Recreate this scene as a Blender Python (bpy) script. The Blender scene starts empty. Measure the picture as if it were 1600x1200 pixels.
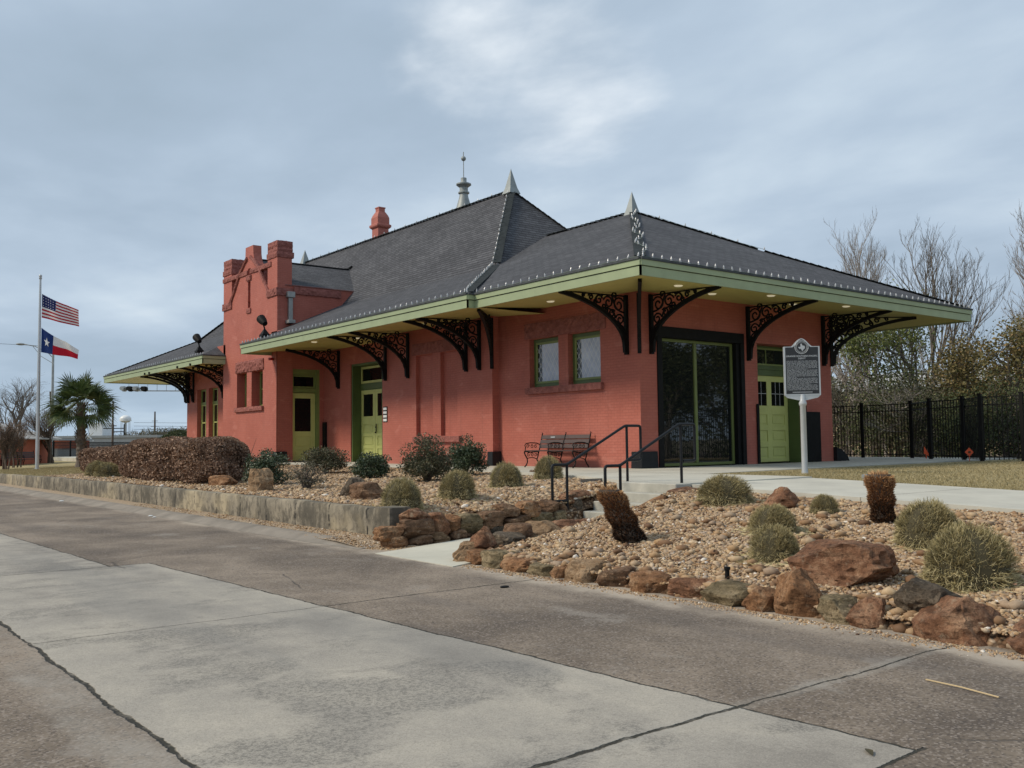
import bpy, bmesh, math, random
import numpy as np
from mathutils import Vector, Matrix, noise
S = bpy.context.scene
COL = S.collection
R_ = math.radians

# ------------------------------------------------------------------ camera
cam_d = bpy.data.cameras.new("camera"); cam = bpy.data.objects.new("camera", cam_d); COL.objects.link(cam)
M3 = Matrix(((0.7865682421133688, -0.028041913639689824, -0.6168663158076542),
             (-0.6173838648081768, -0.05536434584875069, -0.7847113817724696),
             (-0.012147591251074374, 0.9980723622504352, -0.06086046120949728)))
CAM = Vector((-17.11273712, -16.57043033, 0.71))
cam.matrix_world = Matrix.Translation(CAM) @ M3.to_4x4()
cam_d.sensor_width = 36; cam_d.lens = 1474 / 1600 * 36
cam_d.clip_start = 0.1; cam_d.clip_end = 6000
S.camera = cam
S.view_settings.view_transform = 'Standard'; S.view_settings.look = 'None'
S.view_settings.exposure = 0.22; S.view_settings.gamma = 1.0

# ------------------------------------------------------------------ sky and sun
SUN_DIR = Vector((-0.80, 0.42, 0.78)).normalized()
W = bpy.data.worlds.new("World"); S.world = W; W.use_nodes = True
wt = W.node_tree; wt.nodes.clear()
def wn(t, **k):
    n = wt.nodes.new(t)
    for a, v in k.items(): setattr(n, a, v)
    return n
sky = wn('ShaderNodeTexSky', sky_type='NISHITA', sun_disc=False)
sky.sun_elevation = math.asin(SUN_DIR.z); sky.sun_rotation = math.atan2(SUN_DIR.x, SUN_DIR.y)
sky.air_density = 1.0; sky.dust_density = 2.0
bg1 = wn('ShaderNodeBackground'); bg1.inputs[1].default_value = 0.06
wt.links.new(sky.outputs[0], bg1.inputs[0])
# overcast cloud sheet: noise over the direction projected on a flat cloud base
tc = wn('ShaderNodeTexCoord'); sep = wn('ShaderNodeSeparateXYZ'); wt.links.new(tc.outputs['Generated'], sep.inputs[0])
def wm(op, a, b=None, c=None):
    n = wn('ShaderNodeMath', operation=op)
    for i, v in enumerate((a, b, c)):
        if v is None: continue
        if isinstance(v, (int, float)): n.inputs[i].default_value = v
        else: wt.links.new(v, n.inputs[i])
    return n.outputs[0]
zz = wm('ADD', wm('MAXIMUM', sep.outputs[2], 0.0), 0.14)
cx_ = wm('DIVIDE', sep.outputs[0], zz); cy_ = wm('DIVIDE', sep.outputs[1], zz)
cmb = wn('ShaderNodeCombineXYZ'); wt.links.new(cx_, cmb.inputs[0]); wt.links.new(cy_, cmb.inputs[1])
def wnoise(scale, detail, rough, loc, sc=(1, 1, 1), rot=0.0, dist=0.0):
    mp = wn('ShaderNodeMapping'); mp.inputs['Location'].default_value = loc
    mp.inputs['Scale'].default_value = sc; mp.inputs['Rotation'].default_value = (0, 0, rot)
    wt.links.new(cmb.outputs[0], mp.inputs[0])
    n = wn('ShaderNodeTexNoise'); n.inputs['Scale'].default_value = scale
    n.inputs['Detail'].default_value = detail; n.inputs['Roughness'].default_value = rough
    n.inputs['Distortion'].default_value = dist
    wt.links.new(mp.outputs[0], n.inputs['Vector']); return n.outputs[0]
def wramp(f, els):
    r = wn('ShaderNodeValToRGB'); wt.links.new(f, r.inputs[0])
    while len(r.color_ramp.elements) < len(els): r.color_ramp.elements.new(0.5)
    for e, (p, c) in zip(r.color_ramp.elements, els):
        e.position = p; e.color = (*c, 1)
    return r.outputs[0]
def wmix(f, a, b, mode='MIX'):
    n = wn('ShaderNodeMix', data_type='RGBA', blend_type=mode)
    for s, v in ((n.inputs[0], f), (n.inputs[6], a), (n.inputs[7], b)):
        if isinstance(v, (int, float)): s.default_value = v
        elif isinstance(v, tuple): s.default_value = (*v, 1)
        else: wt.links.new(v, s)
    return n.outputs[2]
n1 = wnoise(0.62, 7, 0.50, (3.1, 1.7, 0), (1, 0.85, 1), -0.66, 0.1)
n2 = wnoise(1.7, 8, 0.52, (7.3, 2.2, 4), (1.0, 0.75, 1), -0.66, 0.15)
mixn = wm('ADD', wm('MULTIPLY', n1, 0.68), wm('MULTIPLY', n2, 0.32))
cloud = wramp(mixn, [(0.36, (0.330, 0.420, 0.515)), (0.45, (0.380, 0.475, 0.585)), (0.52, (0.445, 0.545, 0.660)), (0.59, (0.545, 0.645, 0.745)), (0.68, (0.70, 0.78, 0.84))])
# brighter thin spot in the cloud, high ahead and low to both sides
def spot(direction, lo, hi):
    d = wn('ShaderNodeVectorMath', operation='DOT_PRODUCT'); wt.links.new(tc.outputs['Generated'], d.inputs[0])
    d.inputs[1].default_value = Vector(direction).normalized()
    mr = wn('ShaderNodeMapRange', interpolation_type='SMOOTHSTEP'); wt.links.new(wm('ADD', d.outputs['Value'], wm('ADD', wm('MULTIPLY', wm('SUBTRACT', n1, 0.5), 0.020), wm('MULTIPLY', wm('SUBTRACT', n2, 0.5), 0.026))), mr.inputs[0])
    mr.inputs[1].default_value = lo; mr.inputs[2].default_value = hi
    return mr.outputs[0]
def pix_dir(x, y): return M3 @ Vector(((x - 800) / 1474, -(y - 600) / 1474, -1))
sp = wm('MULTIPLY', wm('MAXIMUM', spot(pix_dir(755, 75), 0.9935, 1.0030), spot(pix_dir(860, 110), 0.9935, 1.0030)), wm('ADD', wm('MULTIPLY', n2, 2.4), -0.25))
sp = wn('ShaderNodeClamp'), sp
wt.links.new(sp[1], sp[0].inputs[0]); sp = sp[0].outputs[0]
cloud = wmix(sp, cloud, (0.86, 0.91, 0.95))
# slightly lighter, bluer band low over the horizon
lowf = wn('ShaderNodeMapRange', interpolation_type='SMOOTHSTEP'); wt.links.new(sep.outputs[2], lowf.inputs[0])
lowf.inputs[1].default_value = 0.12; lowf.inputs[2].default_value = 0.0
cloud = wmix(wm('MULTIPLY', lowf.outputs[0], 0.55), cloud, (0.38, 0.505, 0.63))
bg2 = wn('ShaderNodeBackground'); wt.links.new(cloud, bg2.inputs[0]); bg2.inputs[1].default_value = 0.95
ads = wn('ShaderNodeAddShader'); mxs = wn('ShaderNodeMixShader'); mxs.inputs[0].default_value = 0.97
wt.links.new(bg1.outputs[0], mxs.inputs[1]); wt.links.new(bg2.outputs[0], mxs.inputs[2])
wo = wn('ShaderNodeOutputWorld'); wt.links.new(mxs.outputs[0], wo.inputs[0])
sun_d = bpy.data.lights.new("sun", 'SUN'); sun_d.energy = 2.5; sun_d.angle = R_(12); sun_d.color = (1.0, 0.885, 0.72)
sun = bpy.data.objects.new("sun", sun_d); COL.objects.link(sun)
sun.rotation_euler = SUN_DIR.to_track_quat('Z', 'Y').to_euler()

# ------------------------------------------------------------------ material helpers
class NT:
    def __init__(s, name):
        s.m = bpy.data.materials.new(name); s.m.use_nodes = True; s.t = s.m.node_tree; s.t.nodes.clear()
        s.out = s.n('ShaderNodeOutputMaterial'); s.b = s.n('ShaderNodeBsdfPrincipled'); s.l(s.b.outputs[0], s.out.inputs[0])
    def n(s, t, **k):
        x = s.t.nodes.new(t)
        for a, v in k.items(): setattr(x, a, v)
        return x
    def l(s, a, b): s.t.links.new(a, b)
    def v(s, sock, val):
        if isinstance(val, (int, float)): sock.default_value = val
        elif isinstance(val, tuple): sock.default_value = (*val, 1) if len(val) == 3 and len(sock.default_value) == 4 else val
        else: s.l(val, sock)
    def pos(s): 
        if not hasattr(s, '_g'): s._g = s.n('ShaderNodeNewGeometry')
        return s._g.outputs['Position']
    def obj(s): return s.n('ShaderNodeTexCoord').outputs['Object']
    def uv(s): return s.n('ShaderNodeTexCoord').outputs['UV']
    def xyz(s, vec):
        x = s.n('ShaderNodeSeparateXYZ'); s.l(vec, x.inputs[0]); return x.outputs
    def comb(s, x, y, z=0.0):
        c = s.n('ShaderNodeCombineXYZ'); s.v(c.inputs[0], x); s.v(c.inputs[1], y); s.v(c.inputs[2], z); return c.outputs[0]
    def m_(s, op, a, b=None, c=None, clamp=False):
        x = s.n('ShaderNodeMath', operation=op, use_clamp=clamp)
        for i, q in enumerate((a, b, c)):
            if q is not None: s.v(x.inputs[i], q)
        return x.outputs[0]
    def noise(s, vec, scale, detail=4, rough=0.55, dist=0.0, col=False):
        x = s.n('ShaderNodeTexNoise'); s.l(vec, x.inputs['Vector']); x.inputs['Scale'].default_value = scale
        x.inputs['Detail'].default_value = detail; x.inputs['Roughness'].default_value = rough; x.inputs['Distortion'].default_value = dist
        return x.outputs[1 if col else 0]
    def vor(s, vec, scale, feature='F1', out='Distance', rnd=1.0):
        x = s.n('ShaderNodeTexVoronoi', feature=feature); s.l(vec, x.inputs['Vector']); x.inputs['Scale'].default_value = scale
        x.inputs['Randomness'].default_value = rnd
        return x.outputs[out]
    def maprange(s, f, a, b, c=0.0, d=1.0, smooth=False):
        x = s.n('ShaderNodeMapRange'); 
        if smooth: x.interpolation_type = 'SMOOTHSTEP'
        s.v(x.inputs[0], f); s.v(x.inputs[1], a); s.v(x.inputs[2], b); s.v(x.inputs[3], c); s.v(x.inputs[4], d); return x.outputs[0]
    def ramp(s, f, els, interp='LINEAR'):
        r = s.n('ShaderNodeValToRGB'); s.v(r.inputs[0], f); r.color_ramp.interpolation = interp
        while len(r.color_ramp.elements) < len(els): r.color_ramp.elements.new(0.5)
        for e, (p, c) in zip(r.color_ramp.elements, els): e.position = p; e.color = (*c, 1)
        return r.outputs[0]
    def mix(s, f, a, b, mode='MIX'):
        x = s.n('ShaderNodeMix', data_type='RGBA', blend_type=mode)
        s.v(x.inputs[0], f); s.v(x.inputs[6], a); s.v(x.inputs[7], b); return x.outputs[2]
    def scale(s, vec, sc):
        x = s.n('ShaderNodeMapping'); s.l(vec, x.inputs[0]); x.inputs['Scale'].default_value = sc; return x.outputs[0]
    def bump(s, h, strength, dist, prev=None):
        x = s.n('ShaderNodeBump'); x.inputs['Strength'].default_value = strength; x.inputs['Distance'].default_value = dist
        s.v(x.inputs['Height'], h)
        if prev is not None: s.l(prev, x.inputs['Normal'])
        return x.outputs[0]
    def fin(s, color, rough=0.7, normal=None, spec=0.5, metal=0.0):
        s.v(s.b.inputs['Base Color'], color); s.v(s.b.inputs['Roughness'], rough)
        s.b.inputs['Specular IOR Level'].default_value = spec; s.b.inputs['Metallic'].default_value = metal
        if normal is not None: s.l(normal, s.b.inputs['Normal'])
        return s.m
MATS = {}
def simple(name, c, rough=0.6, var=0.12, nscale=3.0, bump=0.0, bscale=40.0, metal=0.0, spec=0.5):
    t = NT(name); o = t.obj()
    f = t.noise(o, nscale, 5, 0.6)
    lo = tuple(x * (1 - var) for x in c); hi = tuple(min(1, x * (1 + var)) for x in c)
    colr = t.ramp(f, [(0.3, lo), (0.7, hi)])
    nrm = t.bump(t.noise(o, bscale, 3, 0.6), bump, 0.01) if bump else None
    return t.fin(colr, rough, nrm, spec, metal)

def mat_brick():
    t = NT('painted_brick'); p = t.pos(); x, y, z = t.xyz(p)
    u = t.m_('ADD', x, y)
    b = t.n('ShaderNodeTexBrick'); b.inputs['Scale'].default_value = 1.0
    t.l(t.comb(u, z), b.inputs['Vector'])
    b.inputs['Brick Width'].default_value = 0.21; b.inputs['Row Height'].default_value = 0.074
    b.inputs['Mortar Size'].default_value = 0.006; b.inputs['Mortar Smooth'].default_value = 0.4; b.inputs['Bias'].default_value = 0.0
    b.inputs['Color1'].default_value = (0, 0, 0, 1); b.inputs['Color2'].default_value = (1, 1, 1, 1); b.inputs['Mortar'].default_value = (0.5, 0.5, 0.5, 1)
    big = t.noise(p, 0.8, 5, 0.6); fine = t.noise(p, 14, 4, 0.6)
    base = t.ramp(big, [(0.25, (0.355, 0.100, 0.070)), (0.5, (0.405, 0.118, 0.084)), (0.75, (0.45, 0.145, 0.106))])
    base = t.mix(t.m_('MULTIPLY', b.outputs['Color'], 0.16), base, (0.54, 0.19, 0.14))
    strk = t.maprange(t.noise(t.comb(t.m_('MULTIPLY', u, 2.2), t.m_('MULTIPLY', z, 0.22)), 2.0, 6, 0.7), 0.52, 0.70, 0, 0.30, True); base = t.mix(strk, base, (0.25, 0.085, 0.065))
    base = t.mix(t.m_('MULTIPLY', b.outputs['Fac'], 0.42), base, (0.25, 0.07, 0.052))
    base = t.mix(t.maprange(fine, 0.62, 0.8, 0.0, 0.25), base, (0.60, 0.28, 0.23))
    # dust and splash dirt low on the wall, chalky patches
    low = t.m_('MULTIPLY', t.maprange(t.m_('ADD', z, t.m_('MULTIPLY', big, 0.5)), 0.15, 0.7, 0.35, 0.0), fine)
    base = t.mix(low, base, (0.42, 0.24, 0.19))
    patch = t.maprange(t.noise(t.scale(p, (1, 1, 2.2)), 1.3, 3, 0.5, 0.6), 0.60, 0.72, 0.0, 0.28, True)
    base = t.mix(patch, base, (0.60, 0.25, 0.20))
    h = t.m_('ADD', t.m_('MULTIPLY', b.outputs['Fac'], -1.0), t.m_('MULTIPLY', fine, 0.35))
    n = t.bump(h, 0.6, 0.008)
    return t.fin(base, 0.62, n, 0.35)
def mat_stone_trim():
    t = NT('painted_rough_stone'); p = t.pos()
    a = t.noise(p, 6, 8, 0.7); v = t.vor(p, 9)
    c = t.ramp(a, [(0.25, (0.17, 0.062, 0.054)), (0.5, (0.28, 0.105, 0.088)), (0.78, (0.42, 0.17, 0.14))])
    n = t.bump(t.m_('ADD', a, t.m_('MULTIPLY', v, 0.5)), 0.9, 0.05)
    return t.fin(c, 0.85, n, 0.2)
def mat_shingle(name='asphalt_shingle', rowh=0.145):
    t = NT(name); uv = t.uv()
    b = t.n('ShaderNodeTexBrick'); b.inputs['Scale'].default_value = 1.0; t.l(uv, b.inputs['Vector'])
    b.inputs['Brick Width'].default_value = 0.32; b.inputs['Row Height'].default_value = rowh
    b.inputs['Mortar Size'].default_value = 0.010; b.inputs['Mortar Smooth'].default_value = 0.2
    b.inputs['Color1'].default_value = (0, 0, 0, 1); b.inputs['Color2'].default_value = (1, 1, 1, 1); b.inputs['Mortar'].default_value = (0.5,) * 3 + (1,)
    b.offset = 0.37; b.offset_frequency = 2
    x, y, z = t.xyz(uv)
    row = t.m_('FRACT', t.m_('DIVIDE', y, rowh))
    big = t.noise(uv, 0.35, 5, 0.6); fine = t.noise(uv, 60, 2, 0.7)
    base = t.ramp(t.m_('ADD', t.m_('MULTIPLY', b.outputs['Color'], 0.34), t.m_('MULTIPLY', big, 0.66)),
                  [(0.15, (0.048, 0.049, 0.054)), (0.5, (0.080, 0.081, 0.089)), (0.85, (0.125, 0.126, 0.136))])
    base = t.mix(t.m_('MULTIPLY', b.outputs['Fac'], 0.85), base, (0.014, 0.014, 0.016))
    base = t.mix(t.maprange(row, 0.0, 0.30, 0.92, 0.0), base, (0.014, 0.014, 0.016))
    base = t.mix(t.maprange(fine, 0.55, 0.8, 0, 0.35), base, (0.16, 0.16, 0.17))
    n = t.bump(t.m_('ADD', t.m_('MULTIPLY', row, -1.0), t.m_('MULTIPLY', fine, 0.15)), 0.9, 0.02)
    return t.fin(base, 0.9, n, 0.25)
def mat_road():
    t = NT('worn_concrete_road'); p = t.pos(); x, y, z = t.xyz(p)
    wob = t.m_('MULTIPLY', t.m_('SUBTRACT', t.noise(p, 1.6, 5, 0.65), 0.5), 0.10)
    wob2 = t.m_('MULTIPLY', t.m_('SUBTRACT', t.noise(p, 7.0, 4, 0.7), 0.5), 0.05)
    w = t.m_('ADD', wob, wob2)
    xs = t.m_('ADD', x, w); ys = t.m_('ADD', y, w)
    edgeA = t.m_('ADD', t.m_('MULTIPLY', t.m_('ADD', ys, 4.4), -0.049), -13.35)
    edgeB = t.m_('ADD', t.m_('MULTIPLY', t.m_('ADD', ys, 4.4), -0.03), -13.80)
    far = t.m_('GREATER_THAN', ys, -4.4)
    edge = t.m_('ADD', t.m_('MULTIPLY', far, edgeB), t.m_('MULTIPLY', t.m_('SUBTRACT', 1.0, far), edgeA))
    de = t.m_('SUBTRACT', xs, edge)
    light = t.m_('MULTIPLY', t.m_('LESS_THAN', de, 0.0), t.m_('GREATER_THAN', xs, -15.55))
    light = t.m_('MULTIPLY', light, t.m_('GREATER_THAN', ys, -14.2))
    # exposed aggregate (brown) and smooth light concrete
    agg = t.vor(p, 75, out='Color'); ag = t.xyz(agg)[0]
    big = t.noise(p, 0.55, 6, 0.62, 0.4); mid = t.noise(t.scale(p, (0.8, 0.55, 1)), 1.9, 6, 0.68); fine = t.noise(p, 90, 3, 0.75); gr = t.noise(p, 34, 5, 0.8)
    brown = t.ramp(big, [(0.30, (0.092, 0.074, 0.060)), (0.5, (0.172, 0.138, 0.106)), (0.68, (0.28, 0.228, 0.176))])
    brown = t.mix(t.maprange(ag, 0.72, 0.95, 0.0, 0.5), brown, (0.36, 0.31, 0.27))
    brown = t.mix(t.maprange(ag, 0.25, 0.05, 0.0, 0.6), brown, (0.055, 0.047, 0.045))
    brown = t.mix(t.maprange(t.m_('SUBTRACT', mid, t.m_('MULTIPLY', gr, 0.4)), 0.36, 0.5, 0, 0.5, True), brown, (0.30, 0.27, 0.235))
    lite = t.ramp(t.m_('ADD', t.m_('MULTIPLY', big, 0.5), t.m_('MULTIPLY', mid, 0.5)),
                  [(0.36, (0.235, 0.214, 0.186)), (0.50, (0.345, 0.316, 0.272)), (0.64, (0.45, 0.408, 0.34))])
    band = t.noise(t.scale(p, (0.72, 1.05, 1)), 1.0, 6, 0.62, 0.3)
    wear = t.maprange(band, 0.49, 0.60, 0.0, 1.0, True)
    sp1 = t.noise(p, 46, 4, 0.82); sp2 = t.noise(p, 110, 3, 0.8)
    pits = t.maprange(sp1, 0.47, 0.58, 0.0, 1.0)
    lite = t.mix(t.m_('MULTIPLY', wear, 0.30), lite, (0.17, 0.163, 0.148))
    lite = t.mix(t.m_('MULTIPLY', t.maprange(wear, 0, 1, 0.22, 1.0), t.m_('MULTIPLY', pits, 0.62)), lite, (0.095, 0.09, 0.082))
    lite = t.mix(t.m_('MULTIPLY', t.maprange(sp2, 0.54, 0.66), 0.5), lite, (0.12, 0.112, 0.10))
    lite = t.mix(t.m_('MULTIPLY', t.maprange(sp2, 0.44, 0.34), 0.35), lite, (0.56, 0.53, 0.46))
    tyre = t.maprange(t.noise(t.scale(p, (1.5, 0.30, 1)), 0.8, 4, 0.5), 0.52, 0.68, 0.0, 0.30, True)
    lite = t.mix(tyre, lite, (0.165, 0.165, 0.16)); brown = t.mix(tyre, brown, (0.085, 0.076, 0.074))
    col = t.mix(light, brown, lite)
    # pale dusty margin next to the stone edging and the kerb
    mar = t.m_('MULTIPLY', t.maprange(t.m_('ADD', x, t.m_('MULTIPLY', wob, 6.0)), -11.05, -10.70, 0.0, 1.0, True), t.maprange(t.m_('ADD', mid, t.m_('MULTIPLY', gr, .3)), 0.5, 0.72, 0.15, 0.9))
    col = t.mix(mar, col, (0.42, 0.36, 0.29))
    def line(d, wdt): return t.maprange(t.m_('ABSOLUTE', d), wdt, (wdt * 0.45 if isinstance(wdt, float) else t.m_('MULTIPLY', wdt, 0.45)), 0.0, 1.0, True)
    jn = [t.m_('MULTIPLY', line(t.m_('ADD', xs, 15.55), t.maprange(t.noise(p, 2.3, 3, 0.6), 0.3, 0.7, 0.008, 0.030)), t.m_('LESS_THAN', xs, 0)),
          t.m_('MULTIPLY', line(de, 0.013), t.m_('GREATER_THAN', ys, -14.2)),
          t.m_('MULTIPLY', line(t.m_('ADD', ys, 13.2), 0.020), t.m_('LESS_THAN', x, -12.85)),
          t.m_('MULTIPLY', line(t.m_('ADD', ys, 13.2), 0.010), t.m_('LESS_THAN', x, -10.5)),
          t.m_('MULTIPLY', line(t.m_('ADD', t.m_('ADD', ys, wob), 8.75), 0.016), t.m_('GREATER_THAN', x, -13.15)),
          t.m_('MULTIPLY', line(t.m_('ADD', ys, 8.75), 0.007), t.m_('GREATER_THAN', x, -15.6)),
          t.m_('MULTIPLY', line(t.m_('ADD', ys, 4.4), 0.016), t.m_('LESS_THAN', x, -13.3)),
          t.m_('MULTIPLY', line(t.m_('ADD', ys, 14.2), 0.015), t.m_('MULTIPLY', t.m_('LESS_THAN', x, -12.8), t.m_('GREATER_THAN', x, -15.55)))]
    j = jn[0]
    for q in jn[1:]: j = t.m_('MAXIMUM', j, q)
    halo = t.m_('MAXIMUM', line(t.m_('ADD', ys, 13.2), 0.09), line(t.m_('ADD', xs, 15.72), 0.22))
    col = t.mix(t.m_('MULTIPLY', t.m_('MULTIPLY', halo, t.maprange(mid, 0.4, 0.6)), 0.35), col, (0.36, 0.34, 0.30))
    # hairline cracks
    cr = t.vor(t.mix(0.1, p, t.noise(p, 2.0, 4, 0.6, 0, True)), 0.42, 'DISTANCE_TO_EDGE')
    crm = t.m_('MULTIPLY', t.maprange(cr, 0.006, 0.002, 0.0, 1.0), t.maprange(t.noise(p, 0.7, 2), 0.58, 0.66, 0, 0.55))
    col = t.mix(crm, col, (0.07, 0.062, 0.055))
    col = t.mix(t.m_('MULTIPLY', j, t.maprange(t.noise(p, 9, 3, 0.6), 0.3, 0.5, 0.55, 1.0)), col, (0.040, 0.038, 0.030))
    h = t.m_('ADD', t.m_('MULTIPLY', ag, 0.35), t.m_('MULTIPLY', gr, 0.5))
    n = t.bump(h, 0.55, 0.006); n = t.bump(t.m_('MULTIPLY', t.m_('ADD', j, crm), -1.0), 0.8, 0.02, n)
    return t.fin(col, 0.9, n, 0.25)
def mat_concrete(name, lo, hi, nsc=1.2, stain=0.0, streak=0.0):
    t = NT(name); p = t.pos(); x, y, z = t.xyz(p)
    big = t.noise(p, nsc, 6, 0.65); fine = t.noise(p, 60, 4, 0.75); u = t.m_('ADD', x, y)
    c = t.ramp(big, [(0.3, lo), (0.7, hi)])
    c = t.mix(t.maprange(fine, 0.55, 0.8, 0, 0.4), c, tuple(v * 0.55 for v in lo))
    if stain:
        st = t.noise(t.comb(t.m_('MULTIPLY', u, 1.0), t.m_('MULTIPLY', z, 0.45)), 3.2, 7, 0.75)
        c = t.mix(t.maprange(st, 0.43, 0.58, 0, stain, True), c, (0.085, 0.077, 0.062))
        st2 = t.noise(p, 0.5, 4, 0.6); c = t.mix(t.maprange(st2, 0.5, 0.66, 0, 0.6, True), c, (0.50, 0.42, 0.28)); wm_ = t.m_('MULTIPLY', t.maprange(t.noise(t.comb(t.m_('MULTIPLY', u, 1.0), t.m_('MULTIPLY', z, 1.2)), 5.5, 6, 0.7, 0.5), 0.50, 0.56, 0, 0.55, True), t.maprange(z, -0.75, -0.3, 1.0, 0.3)); c = t.mix(wm_, c, (0.06, 0.055, 0.045))
    if streak:
        s1 = t.m_('FRACT', t.m_('DIVIDE', t.m_('ADD', u, t.m_('MULTIPLY', t.noise(p, 3, 3), 0.12)), 1.22))
        ln = t.m_('MULTIPLY', t.maprange(t.m_('ABSOLUTE', t.m_('SUBTRACT', s1, 0.5)), 0.03, 0.008, 0, 1, True), t.maprange(t.noise(t.comb(u, t.m_('MULTIPLY', z, 3)), 2.4, 4), 0.42, 0.55))
        c = t.mix(t.m_('MULTIPLY', ln, streak), c, (0.03, 0.028, 0.025))
    n = t.bump(t.m_('ADD', big, t.m_('MULTIPLY', fine, 0.4)), 0.5, 0.012)
    return t.fin(c, 0.88, n, 0.25)
def mat_tone(name, lo, mid, hi, rough=0.8, bumpsc=0, spec=0.3, trans=0.0):
    # colour picked per stone, leaf or blade by the mesh attribute "tone"
    t = NT(name); a = t.n('ShaderNodeAttribute', attribute_name='tone')
    c = t.ramp(a.outputs['Fac'], [(0.0, lo), (0.5, mid), (1.0, hi)])
    n = None
    if bumpsc:
        p = t.pos(); f = t.noise(p, bumpsc, 4, 0.7); c = t.mix(t.maprange(f, 0.35, 0.7, 0.45, 0.0), c, tuple(v * 0.45 for v in lo)); n = t.bump(f, 0.5, 0.01)
    t.fin(c, rough, n, spec)
    if trans:
        tr = t.n('ShaderNodeBsdfTranslucent'); t.v(tr.inputs[0], c); ms = t.n('ShaderNodeMixShader'); ms.inputs[0].default_value = trans
        t.l(t.b.outputs[0], ms.inputs[1]); t.l(tr.outputs[0], ms.inputs[2]); t.l(ms.outputs[0], t.out.inputs[0])
    return t.m
def mat_pebble():
    t = NT('river_pebble'); a = t.n('ShaderNodeAttribute', attribute_name='tone')
    c = t.ramp(a.outputs['Fac'], [(0.0, (0.075, 0.042, 0.026)), (0.13, (0.22, 0.125, 0.065)), (0.34, (0.42, 0.275, 0.145)), (0.48, (0.33, 0.25, 0.18)), (0.62, (0.56, 0.41, 0.24)),
                                  (0.83, (0.54, 0.42, 0.29)), (0.92, (0.36, 0.32, 0.29)), (1.0, (0.78, 0.72, 0.63))])
    p = t.pos(); f = t.noise(p, 45, 4, 0.7); c = t.mix(t.maprange(f, 0.3, 0.6, 0.4, 0), c, (0.17, 0.09, 0.05))
    return t.fin(c, 0.75, None, 0.3)
def mat_bed():
    t = NT('gravel_soil'); p = t.pos()
    v = t.xyz(t.vor(p, 22, out='Color'))[0]; d = t.vor(p, 22)
    c = t.ramp(v, [(0.0, (0.10, 0.055, 0.032)), (0.4, (0.26, 0.155, 0.09)), (0.8, (0.38, 0.26, 0.16)), (1.0, (0.5, 0.4, 0.3))])
    c = t.mix(t.maprange(d, 0.3, 0.65, 0, 0.85), c, (0.06, 0.035, 0.02))
    n = t.bump(t.m_('MULTIPLY', d, -1.0), 1.0, 0.03)
    return t.fin(c, 0.9, n, 0.2)
def mat_lawn():
    t = NT('dormant_lawn'); p = t.pos()
    a = t.noise(p, 0.5, 5, 0.6); f = t.noise(p, 55, 4, 0.8); m = t.noise(p, 6, 4, 0.7)
    c = t.ramp(t.m_('ADD', t.m_('MULTIPLY', a, 0.4), t.m_('MULTIPLY', m, 0.6)), [(0.3, (0.24, 0.205, 0.10)), (0.5, (0.42, 0.345, 0.19)), (0.7, (0.55, 0.46, 0.28))])
    c = t.mix(t.maprange(f, 0.35, 0.55, 0.4, 0), c, (0.16, 0.13, 0.06))
    return t.fin(c, 0.95, t.bump(f, 0.9, 0.03), 0.1)
def mat_rock(name, a, b, c_):
    t = NT(name); p = t.pos(); o = t.n('ShaderNodeObjectInfo').outputs['Random']
    q = t.n('ShaderNodeVectorMath', operation='ADD'); t.l(p, q.inputs[0]); t.l(t.comb(t.m_('MULTIPLY', o, 31.0), t.m_('MULTIPLY', o, 17.0)), q.inputs[1]); p = q.outputs[0]
    n1 = t.noise(p, 4.0, 8, 0.7, 0.6); n2 = t.noise(p, 24, 7, 0.78); n3 = t.noise(p, 70, 3, 0.7); lay = t.noise(t.scale(p, (1.5, 1.5, 8)), 2.4, 6, 0.7)
    c = t.ramp(n1, [(0.32, a), (0.5, b), (0.66, c_)])
    c = t.mix(t.maprange(lay, 0.50, 0.62, 0, 0.6, True), c, tuple(v * 0.5 for v in a))
    c = t.mix(t.maprange(t.noise(p, 9, 6, 0.75), 0.57, 0.68, 0, 0.55), c, (0.42, 0.34, 0.24))
    c = t.mix(t.maprange(n2, 0.34, 0.50, 0.8, 0), c, tuple(v * 0.30 for v in a))
    c = t.mix(t.maprange(n3, 0.30, 0.5, 0.4, 0), c, tuple(v * 0.5 for v in a))
    n = t.bump(t.m_('ADD', t.m_('MULTIPLY', lay, 0.6), t.m_('MULTIPLY', n2, 0.8)), 1.0, 0.035); n = t.bump(n3, 0.5, 0.006, n)
    return t.fin(c, 0.9, n, 0.2)
def mat_glass(name='dark_glass', c=(0.012, 0.014, 0.014), rough=0.03, spec=0.6, wav=0.0):
    t = NT(name); n = t.bump(t.noise(t.pos(), 1.3, 2, 0.5), wav, 0.02) if wav else None
    return t.fin(c, rough, n, spec)
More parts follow.
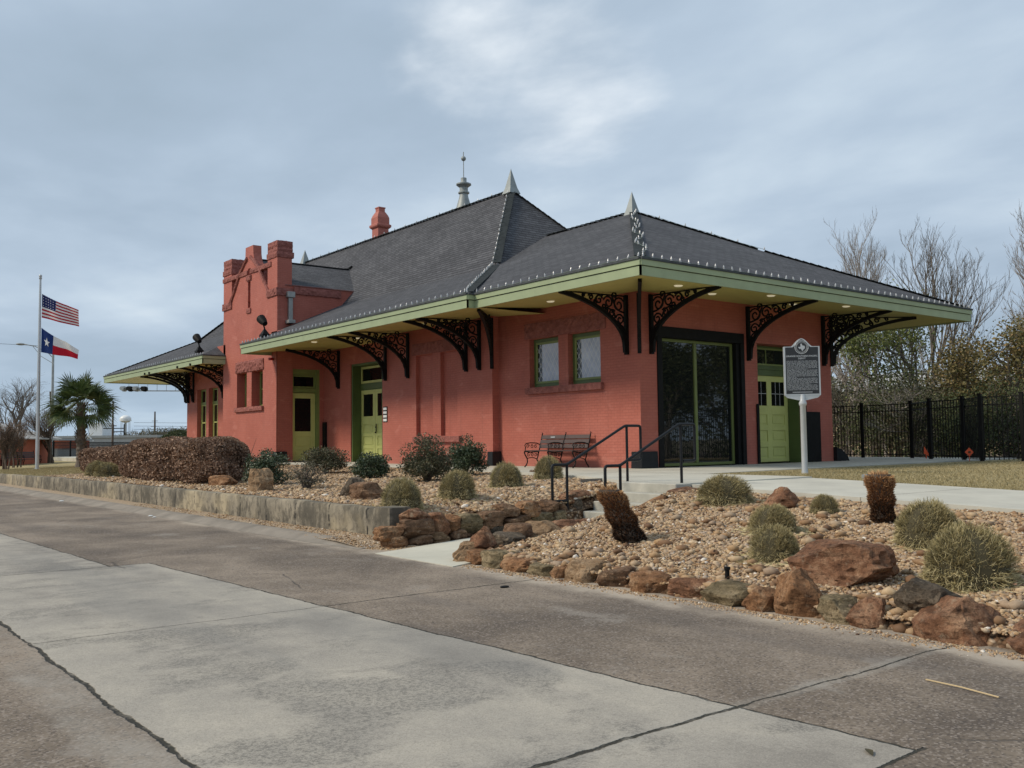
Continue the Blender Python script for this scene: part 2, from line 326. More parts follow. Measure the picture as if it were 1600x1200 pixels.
def mat_leaded():
    # diamond leaded lights in front of a pale drawn blind
    t = NT('leaded_glass'); p = t.pos(); x, y, z = t.xyz(p)
    a = t.m_('FRACT', t.m_('DIVIDE', t.m_('ADD', y, t.m_('MULTIPLY', z, 0.62)), 0.17)); b = t.m_('FRACT', t.m_('DIVIDE', t.m_('SUBTRACT', y, t.m_('MULTIPLY', z, 0.62)), 0.17))
    l = t.m_('MAXIMUM', t.maprange(t.m_('ABSOLUTE', t.m_('SUBTRACT', a, 0.5)), 0.06, 0.04), t.maprange(t.m_('ABSOLUTE', t.m_('SUBTRACT', b, 0.5)), 0.06, 0.04))
    f = t.noise(p, 2.2, 4, 0.6)
    c = t.ramp(f, [(0.3, (0.30, 0.34, 0.44)), (0.55, (0.44, 0.49, 0.60)), (0.75, (0.58, 0.62, 0.70))])
    dk = t.m_('MAXIMUM', t.m_('MULTIPLY', t.m_('GREATER_THAN', y, 2.36), t.m_('LESS_THAN', y, 2.8)), t.m_('GREATER_THAN', y, 4.02)); c = t.mix(dk, c, (0.012, 0.014, 0.014))
    c = t.mix(l, c, (0.62, 0.64, 0.64))
    return t.fin(c, 0.12, t.bump(l, 0.6, 0.004), 0.5)
def mat_flag_us():
    t = NT('stars_and_stripes'); x, y, z = t.xyz(t.uv())
    st = t.m_('GREATER_THAN', t.m_('MODULO', t.m_('MULTIPLY', t.m_('SUBTRACT', 1.0, y), 13.0), 2.0), 1.0)
    c = t.mix(st, (0.42, 0.02, 0.035), (0.78, 0.76, 0.74))
    ca = t.m_('MULTIPLY', t.m_('LESS_THAN', x, 0.4), t.m_('GREATER_THAN', y, 6 / 13))
    u = t.m_('SUBTRACT', t.m_('FRACT', t.m_('MULTIPLY', x, 27.5 / 2)), 0.5); v = t.m_('SUBTRACT', t.m_('FRACT', t.m_('MULTIPLY', y, 13 / 7 * 4.6)), 0.5)
    dd = t.m_('SQRT', t.m_('ADD', t.m_('MULTIPLY', u, u), t.m_('MULTIPLY', v, v)))
    can = t.mix(t.m_('LESS_THAN', dd, 0.17), (0.018, 0.026, 0.11), (0.6, 0.6, 0.62))
    return t.fin(t.mix(ca, c, can), 0.8, None, 0.2)
def mat_flag_tx():
    t = NT('lone_star_flag'); x, y, z = t.xyz(t.uv())
    c = t.mix(t.m_('GREATER_THAN', y, 0.5), (0.50, 0.012, 0.03), (0.78, 0.77, 0.75))
    c = t.mix(t.m_('LESS_THAN', x, 1 / 3), c, (0.015, 0.04, 0.16))
    return t.fin(c, 0.8, None, 0.2)

M = dict(
 brick=mat_brick(), trim=mat_stone_trim(), shingle=mat_shingle(),
 ridge=simple('ridge_cap_shingle', (0.055, 0.062, 0.068), 0.85, 0.3, 8, 0.5, 30),
 hipcap=simple('dark_hip_cap', (0.034, 0.040, 0.042), 0.9, 0.3, 8, 0.4, 30, 0.0, 0.15),
 fascia=simple('sage_green_paint', (0.31, 0.372, 0.215), 0.5, 0.08, 2.5, 0.1, 30),
 soffit=simple('olive_soffit_paint', (0.50, 0.45, 0.15), 0.55, 0.07, 1.5, 0.1, 20),
 lime=simple('lime_green_paint', (0.53, 0.555, 0.19), 0.45, 0.07, 2.0, 0.12, 25),
 dkgreen=simple('dark_olive_paint', (0.085, 0.125, 0.038), 0.5, 0.12, 2.0),
 mossgreen=simple('moss_green_paint', (0.155, 0.19, 0.055), 0.5, 0.1, 2.0),
 midgreen=simple('olive_green_paint', (0.20, 0.25, 0.075), 0.5, 0.1, 2.0),
 iron=simple('black_iron_paint', (0.009, 0.009, 0.009), 0.6, 0.3, 6, 0.25, 60, 0.0, 0.15),
 blackrail=simple('black_rail_paint', (0.011, 0.012, 0.014), 0.45, 0.3, 6, 0.15, 80, 0.0, 0.25),
 galv=simple('galvanised_metal', (0.33, 0.34, 0.33), 0.45, 0.15, 5, 0.2, 30, 0.6),
 spire=simple('lead_grey_sheet', (0.27, 0.295, 0.29), 0.55, 0.14, 3, 0.2, 20, 0.2),
 glass=mat_glass('dark_glass', (0.006, 0.007, 0.007), 0.04, 0.25), glassf=mat_glass('reflective_dark_glass', (0.01, 0.012, 0.012), 0.02, 0.9, 0.05), leaded=mat_leaded(),
 road=mat_road(),
 path=mat_concrete('pale_path_concrete', (0.43, 0.415, 0.36), (0.58, 0.56, 0.48), 0.9),
 walk=mat_concrete('cream_walk_concrete', (0.45, 0.435, 0.365), (0.60, 0.575, 0.48), 0.9),
 step=mat_concrete('grey_step_concrete', (0.33, 0.32, 0.275), (0.51, 0.49, 0.425), 2.2),
 wallc=mat_concrete('weathered_wall_concrete', (0.155, 0.138, 0.108), (0.35, 0.305, 0.232), 1.6, 0.85, 0.98),
 kerb=mat_concrete('kerb_concrete', (0.17, 0.15, 0.125), (0.31, 0.27, 0.225), 1.4),
 dirt=simple('sandy_gravel_dirt', (0.33, 0.25, 0.17), 0.95, 0.35, 18, 0.8, 70),
 bed=mat_bed(), pebble=mat_pebble(), lawn=mat_lawn(),
 rock_o=mat_rock('orange_sandstone', (0.16, 0.078, 0.040), (0.315, 0.165, 0.082), (0.47, 0.30, 0.175)),
 rock_r=mat_rock('red_sandstone', (0.11, 0.054, 0.032), (0.265, 0.132, 0.074), (0.46, 0.28, 0.17)),
 rock_b=mat_rock('brown_sandstone', (0.12, 0.070, 0.042), (0.23, 0.135, 0.080), (0.38, 0.25, 0.155)),
 rock_g=mat_rock('olive_grey_sandstone', (0.12, 0.094, 0.052), (0.235, 0.182, 0.105), (0.40, 0.31, 0.19)),
 rock_t=mat_rock('tan_sandstone', (0.25, 0.15, 0.08), (0.36, 0.235, 0.135), (0.46, 0.33, 0.21)),
 rock_d=mat_rock('dark_grey_stone', (0.07, 0.056, 0.042), (0.135, 0.106, 0.078), (0.27, 0.21, 0.15)),
 grasst=mat_tone('clump_grass_blade', (0.095, 0.074, 0.036), (0.33, 0.275, 0.125), (0.68, 0.58, 0.34), 0.9),
 lawnb=mat_tone('lawn_blade', (0.13, 0.12, 0.05), (0.33, 0.27, 0.14), (0.50, 0.42, 0.25), 0.9),
 deadleaf=mat_tone('dead_brown_leaf', (0.085, 0.050, 0.033), (0.29, 0.18, 0.12), (0.52, 0.37, 0.27), 0.8, trans=0.1),
 leafd=mat_tone('dark_glossy_leaf', (0.016, 0.027, 0.013), (0.052, 0.080, 0.036), (0.19, 0.23, 0.13), 0.45, spec=0.5, trans=0.12),
 leafr=mat_tone('reddish_green_leaf', (0.030, 0.034, 0.020), (0.090, 0.096, 0.050), (0.26, 0.20, 0.13), 0.5, trans=0.12),
 leafg=mat_tone('grey_green_leaf', (0.05, 0.052, 0.035), (0.12, 0.115, 0.075), (0.24, 0.20, 0.15), 0.7, trans=0.12),
 treeleaf=mat_tone('evergreen_leaf', (0.024, 0.034, 0.014), (0.075, 0.094, 0.036), (0.20, 0.215, 0.095), 0.6, trans=0.15),
 oliveleaf=mat_tone('olive_tree_leaf', (0.06, 0.075, 0.022), (0.16, 0.19, 0.058), (0.32, 0.34, 0.13), 0.6, trans=0.15),
 oakleaf=mat_tone('russet_oak_leaf', (0.07, 0.080, 0.028), (0.19, 0.155, 0.062), (0.36, 0.23, 0.105), 0.7, trans=0.15),
 bark=simple('grey_bark', (0.155, 0.135, 0.115), 0.9, 0.35, 7, 0.6, 25),
 barkl=simple('pale_grey_bark', (0.27, 0.24, 0.215), 0.9, 0.3, 7, 0.4, 25),
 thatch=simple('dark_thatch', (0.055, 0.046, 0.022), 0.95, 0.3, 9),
 twig=simple('brown_twig', (0.10, 0.072, 0.052), 0.9, 0.3, 9),
 palmleaf=mat_tone('palm_frond', (0.020, 0.036, 0.012), (0.075, 0.115, 0.035), (0.24, 0.28, 0.11), 0.45, spec=0.5, trans=0.15),
 palmtrunk=simple('palm_trunk_bark', (0.13, 0.105, 0.085), 0.95, 0.4, 9, 0.9, 14),
 yucca=mat_tone('spiky_leaf_base', (0.014, 0.010, 0.008), (0.27, 0.125, 0.055), (0.72, 0.46, 0.23), 0.8),
 wood=simple('dark_brown_slat', (0.060, 0.034, 0.030), 0.5, 0.25, 8, 0.2, 40),
 white=simple('white_enamel', (0.74, 0.75, 0.74), 0.4, 0.05, 2),
 silver=simple('silver_grey_paint', (0.50, 0.52, 0.53), 0.4, 0.08, 3, 0.1, 60, 0.3),
 plaque=simple('dark_plaque_enamel', (0.020, 0.022, 0.026), 0.5, 0.2, 6),
 poleal=simple('brushed_aluminium', (0.52, 0.54, 0.55), 0.4, 0.06, 2, 0, 40, 0.5),
 flagus=mat_flag_us(), flagtx=mat_flag_tx(),
 orange=simple('orange_red_paint', (0.90, 0.13, 0.04), 0.5, 0.1, 3),
 salmon=simple('orange_brick_wall', (0.42, 0.115, 0.058), 0.8, 0.12, 3),
 offwhite=simple('weathered_white_siding', (0.42, 0.42, 0.41), 0.7, 0.12, 0.5),
 tan=simple('tan_sand_bank', (0.42, 0.33, 0.22), 0.95, 0.25, 0.8, 0.6, 4),
 bluep=simple('blue_vehicle_paint', (0.04, 0.10, 0.30), 0.3, 0.05, 2),
 brush=simple('grey_brush_haze', (0.14, 0.118, 0.105), 0.95, 0.3, 2),
 chim=simple('chimney_red_paint', (0.40, 0.125, 0.095), 0.65, 0.12, 3, 0.3, 14),
 ground=simple('dry_field', (0.22, 0.19, 0.12), 0.95, 0.25, 0.1),
 redglass=simple('alarm_red_plastic', (0.35, 0.02, 0.02), 0.3, 0.05),
 twine=simple('pale_straw', (0.55, 0.42, 0.24), 0.9, 0.1),
 cable=simple('green_wire', (0.12, 0.16, 0.12), 0.6, 0.1),
)
def lamp_mat():
    t = NT('lit_downlight'); t.fin((0.8, 0.76, 0.6), 0.4)
    t.b.inputs['Emission Color'].default_value = (1.0, 0.88, 0.6, 1); t.b.inputs['Emission Strength'].default_value = 0.25
    return t.m
M['lamp'] = lamp_mat()
def bulb_mat():
    t = NT('clear_bulb'); return t.fin((0.46, 0.48, 0.50), 0.3, None, 0.5)
M['bulb'] = bulb_mat()

# ------------------------------------------------------------------ mesh helpers
def tag(o, label=None, cat=None, group=None, kind=None):
    if label: o['label'] = label
    if cat: o['category'] = cat
    if group: o['group'] = group
    if kind: o['kind'] = kind
    return o
def empty(name, loc=(0, 0, 0), rz=0.0):
    o = bpy.data.objects.new(name, None); COL.objects.link(o); o.location = loc; o.rotation_euler = (0, 0, rz)
    o.empty_display_size = 0.2
    return o
def link(name, me, mat, parent=None, loc=None, rz=None):
    o = bpy.data.objects.new(name, me); COL.objects.link(o)
    if mat is not None and not me.materials: me.materials.append(mat)
    if parent: o.parent = parent
    if loc: o.location = loc
    if rz is not None: o.rotation_euler = (0, 0, rz)
    return o
class MB:
    def __init__(s): s.v = []; s.f = []; s.uv = None
    def add(s, vs, fs):
        k = len(s.v); s.v.extend([tuple(v) for v in vs]); s.f.extend([tuple(i + k for i in f) for f in fs]); return s
    def box(s, x0, y0, z0, x1, y1, z1):
        x0, x1 = min(x0, x1), max(x0, x1); y0, y1 = min(y0, y1), max(y0, y1); z0, z1 = min(z0, z1), max(z0, z1)
        return s.add([(x0, y0, z0), (x1, y0, z0), (x1, y1, z0), (x0, y1, z0), (x0, y0, z1), (x1, y0, z1), (x1, y1, z1), (x0, y1, z1)],
                     [(0, 3, 2, 1), (4, 5, 6, 7), (0, 1, 5, 4), (1, 2, 6, 5), (2, 3, 7, 6), (3, 0, 4, 7)])
    def bar(s, p, q, w, h=None, up=(0, 0, 1)):
        p, q = Vector(p), Vector(q); d = (q - p); L = d.length
        if L < 1e-6: return s
        d.normalize(); h = h or w; u = Vector(up)
        if abs(d.dot(u)) > 0.98: u = Vector((1, 0, 0))
        a = d.cross(u).normalized() * w / 2; b = a.cross(d).normalized() * h / 2
        c = [p - a - b, p + a - b, p + a + b, p - a + b, q - a - b, q + a - b, q + a + b, q - a + b]
        return s.add(c, [(0, 1, 2, 3), (4, 7, 6, 5), (0, 4, 5, 1), (1, 5, 6, 2), (2, 6, 7, 3), (3, 7, 4, 0)])
    def tube(s, pts, r, n=8, cap=True):
        pts = [Vector(p) for p in pts]; rs = r if isinstance(r, (list, tuple)) else [r] * len(pts)
        k = len(s.v); ref = None
        for i, p in enumerate(pts):
            d = (pts[min(i + 1, len(pts) - 1)] - pts[max(i - 1, 0)])
            if d.length < 1e-9: d = Vector((0, 0, 1))
            d.normalize()
            if ref is None: ref = d.orthogonal().normalized()
            a = (ref - d * ref.dot(d))
            a = a.normalized() if a.length > 1e-5 else d.orthogonal().normalized()
            ref = a; b = d.cross(a)
            for j in range(n):
                t = 2 * math.pi * j / n; s.v.append(tuple(p + (a * math.cos(t) + b * math.sin(t)) * rs[i]))
        for i in range(len(pts) - 1):
            for j in range(n):
                a0 = k + i * n + j; a1 = k + i * n + (j + 1) % n
                s.f.append((a0, a1, a1 + n, a0 + n))
        if cap:
            s.f.append(tuple(k + j for j in reversed(range(n)))); e = k + (len(pts) - 1) * n; s.f.append(tuple(e + j for j in range(n)))
        return s
    def lathe(s, prof, c=(0, 0, 0), n=20, rot=0.0):
        k = len(s.v)
        for r, z in prof:
            for j in range(n):
                t = 2 * math.pi * j / n + rot; s.v.append((c[0] + r * math.cos(t), c[1] + r * math.sin(t), c[2] + z))
        for i in range(len(prof) - 1):
            for j in range(n):
                a0 = k + i * n + j; a1 = k + i * n + (j + 1) % n; s.f.append((a0, a1, a1 + n, a0 + n))
        s.f.append(tuple(k + j for j in reversed(range(n)))); e = k + (len(prof) - 1) * n; s.f.append(tuple(e + j for j in range(n)))
        return s
    def prism(s, poly, fn0, fn1):
        # poly: 2-D outline; fn0/fn1 map (a,b) to the two 3-D end faces
        n = len(poly); k = len(s.v)
        s.v.extend([tuple(fn0(*p)) for p in poly]); s.v.extend([tuple(fn1(*p)) for p in poly])
        s.f.append(tuple(k + i for i in range(n))); s.f.append(tuple(k + n + i for i in reversed(range(n))))
        for i in range(n): j = (i + 1) % n; s.f.append((k + j, k + i, k + n + i, k + n + j))
        return s
    def sphere(s, c, r, n=10, m=6, sc=(1, 1, 1)):
        k = len(s.v)
        for i in range(1, m):
            a = math.pi * i / m
            for j in range(n):
                t = 2 * math.pi * j / n
                s.v.append((c[0] + r * sc[0] * math.sin(a) * math.cos(t), c[1] + r * sc[1] * math.sin(a) * math.sin(t), c[2] + r * sc[2] * math.cos(a)))
        s.v.append((c[0], c[1], c[2] + r * sc[2])); s.v.append((c[0], c[1], c[2] - r * sc[2])); T = len(s.v) - 2
        for i in range(m - 2):
            for j in range(n):
                a0 = k + i * n + j; a1 = k + i * n + (j + 1) % n; s.f.append((a0, a0 + n, a1 + n, a1))
        for j in range(n): s.f.append((T, k + j, k + (j + 1) % n)); s.f.append((T + 1, k + (m - 2) * n + (j + 1) % n, k + (m - 2) * n + j))
        return s
    def build(s, name, mat, parent=None, loc=None, rz=None, smooth=False, bevel=0.0, fix=True):
        me = bpy.data.meshes.new(name); me.from_pydata(s.v, [], s.f)
        if fix or bevel:
            bm = bmesh.new(); bm.from_mesh(me)
            if fix: bmesh.ops.recalc_face_normals(bm, faces=bm.faces)
            if bevel:
                bmesh.ops.bevel(bm, geom=bm.edges[:], offset=bevel, segments=1, affect='EDGES', clamp_overlap=True)
            bm.to_mesh(me); bm.free()
        if smooth:
            me.polygons.foreach_set('use_smooth', [True] * len(me.polygons))
            try: me.set_sharp_from_angle(angle=R_(50))
            except Exception: pass
        return link(name, me, mat, parent, loc, rz)
def npmesh(name, V, F, mat, parent=None, tone=None, smooth=False, loc=None, rz=None):
    V = np.asarray(V, np.float32); F = np.asarray(F, np.int32); k = F.shape[1]
    me = bpy.data.meshes.new(name); me.vertices.add(len(V)); me.vertices.foreach_set('co', V.ravel())
    me.loops.add(F.size); me.loops.foreach_set('vertex_index', F.ravel())
    me.polygons.add(len(F)); me.polygons.foreach_set('loop_start', np.arange(0, F.size, k, dtype=np.int32))
    me.polygons.foreach_set('loop_total', np.full(len(F), k, np.int32))
    if smooth: me.polygons.foreach_set('use_smooth', np.ones(len(F), bool))
    me.update(calc_edges=True)
    if tone is not None:
        a = me.attributes.new('tone', 'FLOAT', 'POINT'); a.data.foreach_set('value', np.asarray(tone, np.float32))
    return link(name, me, mat, parent, loc, rz)
def leaf_quads(rng, P, size, flat=0.0, aspect=0.5, droop=0.0):
    # one pointed leaf (4 corners) per point, random direction
    n = len(P); d = rng.normal(size=(n, 3)); d[:, 2] = d[:, 2] * (1 - flat) - droop; d /= np.linalg.norm(d, axis=1)[:, None]
    e = rng.normal(size=(n, 3)); e -= (e * d).sum(1)[:, None] * d; e /= np.linalg.norm(e, axis=1)[:, None]
    sz = size * rng.uniform(0.6, 1.35, n)[:, None]
    a = P - d * sz * 0.5; b = P + d * sz * 0.5; m = P + d * sz * 0.05; w = e * sz * aspect * 0.5
    V = np.stack([a, m + w, b, m - w], 1).reshape(-1, 3)
    return V, np.arange(4 * n).reshape(n, 4)
def branch_tree(rng, h, r0, levels, nb, spread, up, seg=4, n=5, start=0.3, ratio=0.62, wob=0.12, twigs=None, base=(0, 0, 0)):
    mb = MB(); ends = []
    def grow(p, d, L, r, lev):
        pts = [Vector(p)]; rs = [r]; dd = Vector(d); k = seg if lev < 3 else 3
        for i in range(k):
            dd = (dd + Vector((rng.gauss(0, wob), rng.gauss(0, wob), rng.gauss(0, wob) + up * 0.12))).normalized()
            pts.append(pts[-1] + dd * L / k); rs.append(r * (1 - 0.55 * (i + 1) / k))
        mb.tube(pts, rs, n if lev == 0 else (4 if lev < 3 else 3), cap=False)
        if lev >= levels: ends.append((pts[-1], dd)); ends.append((pts[-2], dd)); return
        m = nb[min(lev, len(nb) - 1)]
        for j in range(m):
            t = start + (1 - start) * (j + rng.random()) / m if lev == 0 else 0.25 + 0.75 * (j + rng.random()) / m
            fi = min(t, 0.999) * k; i0 = int(fi); q = pts[i0].lerp(pts[i0 + 1], fi - i0); rr = rs[i0] * (1 - (fi - i0)) + rs[i0 + 1] * (fi - i0)
            ax = dd.orthogonal().normalized(); ax.rotate(Matrix.Rotation(rng.random() * 6.283, 3, dd))
            nd = (dd * math.cos(spread) + ax * math.sin(spread) * rng.uniform(0.7, 1.2) + Vector((0, 0, up * 0.35))).normalized()
            grow(q, nd, L * ratio * rng.uniform(0.75, 1.15) * (1.15 - 0.45 * t), max(rr * 0.62, 0.006), lev + 1)
        if lev > 0: ends.append((pts[-1], dd))
    grow(Vector(base), Vector((rng.gauss(0, 0.04), rng.gauss(0, 0.04), 1)).normalized(), h, r0, 0)
    return mb, ends
def rough_box(mb, x0, y0, z0, x1, y1, z1, amp=0.02, cell=0.09, seed=0, course=None):
    # a box of rock-faced masonry: a fine grid on each face pushed about by noise
    dims = (x1 - x0, y1 - y0, z1 - z0); c = ((x0 + x1) / 2, (y0 + y1) / 2, (z0 + z1) / 2)
    n = [max(2, int(d / cell)) for d in dims]; ids = {}; k0 = len(mb.v); vs = []; fs = []
    def vid(i, j, k):
        key = (i, j, k)
        if key not in ids:
            p = Vector((x0 + dims[0] * i / n[0], y0 + dims[1] * j / n[1], z0 + dims[2] * k / n[2]))
            f = amp * (noise.noise(p * 9 + Vector((seed, 0, 0))) + 0.8 * noise.noise(p * 21 + Vector((0, seed, 0))) + 0.25)
            if course:
                ph = ((p.z - z0) % course) / course
                if min(ph, 1 - ph) < 0.16: f -= amp * 1.3
            nn = Vector(((i == n[0]) - (i == 0), (j == n[1]) - (j == 0), (k == n[2]) - (k == 0)))
            e = sum(1 for q in nn if q)
            if e > 1: f = -abs(f) * 0.6
            ids[key] = len(vs); vs.append(p + nn.normalized() * f if e else p)
        return ids[key]
    for a in range(3):
        b, c_ = (a + 1) % 3, (a + 2) % 3
        for side in (0, n[a]):
            for u in range(n[b]):
                for v in range(n[c_]):
                    q = []
                    for du, dv in ((0, 0), (1, 0), (1, 1), (0, 1)):
                        t = [0, 0, 0]; t[a] = side; t[b] = u + du; t[c_] = v + dv; q.append(vid(*t))
                    fs.append(tuple(q) if side else tuple(reversed(q)))
    mb.add(vs, fs); return mb

# ================================================================== terrain
WX = -10.05                                    # outer face of the retaining wall
PEDGE = [(-4.6, -5.35), (-3.6, -4.8), (-2.4, -4.2), (-0.3, -3.7), (1.2, -3.3), (4, -2.4), (8, -1.7), (60, -1.6)]
def pedge(y):
    if y <= PEDGE[0][0]: return PEDGE[0][1]
    for (a, b), (c, d) in zip(PEDGE, PEDGE[1:]):
        if y <= c: return b + (d - b) * (y - a) / (c - a)
    return PEDGE[-1][1]
def slope(y): return -0.03 * max(0.0, -5.6 - y)
def H(x, y):
    if y > -4.9:
        e = pedge(y); t = min(1, max(0, (x + 10.0) / (e + 10.0))); far = max(0, y - 16)
        if y < -3.7 and x < -5.8:
            q = min(1, (-3.7 - y) / 1.2); q = q * q * (3 - 2 * q); zt = -0.44 if x < -8.6 else (-0.34 if x < -7.2 else -0.34 + 0.2 * (x + 7.2) / 1.4)
            z0 = -0.27 + 0.20 * t ** 0.7; return z0 + (min(zt, z0) - z0) * q
        return -0.27 + 0.20 * t ** 0.7 - min(0.15, far * 0.008)
    if x < -5.35:
        t = min(1, max(0, (x + 10.5) / 5.15)); e = slope(y) - 0.06
        return -0.68 + (e + 0.68) * t ** 0.75
    return slope(y) - 0.01
def sheet(name, xs, ys, fz, mat, kind='structure', jit=0.0, seed=1):
    rng = random.Random(seed); mb = MB()
    for y in ys:
        for x in xs: mb.v.append((x, y, fz(x, y) + (rng.uniform(-jit, jit) if jit else 0)))
    nx = len(xs)
    for j in range(len(ys) - 1):
        for i in range(nx - 1): mb.f.append((j * nx + i, j * nx + i + 1, (j + 1) * nx + i + 1, (j + 1) * nx + i))
    o = mb.build(name, mat, smooth=True, fix=False); tag(o, kind=kind); return o
def frange(a, b, n): return [a + (b - a) * i / n for i in range(n + 1)]

o = MB().add([(-2500, -2500, -1.02), (2500, -2500, -1.02), (2500, 2500, -1.02), (-2500, 2500, -1.02)], [(0, 1, 2, 3)]).build('ground', M['ground'], fix=False); tag(o, kind='structure')
# road: one flat sheet with its slabs and joints
o = MB().add([(-60, -60, -0.75), (-10.4, -60, -0.75), (-10.4, 120, -0.75), (-60, 120, -0.75)], [(0, 1, 2, 3)]).build('road', M['road'], fix=False); tag(o, kind='structure')
# kerb: rolled lip between the road and the dirt strip
mb = MB(); ys = frange(-4.9, 70, 60)
prof = [(-10.80, -0.748), (-10.72, -0.725), (-10.62, -0.69), (-10.54, -0.672), (-10.42, -0.668), (-10.36, -0.685), (-10.30, -0.80)]
for j, y in enumerate(ys):
    wv = 0.03 * noise.noise(Vector((y * 0.7, 0, 0))); hh = min(1.0, max(0.12, (y + 5.4) / 2.0))
    for (x, z) in prof: mb.v.append((x + wv + (0.12 if y < -3 else 0) * (y + 3) / -2, y, -0.749 + (z + 0.749) * hh if z > -0.75 else z))
for j in range(len(ys) - 1):
    for i in range(len(prof) - 1):
        a = j * len(prof) + i; mb.f.append((a, a + 1, a + 1 + len(prof), a + len(prof)))
o = mb.build('kerb', M['kerb'], smooth=True, fix=False); tag(o, kind='structure')
o = sheet('dirt_strip', frange(-10.62, -10.0, 6), frange(-5.5, 70, 180), lambda x, y: -0.70 + 0.05 * (x + 10.6) / 0.6 + 0.012 * noise.noise(Vector((x * 5, y * 3, 0))) - 0.07 * min(1, max(0, (-4.3 - y) / .9)), M['dirt'])
# entrance walk from the road up to the steps
mb = MB()
for x, yl, yr, z in ((-10.78, -5.55, -7.35, -0.742), (-6.7, -4.93, -6.35, -0.60)):
    mb.v += [(x, yl, z), (x, yr, z), (x, yr, z - 0.12), (x, yl, z - 0.12)]
mb.f = [(0, 1, 5, 4), (1, 2, 6, 5), (3, 0, 4, 7), (0, 3, 2, 1)]
o = mb.build('entrance_walk', M['walk']); tag(o, kind='structure')
mb = MB()
for i, (xe, zt) in enumerate(((-6.54, -0.45), (-6.27, -0.30), (-6.0, -0.15), (-5.72, 0.0))):
    nx = (-6.27, -6.0, -5.72, -5.35)[i]
    mb.box(xe, -6.22 - (0.02 * i), -0.9, nx + (0.0 if i < 3 else 0.0), -4.93 + 0.001 * i, zt)
o = mb.build('entrance_steps', M['step'], bevel=0.012); tag(o, kind='structure')
# station platform and its side path
mb = MB(); poly = [(-5.352, -6.25), (-2.0, -6.25), (-1.85, -3.62), (4, -3.25), (10.6, -2.85), (14, -2.85), (14, 60)] + [(b, a) for a, b in reversed(PEDGE[1:])] + [(-5.352, -4.93)]
mb.prism(poly, lambda a, b: (a, b, 0.0), lambda a, b: (a, b, -0.6)); o = mb.build('platform', M['path']); tag(o, kind='structure')
mb = MB(); ysn = frange(-6.25, -40, 20)
for y in ysn: mb.v += [(-5.35, y, slope(y) - .0), (-2.05, y, slope(y)), (-2.05, y, slope(y) - 0.4), (-5.35, y, slope(y) - 0.4)]
for j in range(20):
    a = 4 * j
    for i in range(4): mb.f.append((a + i, a + (i + 1) % 4, a + 4 + (i + 1) % 4, a + 4 + i))
o = mb.build('path', M['path']); tag(o, kind='structure')
mb = MB()
for y in (-9.3, -12.4, -15.5): mb.box(-5.352, y, slope(y) - 0.1, -2.05, y + 0.012, slope(y) + 0.0015)
for y, x0 in ((-1.5, -4.0), (2.2, -3.0)): mb.box(x0, y, -0.1, 0, y + 0.012, 0.0015)
mb.box(-5.35, -3.62, -0.1, -1.85, -3.608, 0.0015); mb.box(3.1, -3.2, -0.1, 3.112, 0, 0.0015); mb.box(-2.0, -6.2, -0.1, -1.988, 0, 0.0015)
o = mb.build('path_joint', M['kerb']); tag(o, kind='structure')
# gravel soil of both planting beds
def bump_g(x, y): return 0.025 * noise.noise(Vector((x * 1.1, y * 1.1, 3))) + 0.012 * noise.noise(Vector((x * 4, y * 4, 1)))
xs = frange(-10.0, 0, 50)
mb = MB()
ysl = frange(-4.93, 19.5, 110); N = 44
for y in ysl:
    e = pedge(y) + 0.12
    for i in range(N + 1):
        x = -9.86 + (e + 9.86) * i / N; mb.v.append((x, y, H(x, y) + bump_g(x, y) * (1 if 0 < i < N - 2 else 0) - (0.10 if i == N else 0) - (0.25 if y == ysl[0] else 0)))
for j in range(len(ysl) - 1):
    for i in range(N): a = j * (N + 1) + i; mb.f.append((a, a + 1, a + N + 2, a + N + 1))
bedL = mb.build('gravel_bed', M['bed'], smooth=True, fix=False); tag(bedL, kind='structure')
mb = MB(); ysr = frange(-6.35, -24, 80); N = 34
def wedge(x): return -6.45 - 0.22 * max(0, -6.8 - x)       # south edge of the entrance walk
for y in ysr:
    for i in range(N + 1):
        x = -10.42 + (-5.36 + 10.42) * i / N; z = H(x, y) + bump_g(x, y)
        if i == 0: z -= 0.1
        if i == N: z -= 0.03
        d = wedge(x) - y
        if d < 0.25 and x < -6.2: z = min(z, -0.60 - 0.035 * (-6.8 - x) + max(0, d) * 0.8) - (0.25 if d < 0 else 0)
        mb.v.append((x, y, z))
for j in range(len(ysr) - 1):
    for i in range(N): a = j * (N + 1) + i; mb.f.append((a, a + N + 1, a + N + 2, a + 1))
bedR = mb.build('gravel_bed', M['bed'], smooth=True, fix=False); tag(bedR, kind='structure')
def HR(x, y):
    z = H(x, y) + bump_g(x, y); d = wedge(x) - y
    if y < -6.3 and d < 0.25 and x < -6.2: z = min(z, -0.60 - 0.035 * (-6.8 - x) + max(0, d) * 0.8)
    return z
o = sheet('lawn', frange(-2.04, 60, 60), frange(-40, -3.3, 60), lambda x, y: min(slope(y) - 0.012, -0.012) - (0.3 if y > -3.25 - 0.0 else 0), M['lawn'])
# lawn butts against the platform: its north rim slips under the slab
o2 = sheet('lawn', frange(-9.86, -1.5, 30), frange(19.5, 60, 40), lambda x, y: H(x, y) - 0.01, M['lawn'])
# far lawn beyond the building and the track yard
o = MB().add([(-9.9, 60, -0.55), (200, 60, -0.55), (200, 400, -0.9), (-9.9, 400, -0.9)], [(0, 1, 2, 3)]).build('field', M['ground'], fix=False); tag(o, kind='structure')
o = MB().add([(14, -40, -0.42), (200, -40, -0.42), (200, 60, -0.42), (14, 60, -0.42)], [(0, 1, 2, 3)]).build('track_ballast', M['dirt'], fix=False); tag(o, kind='structure')

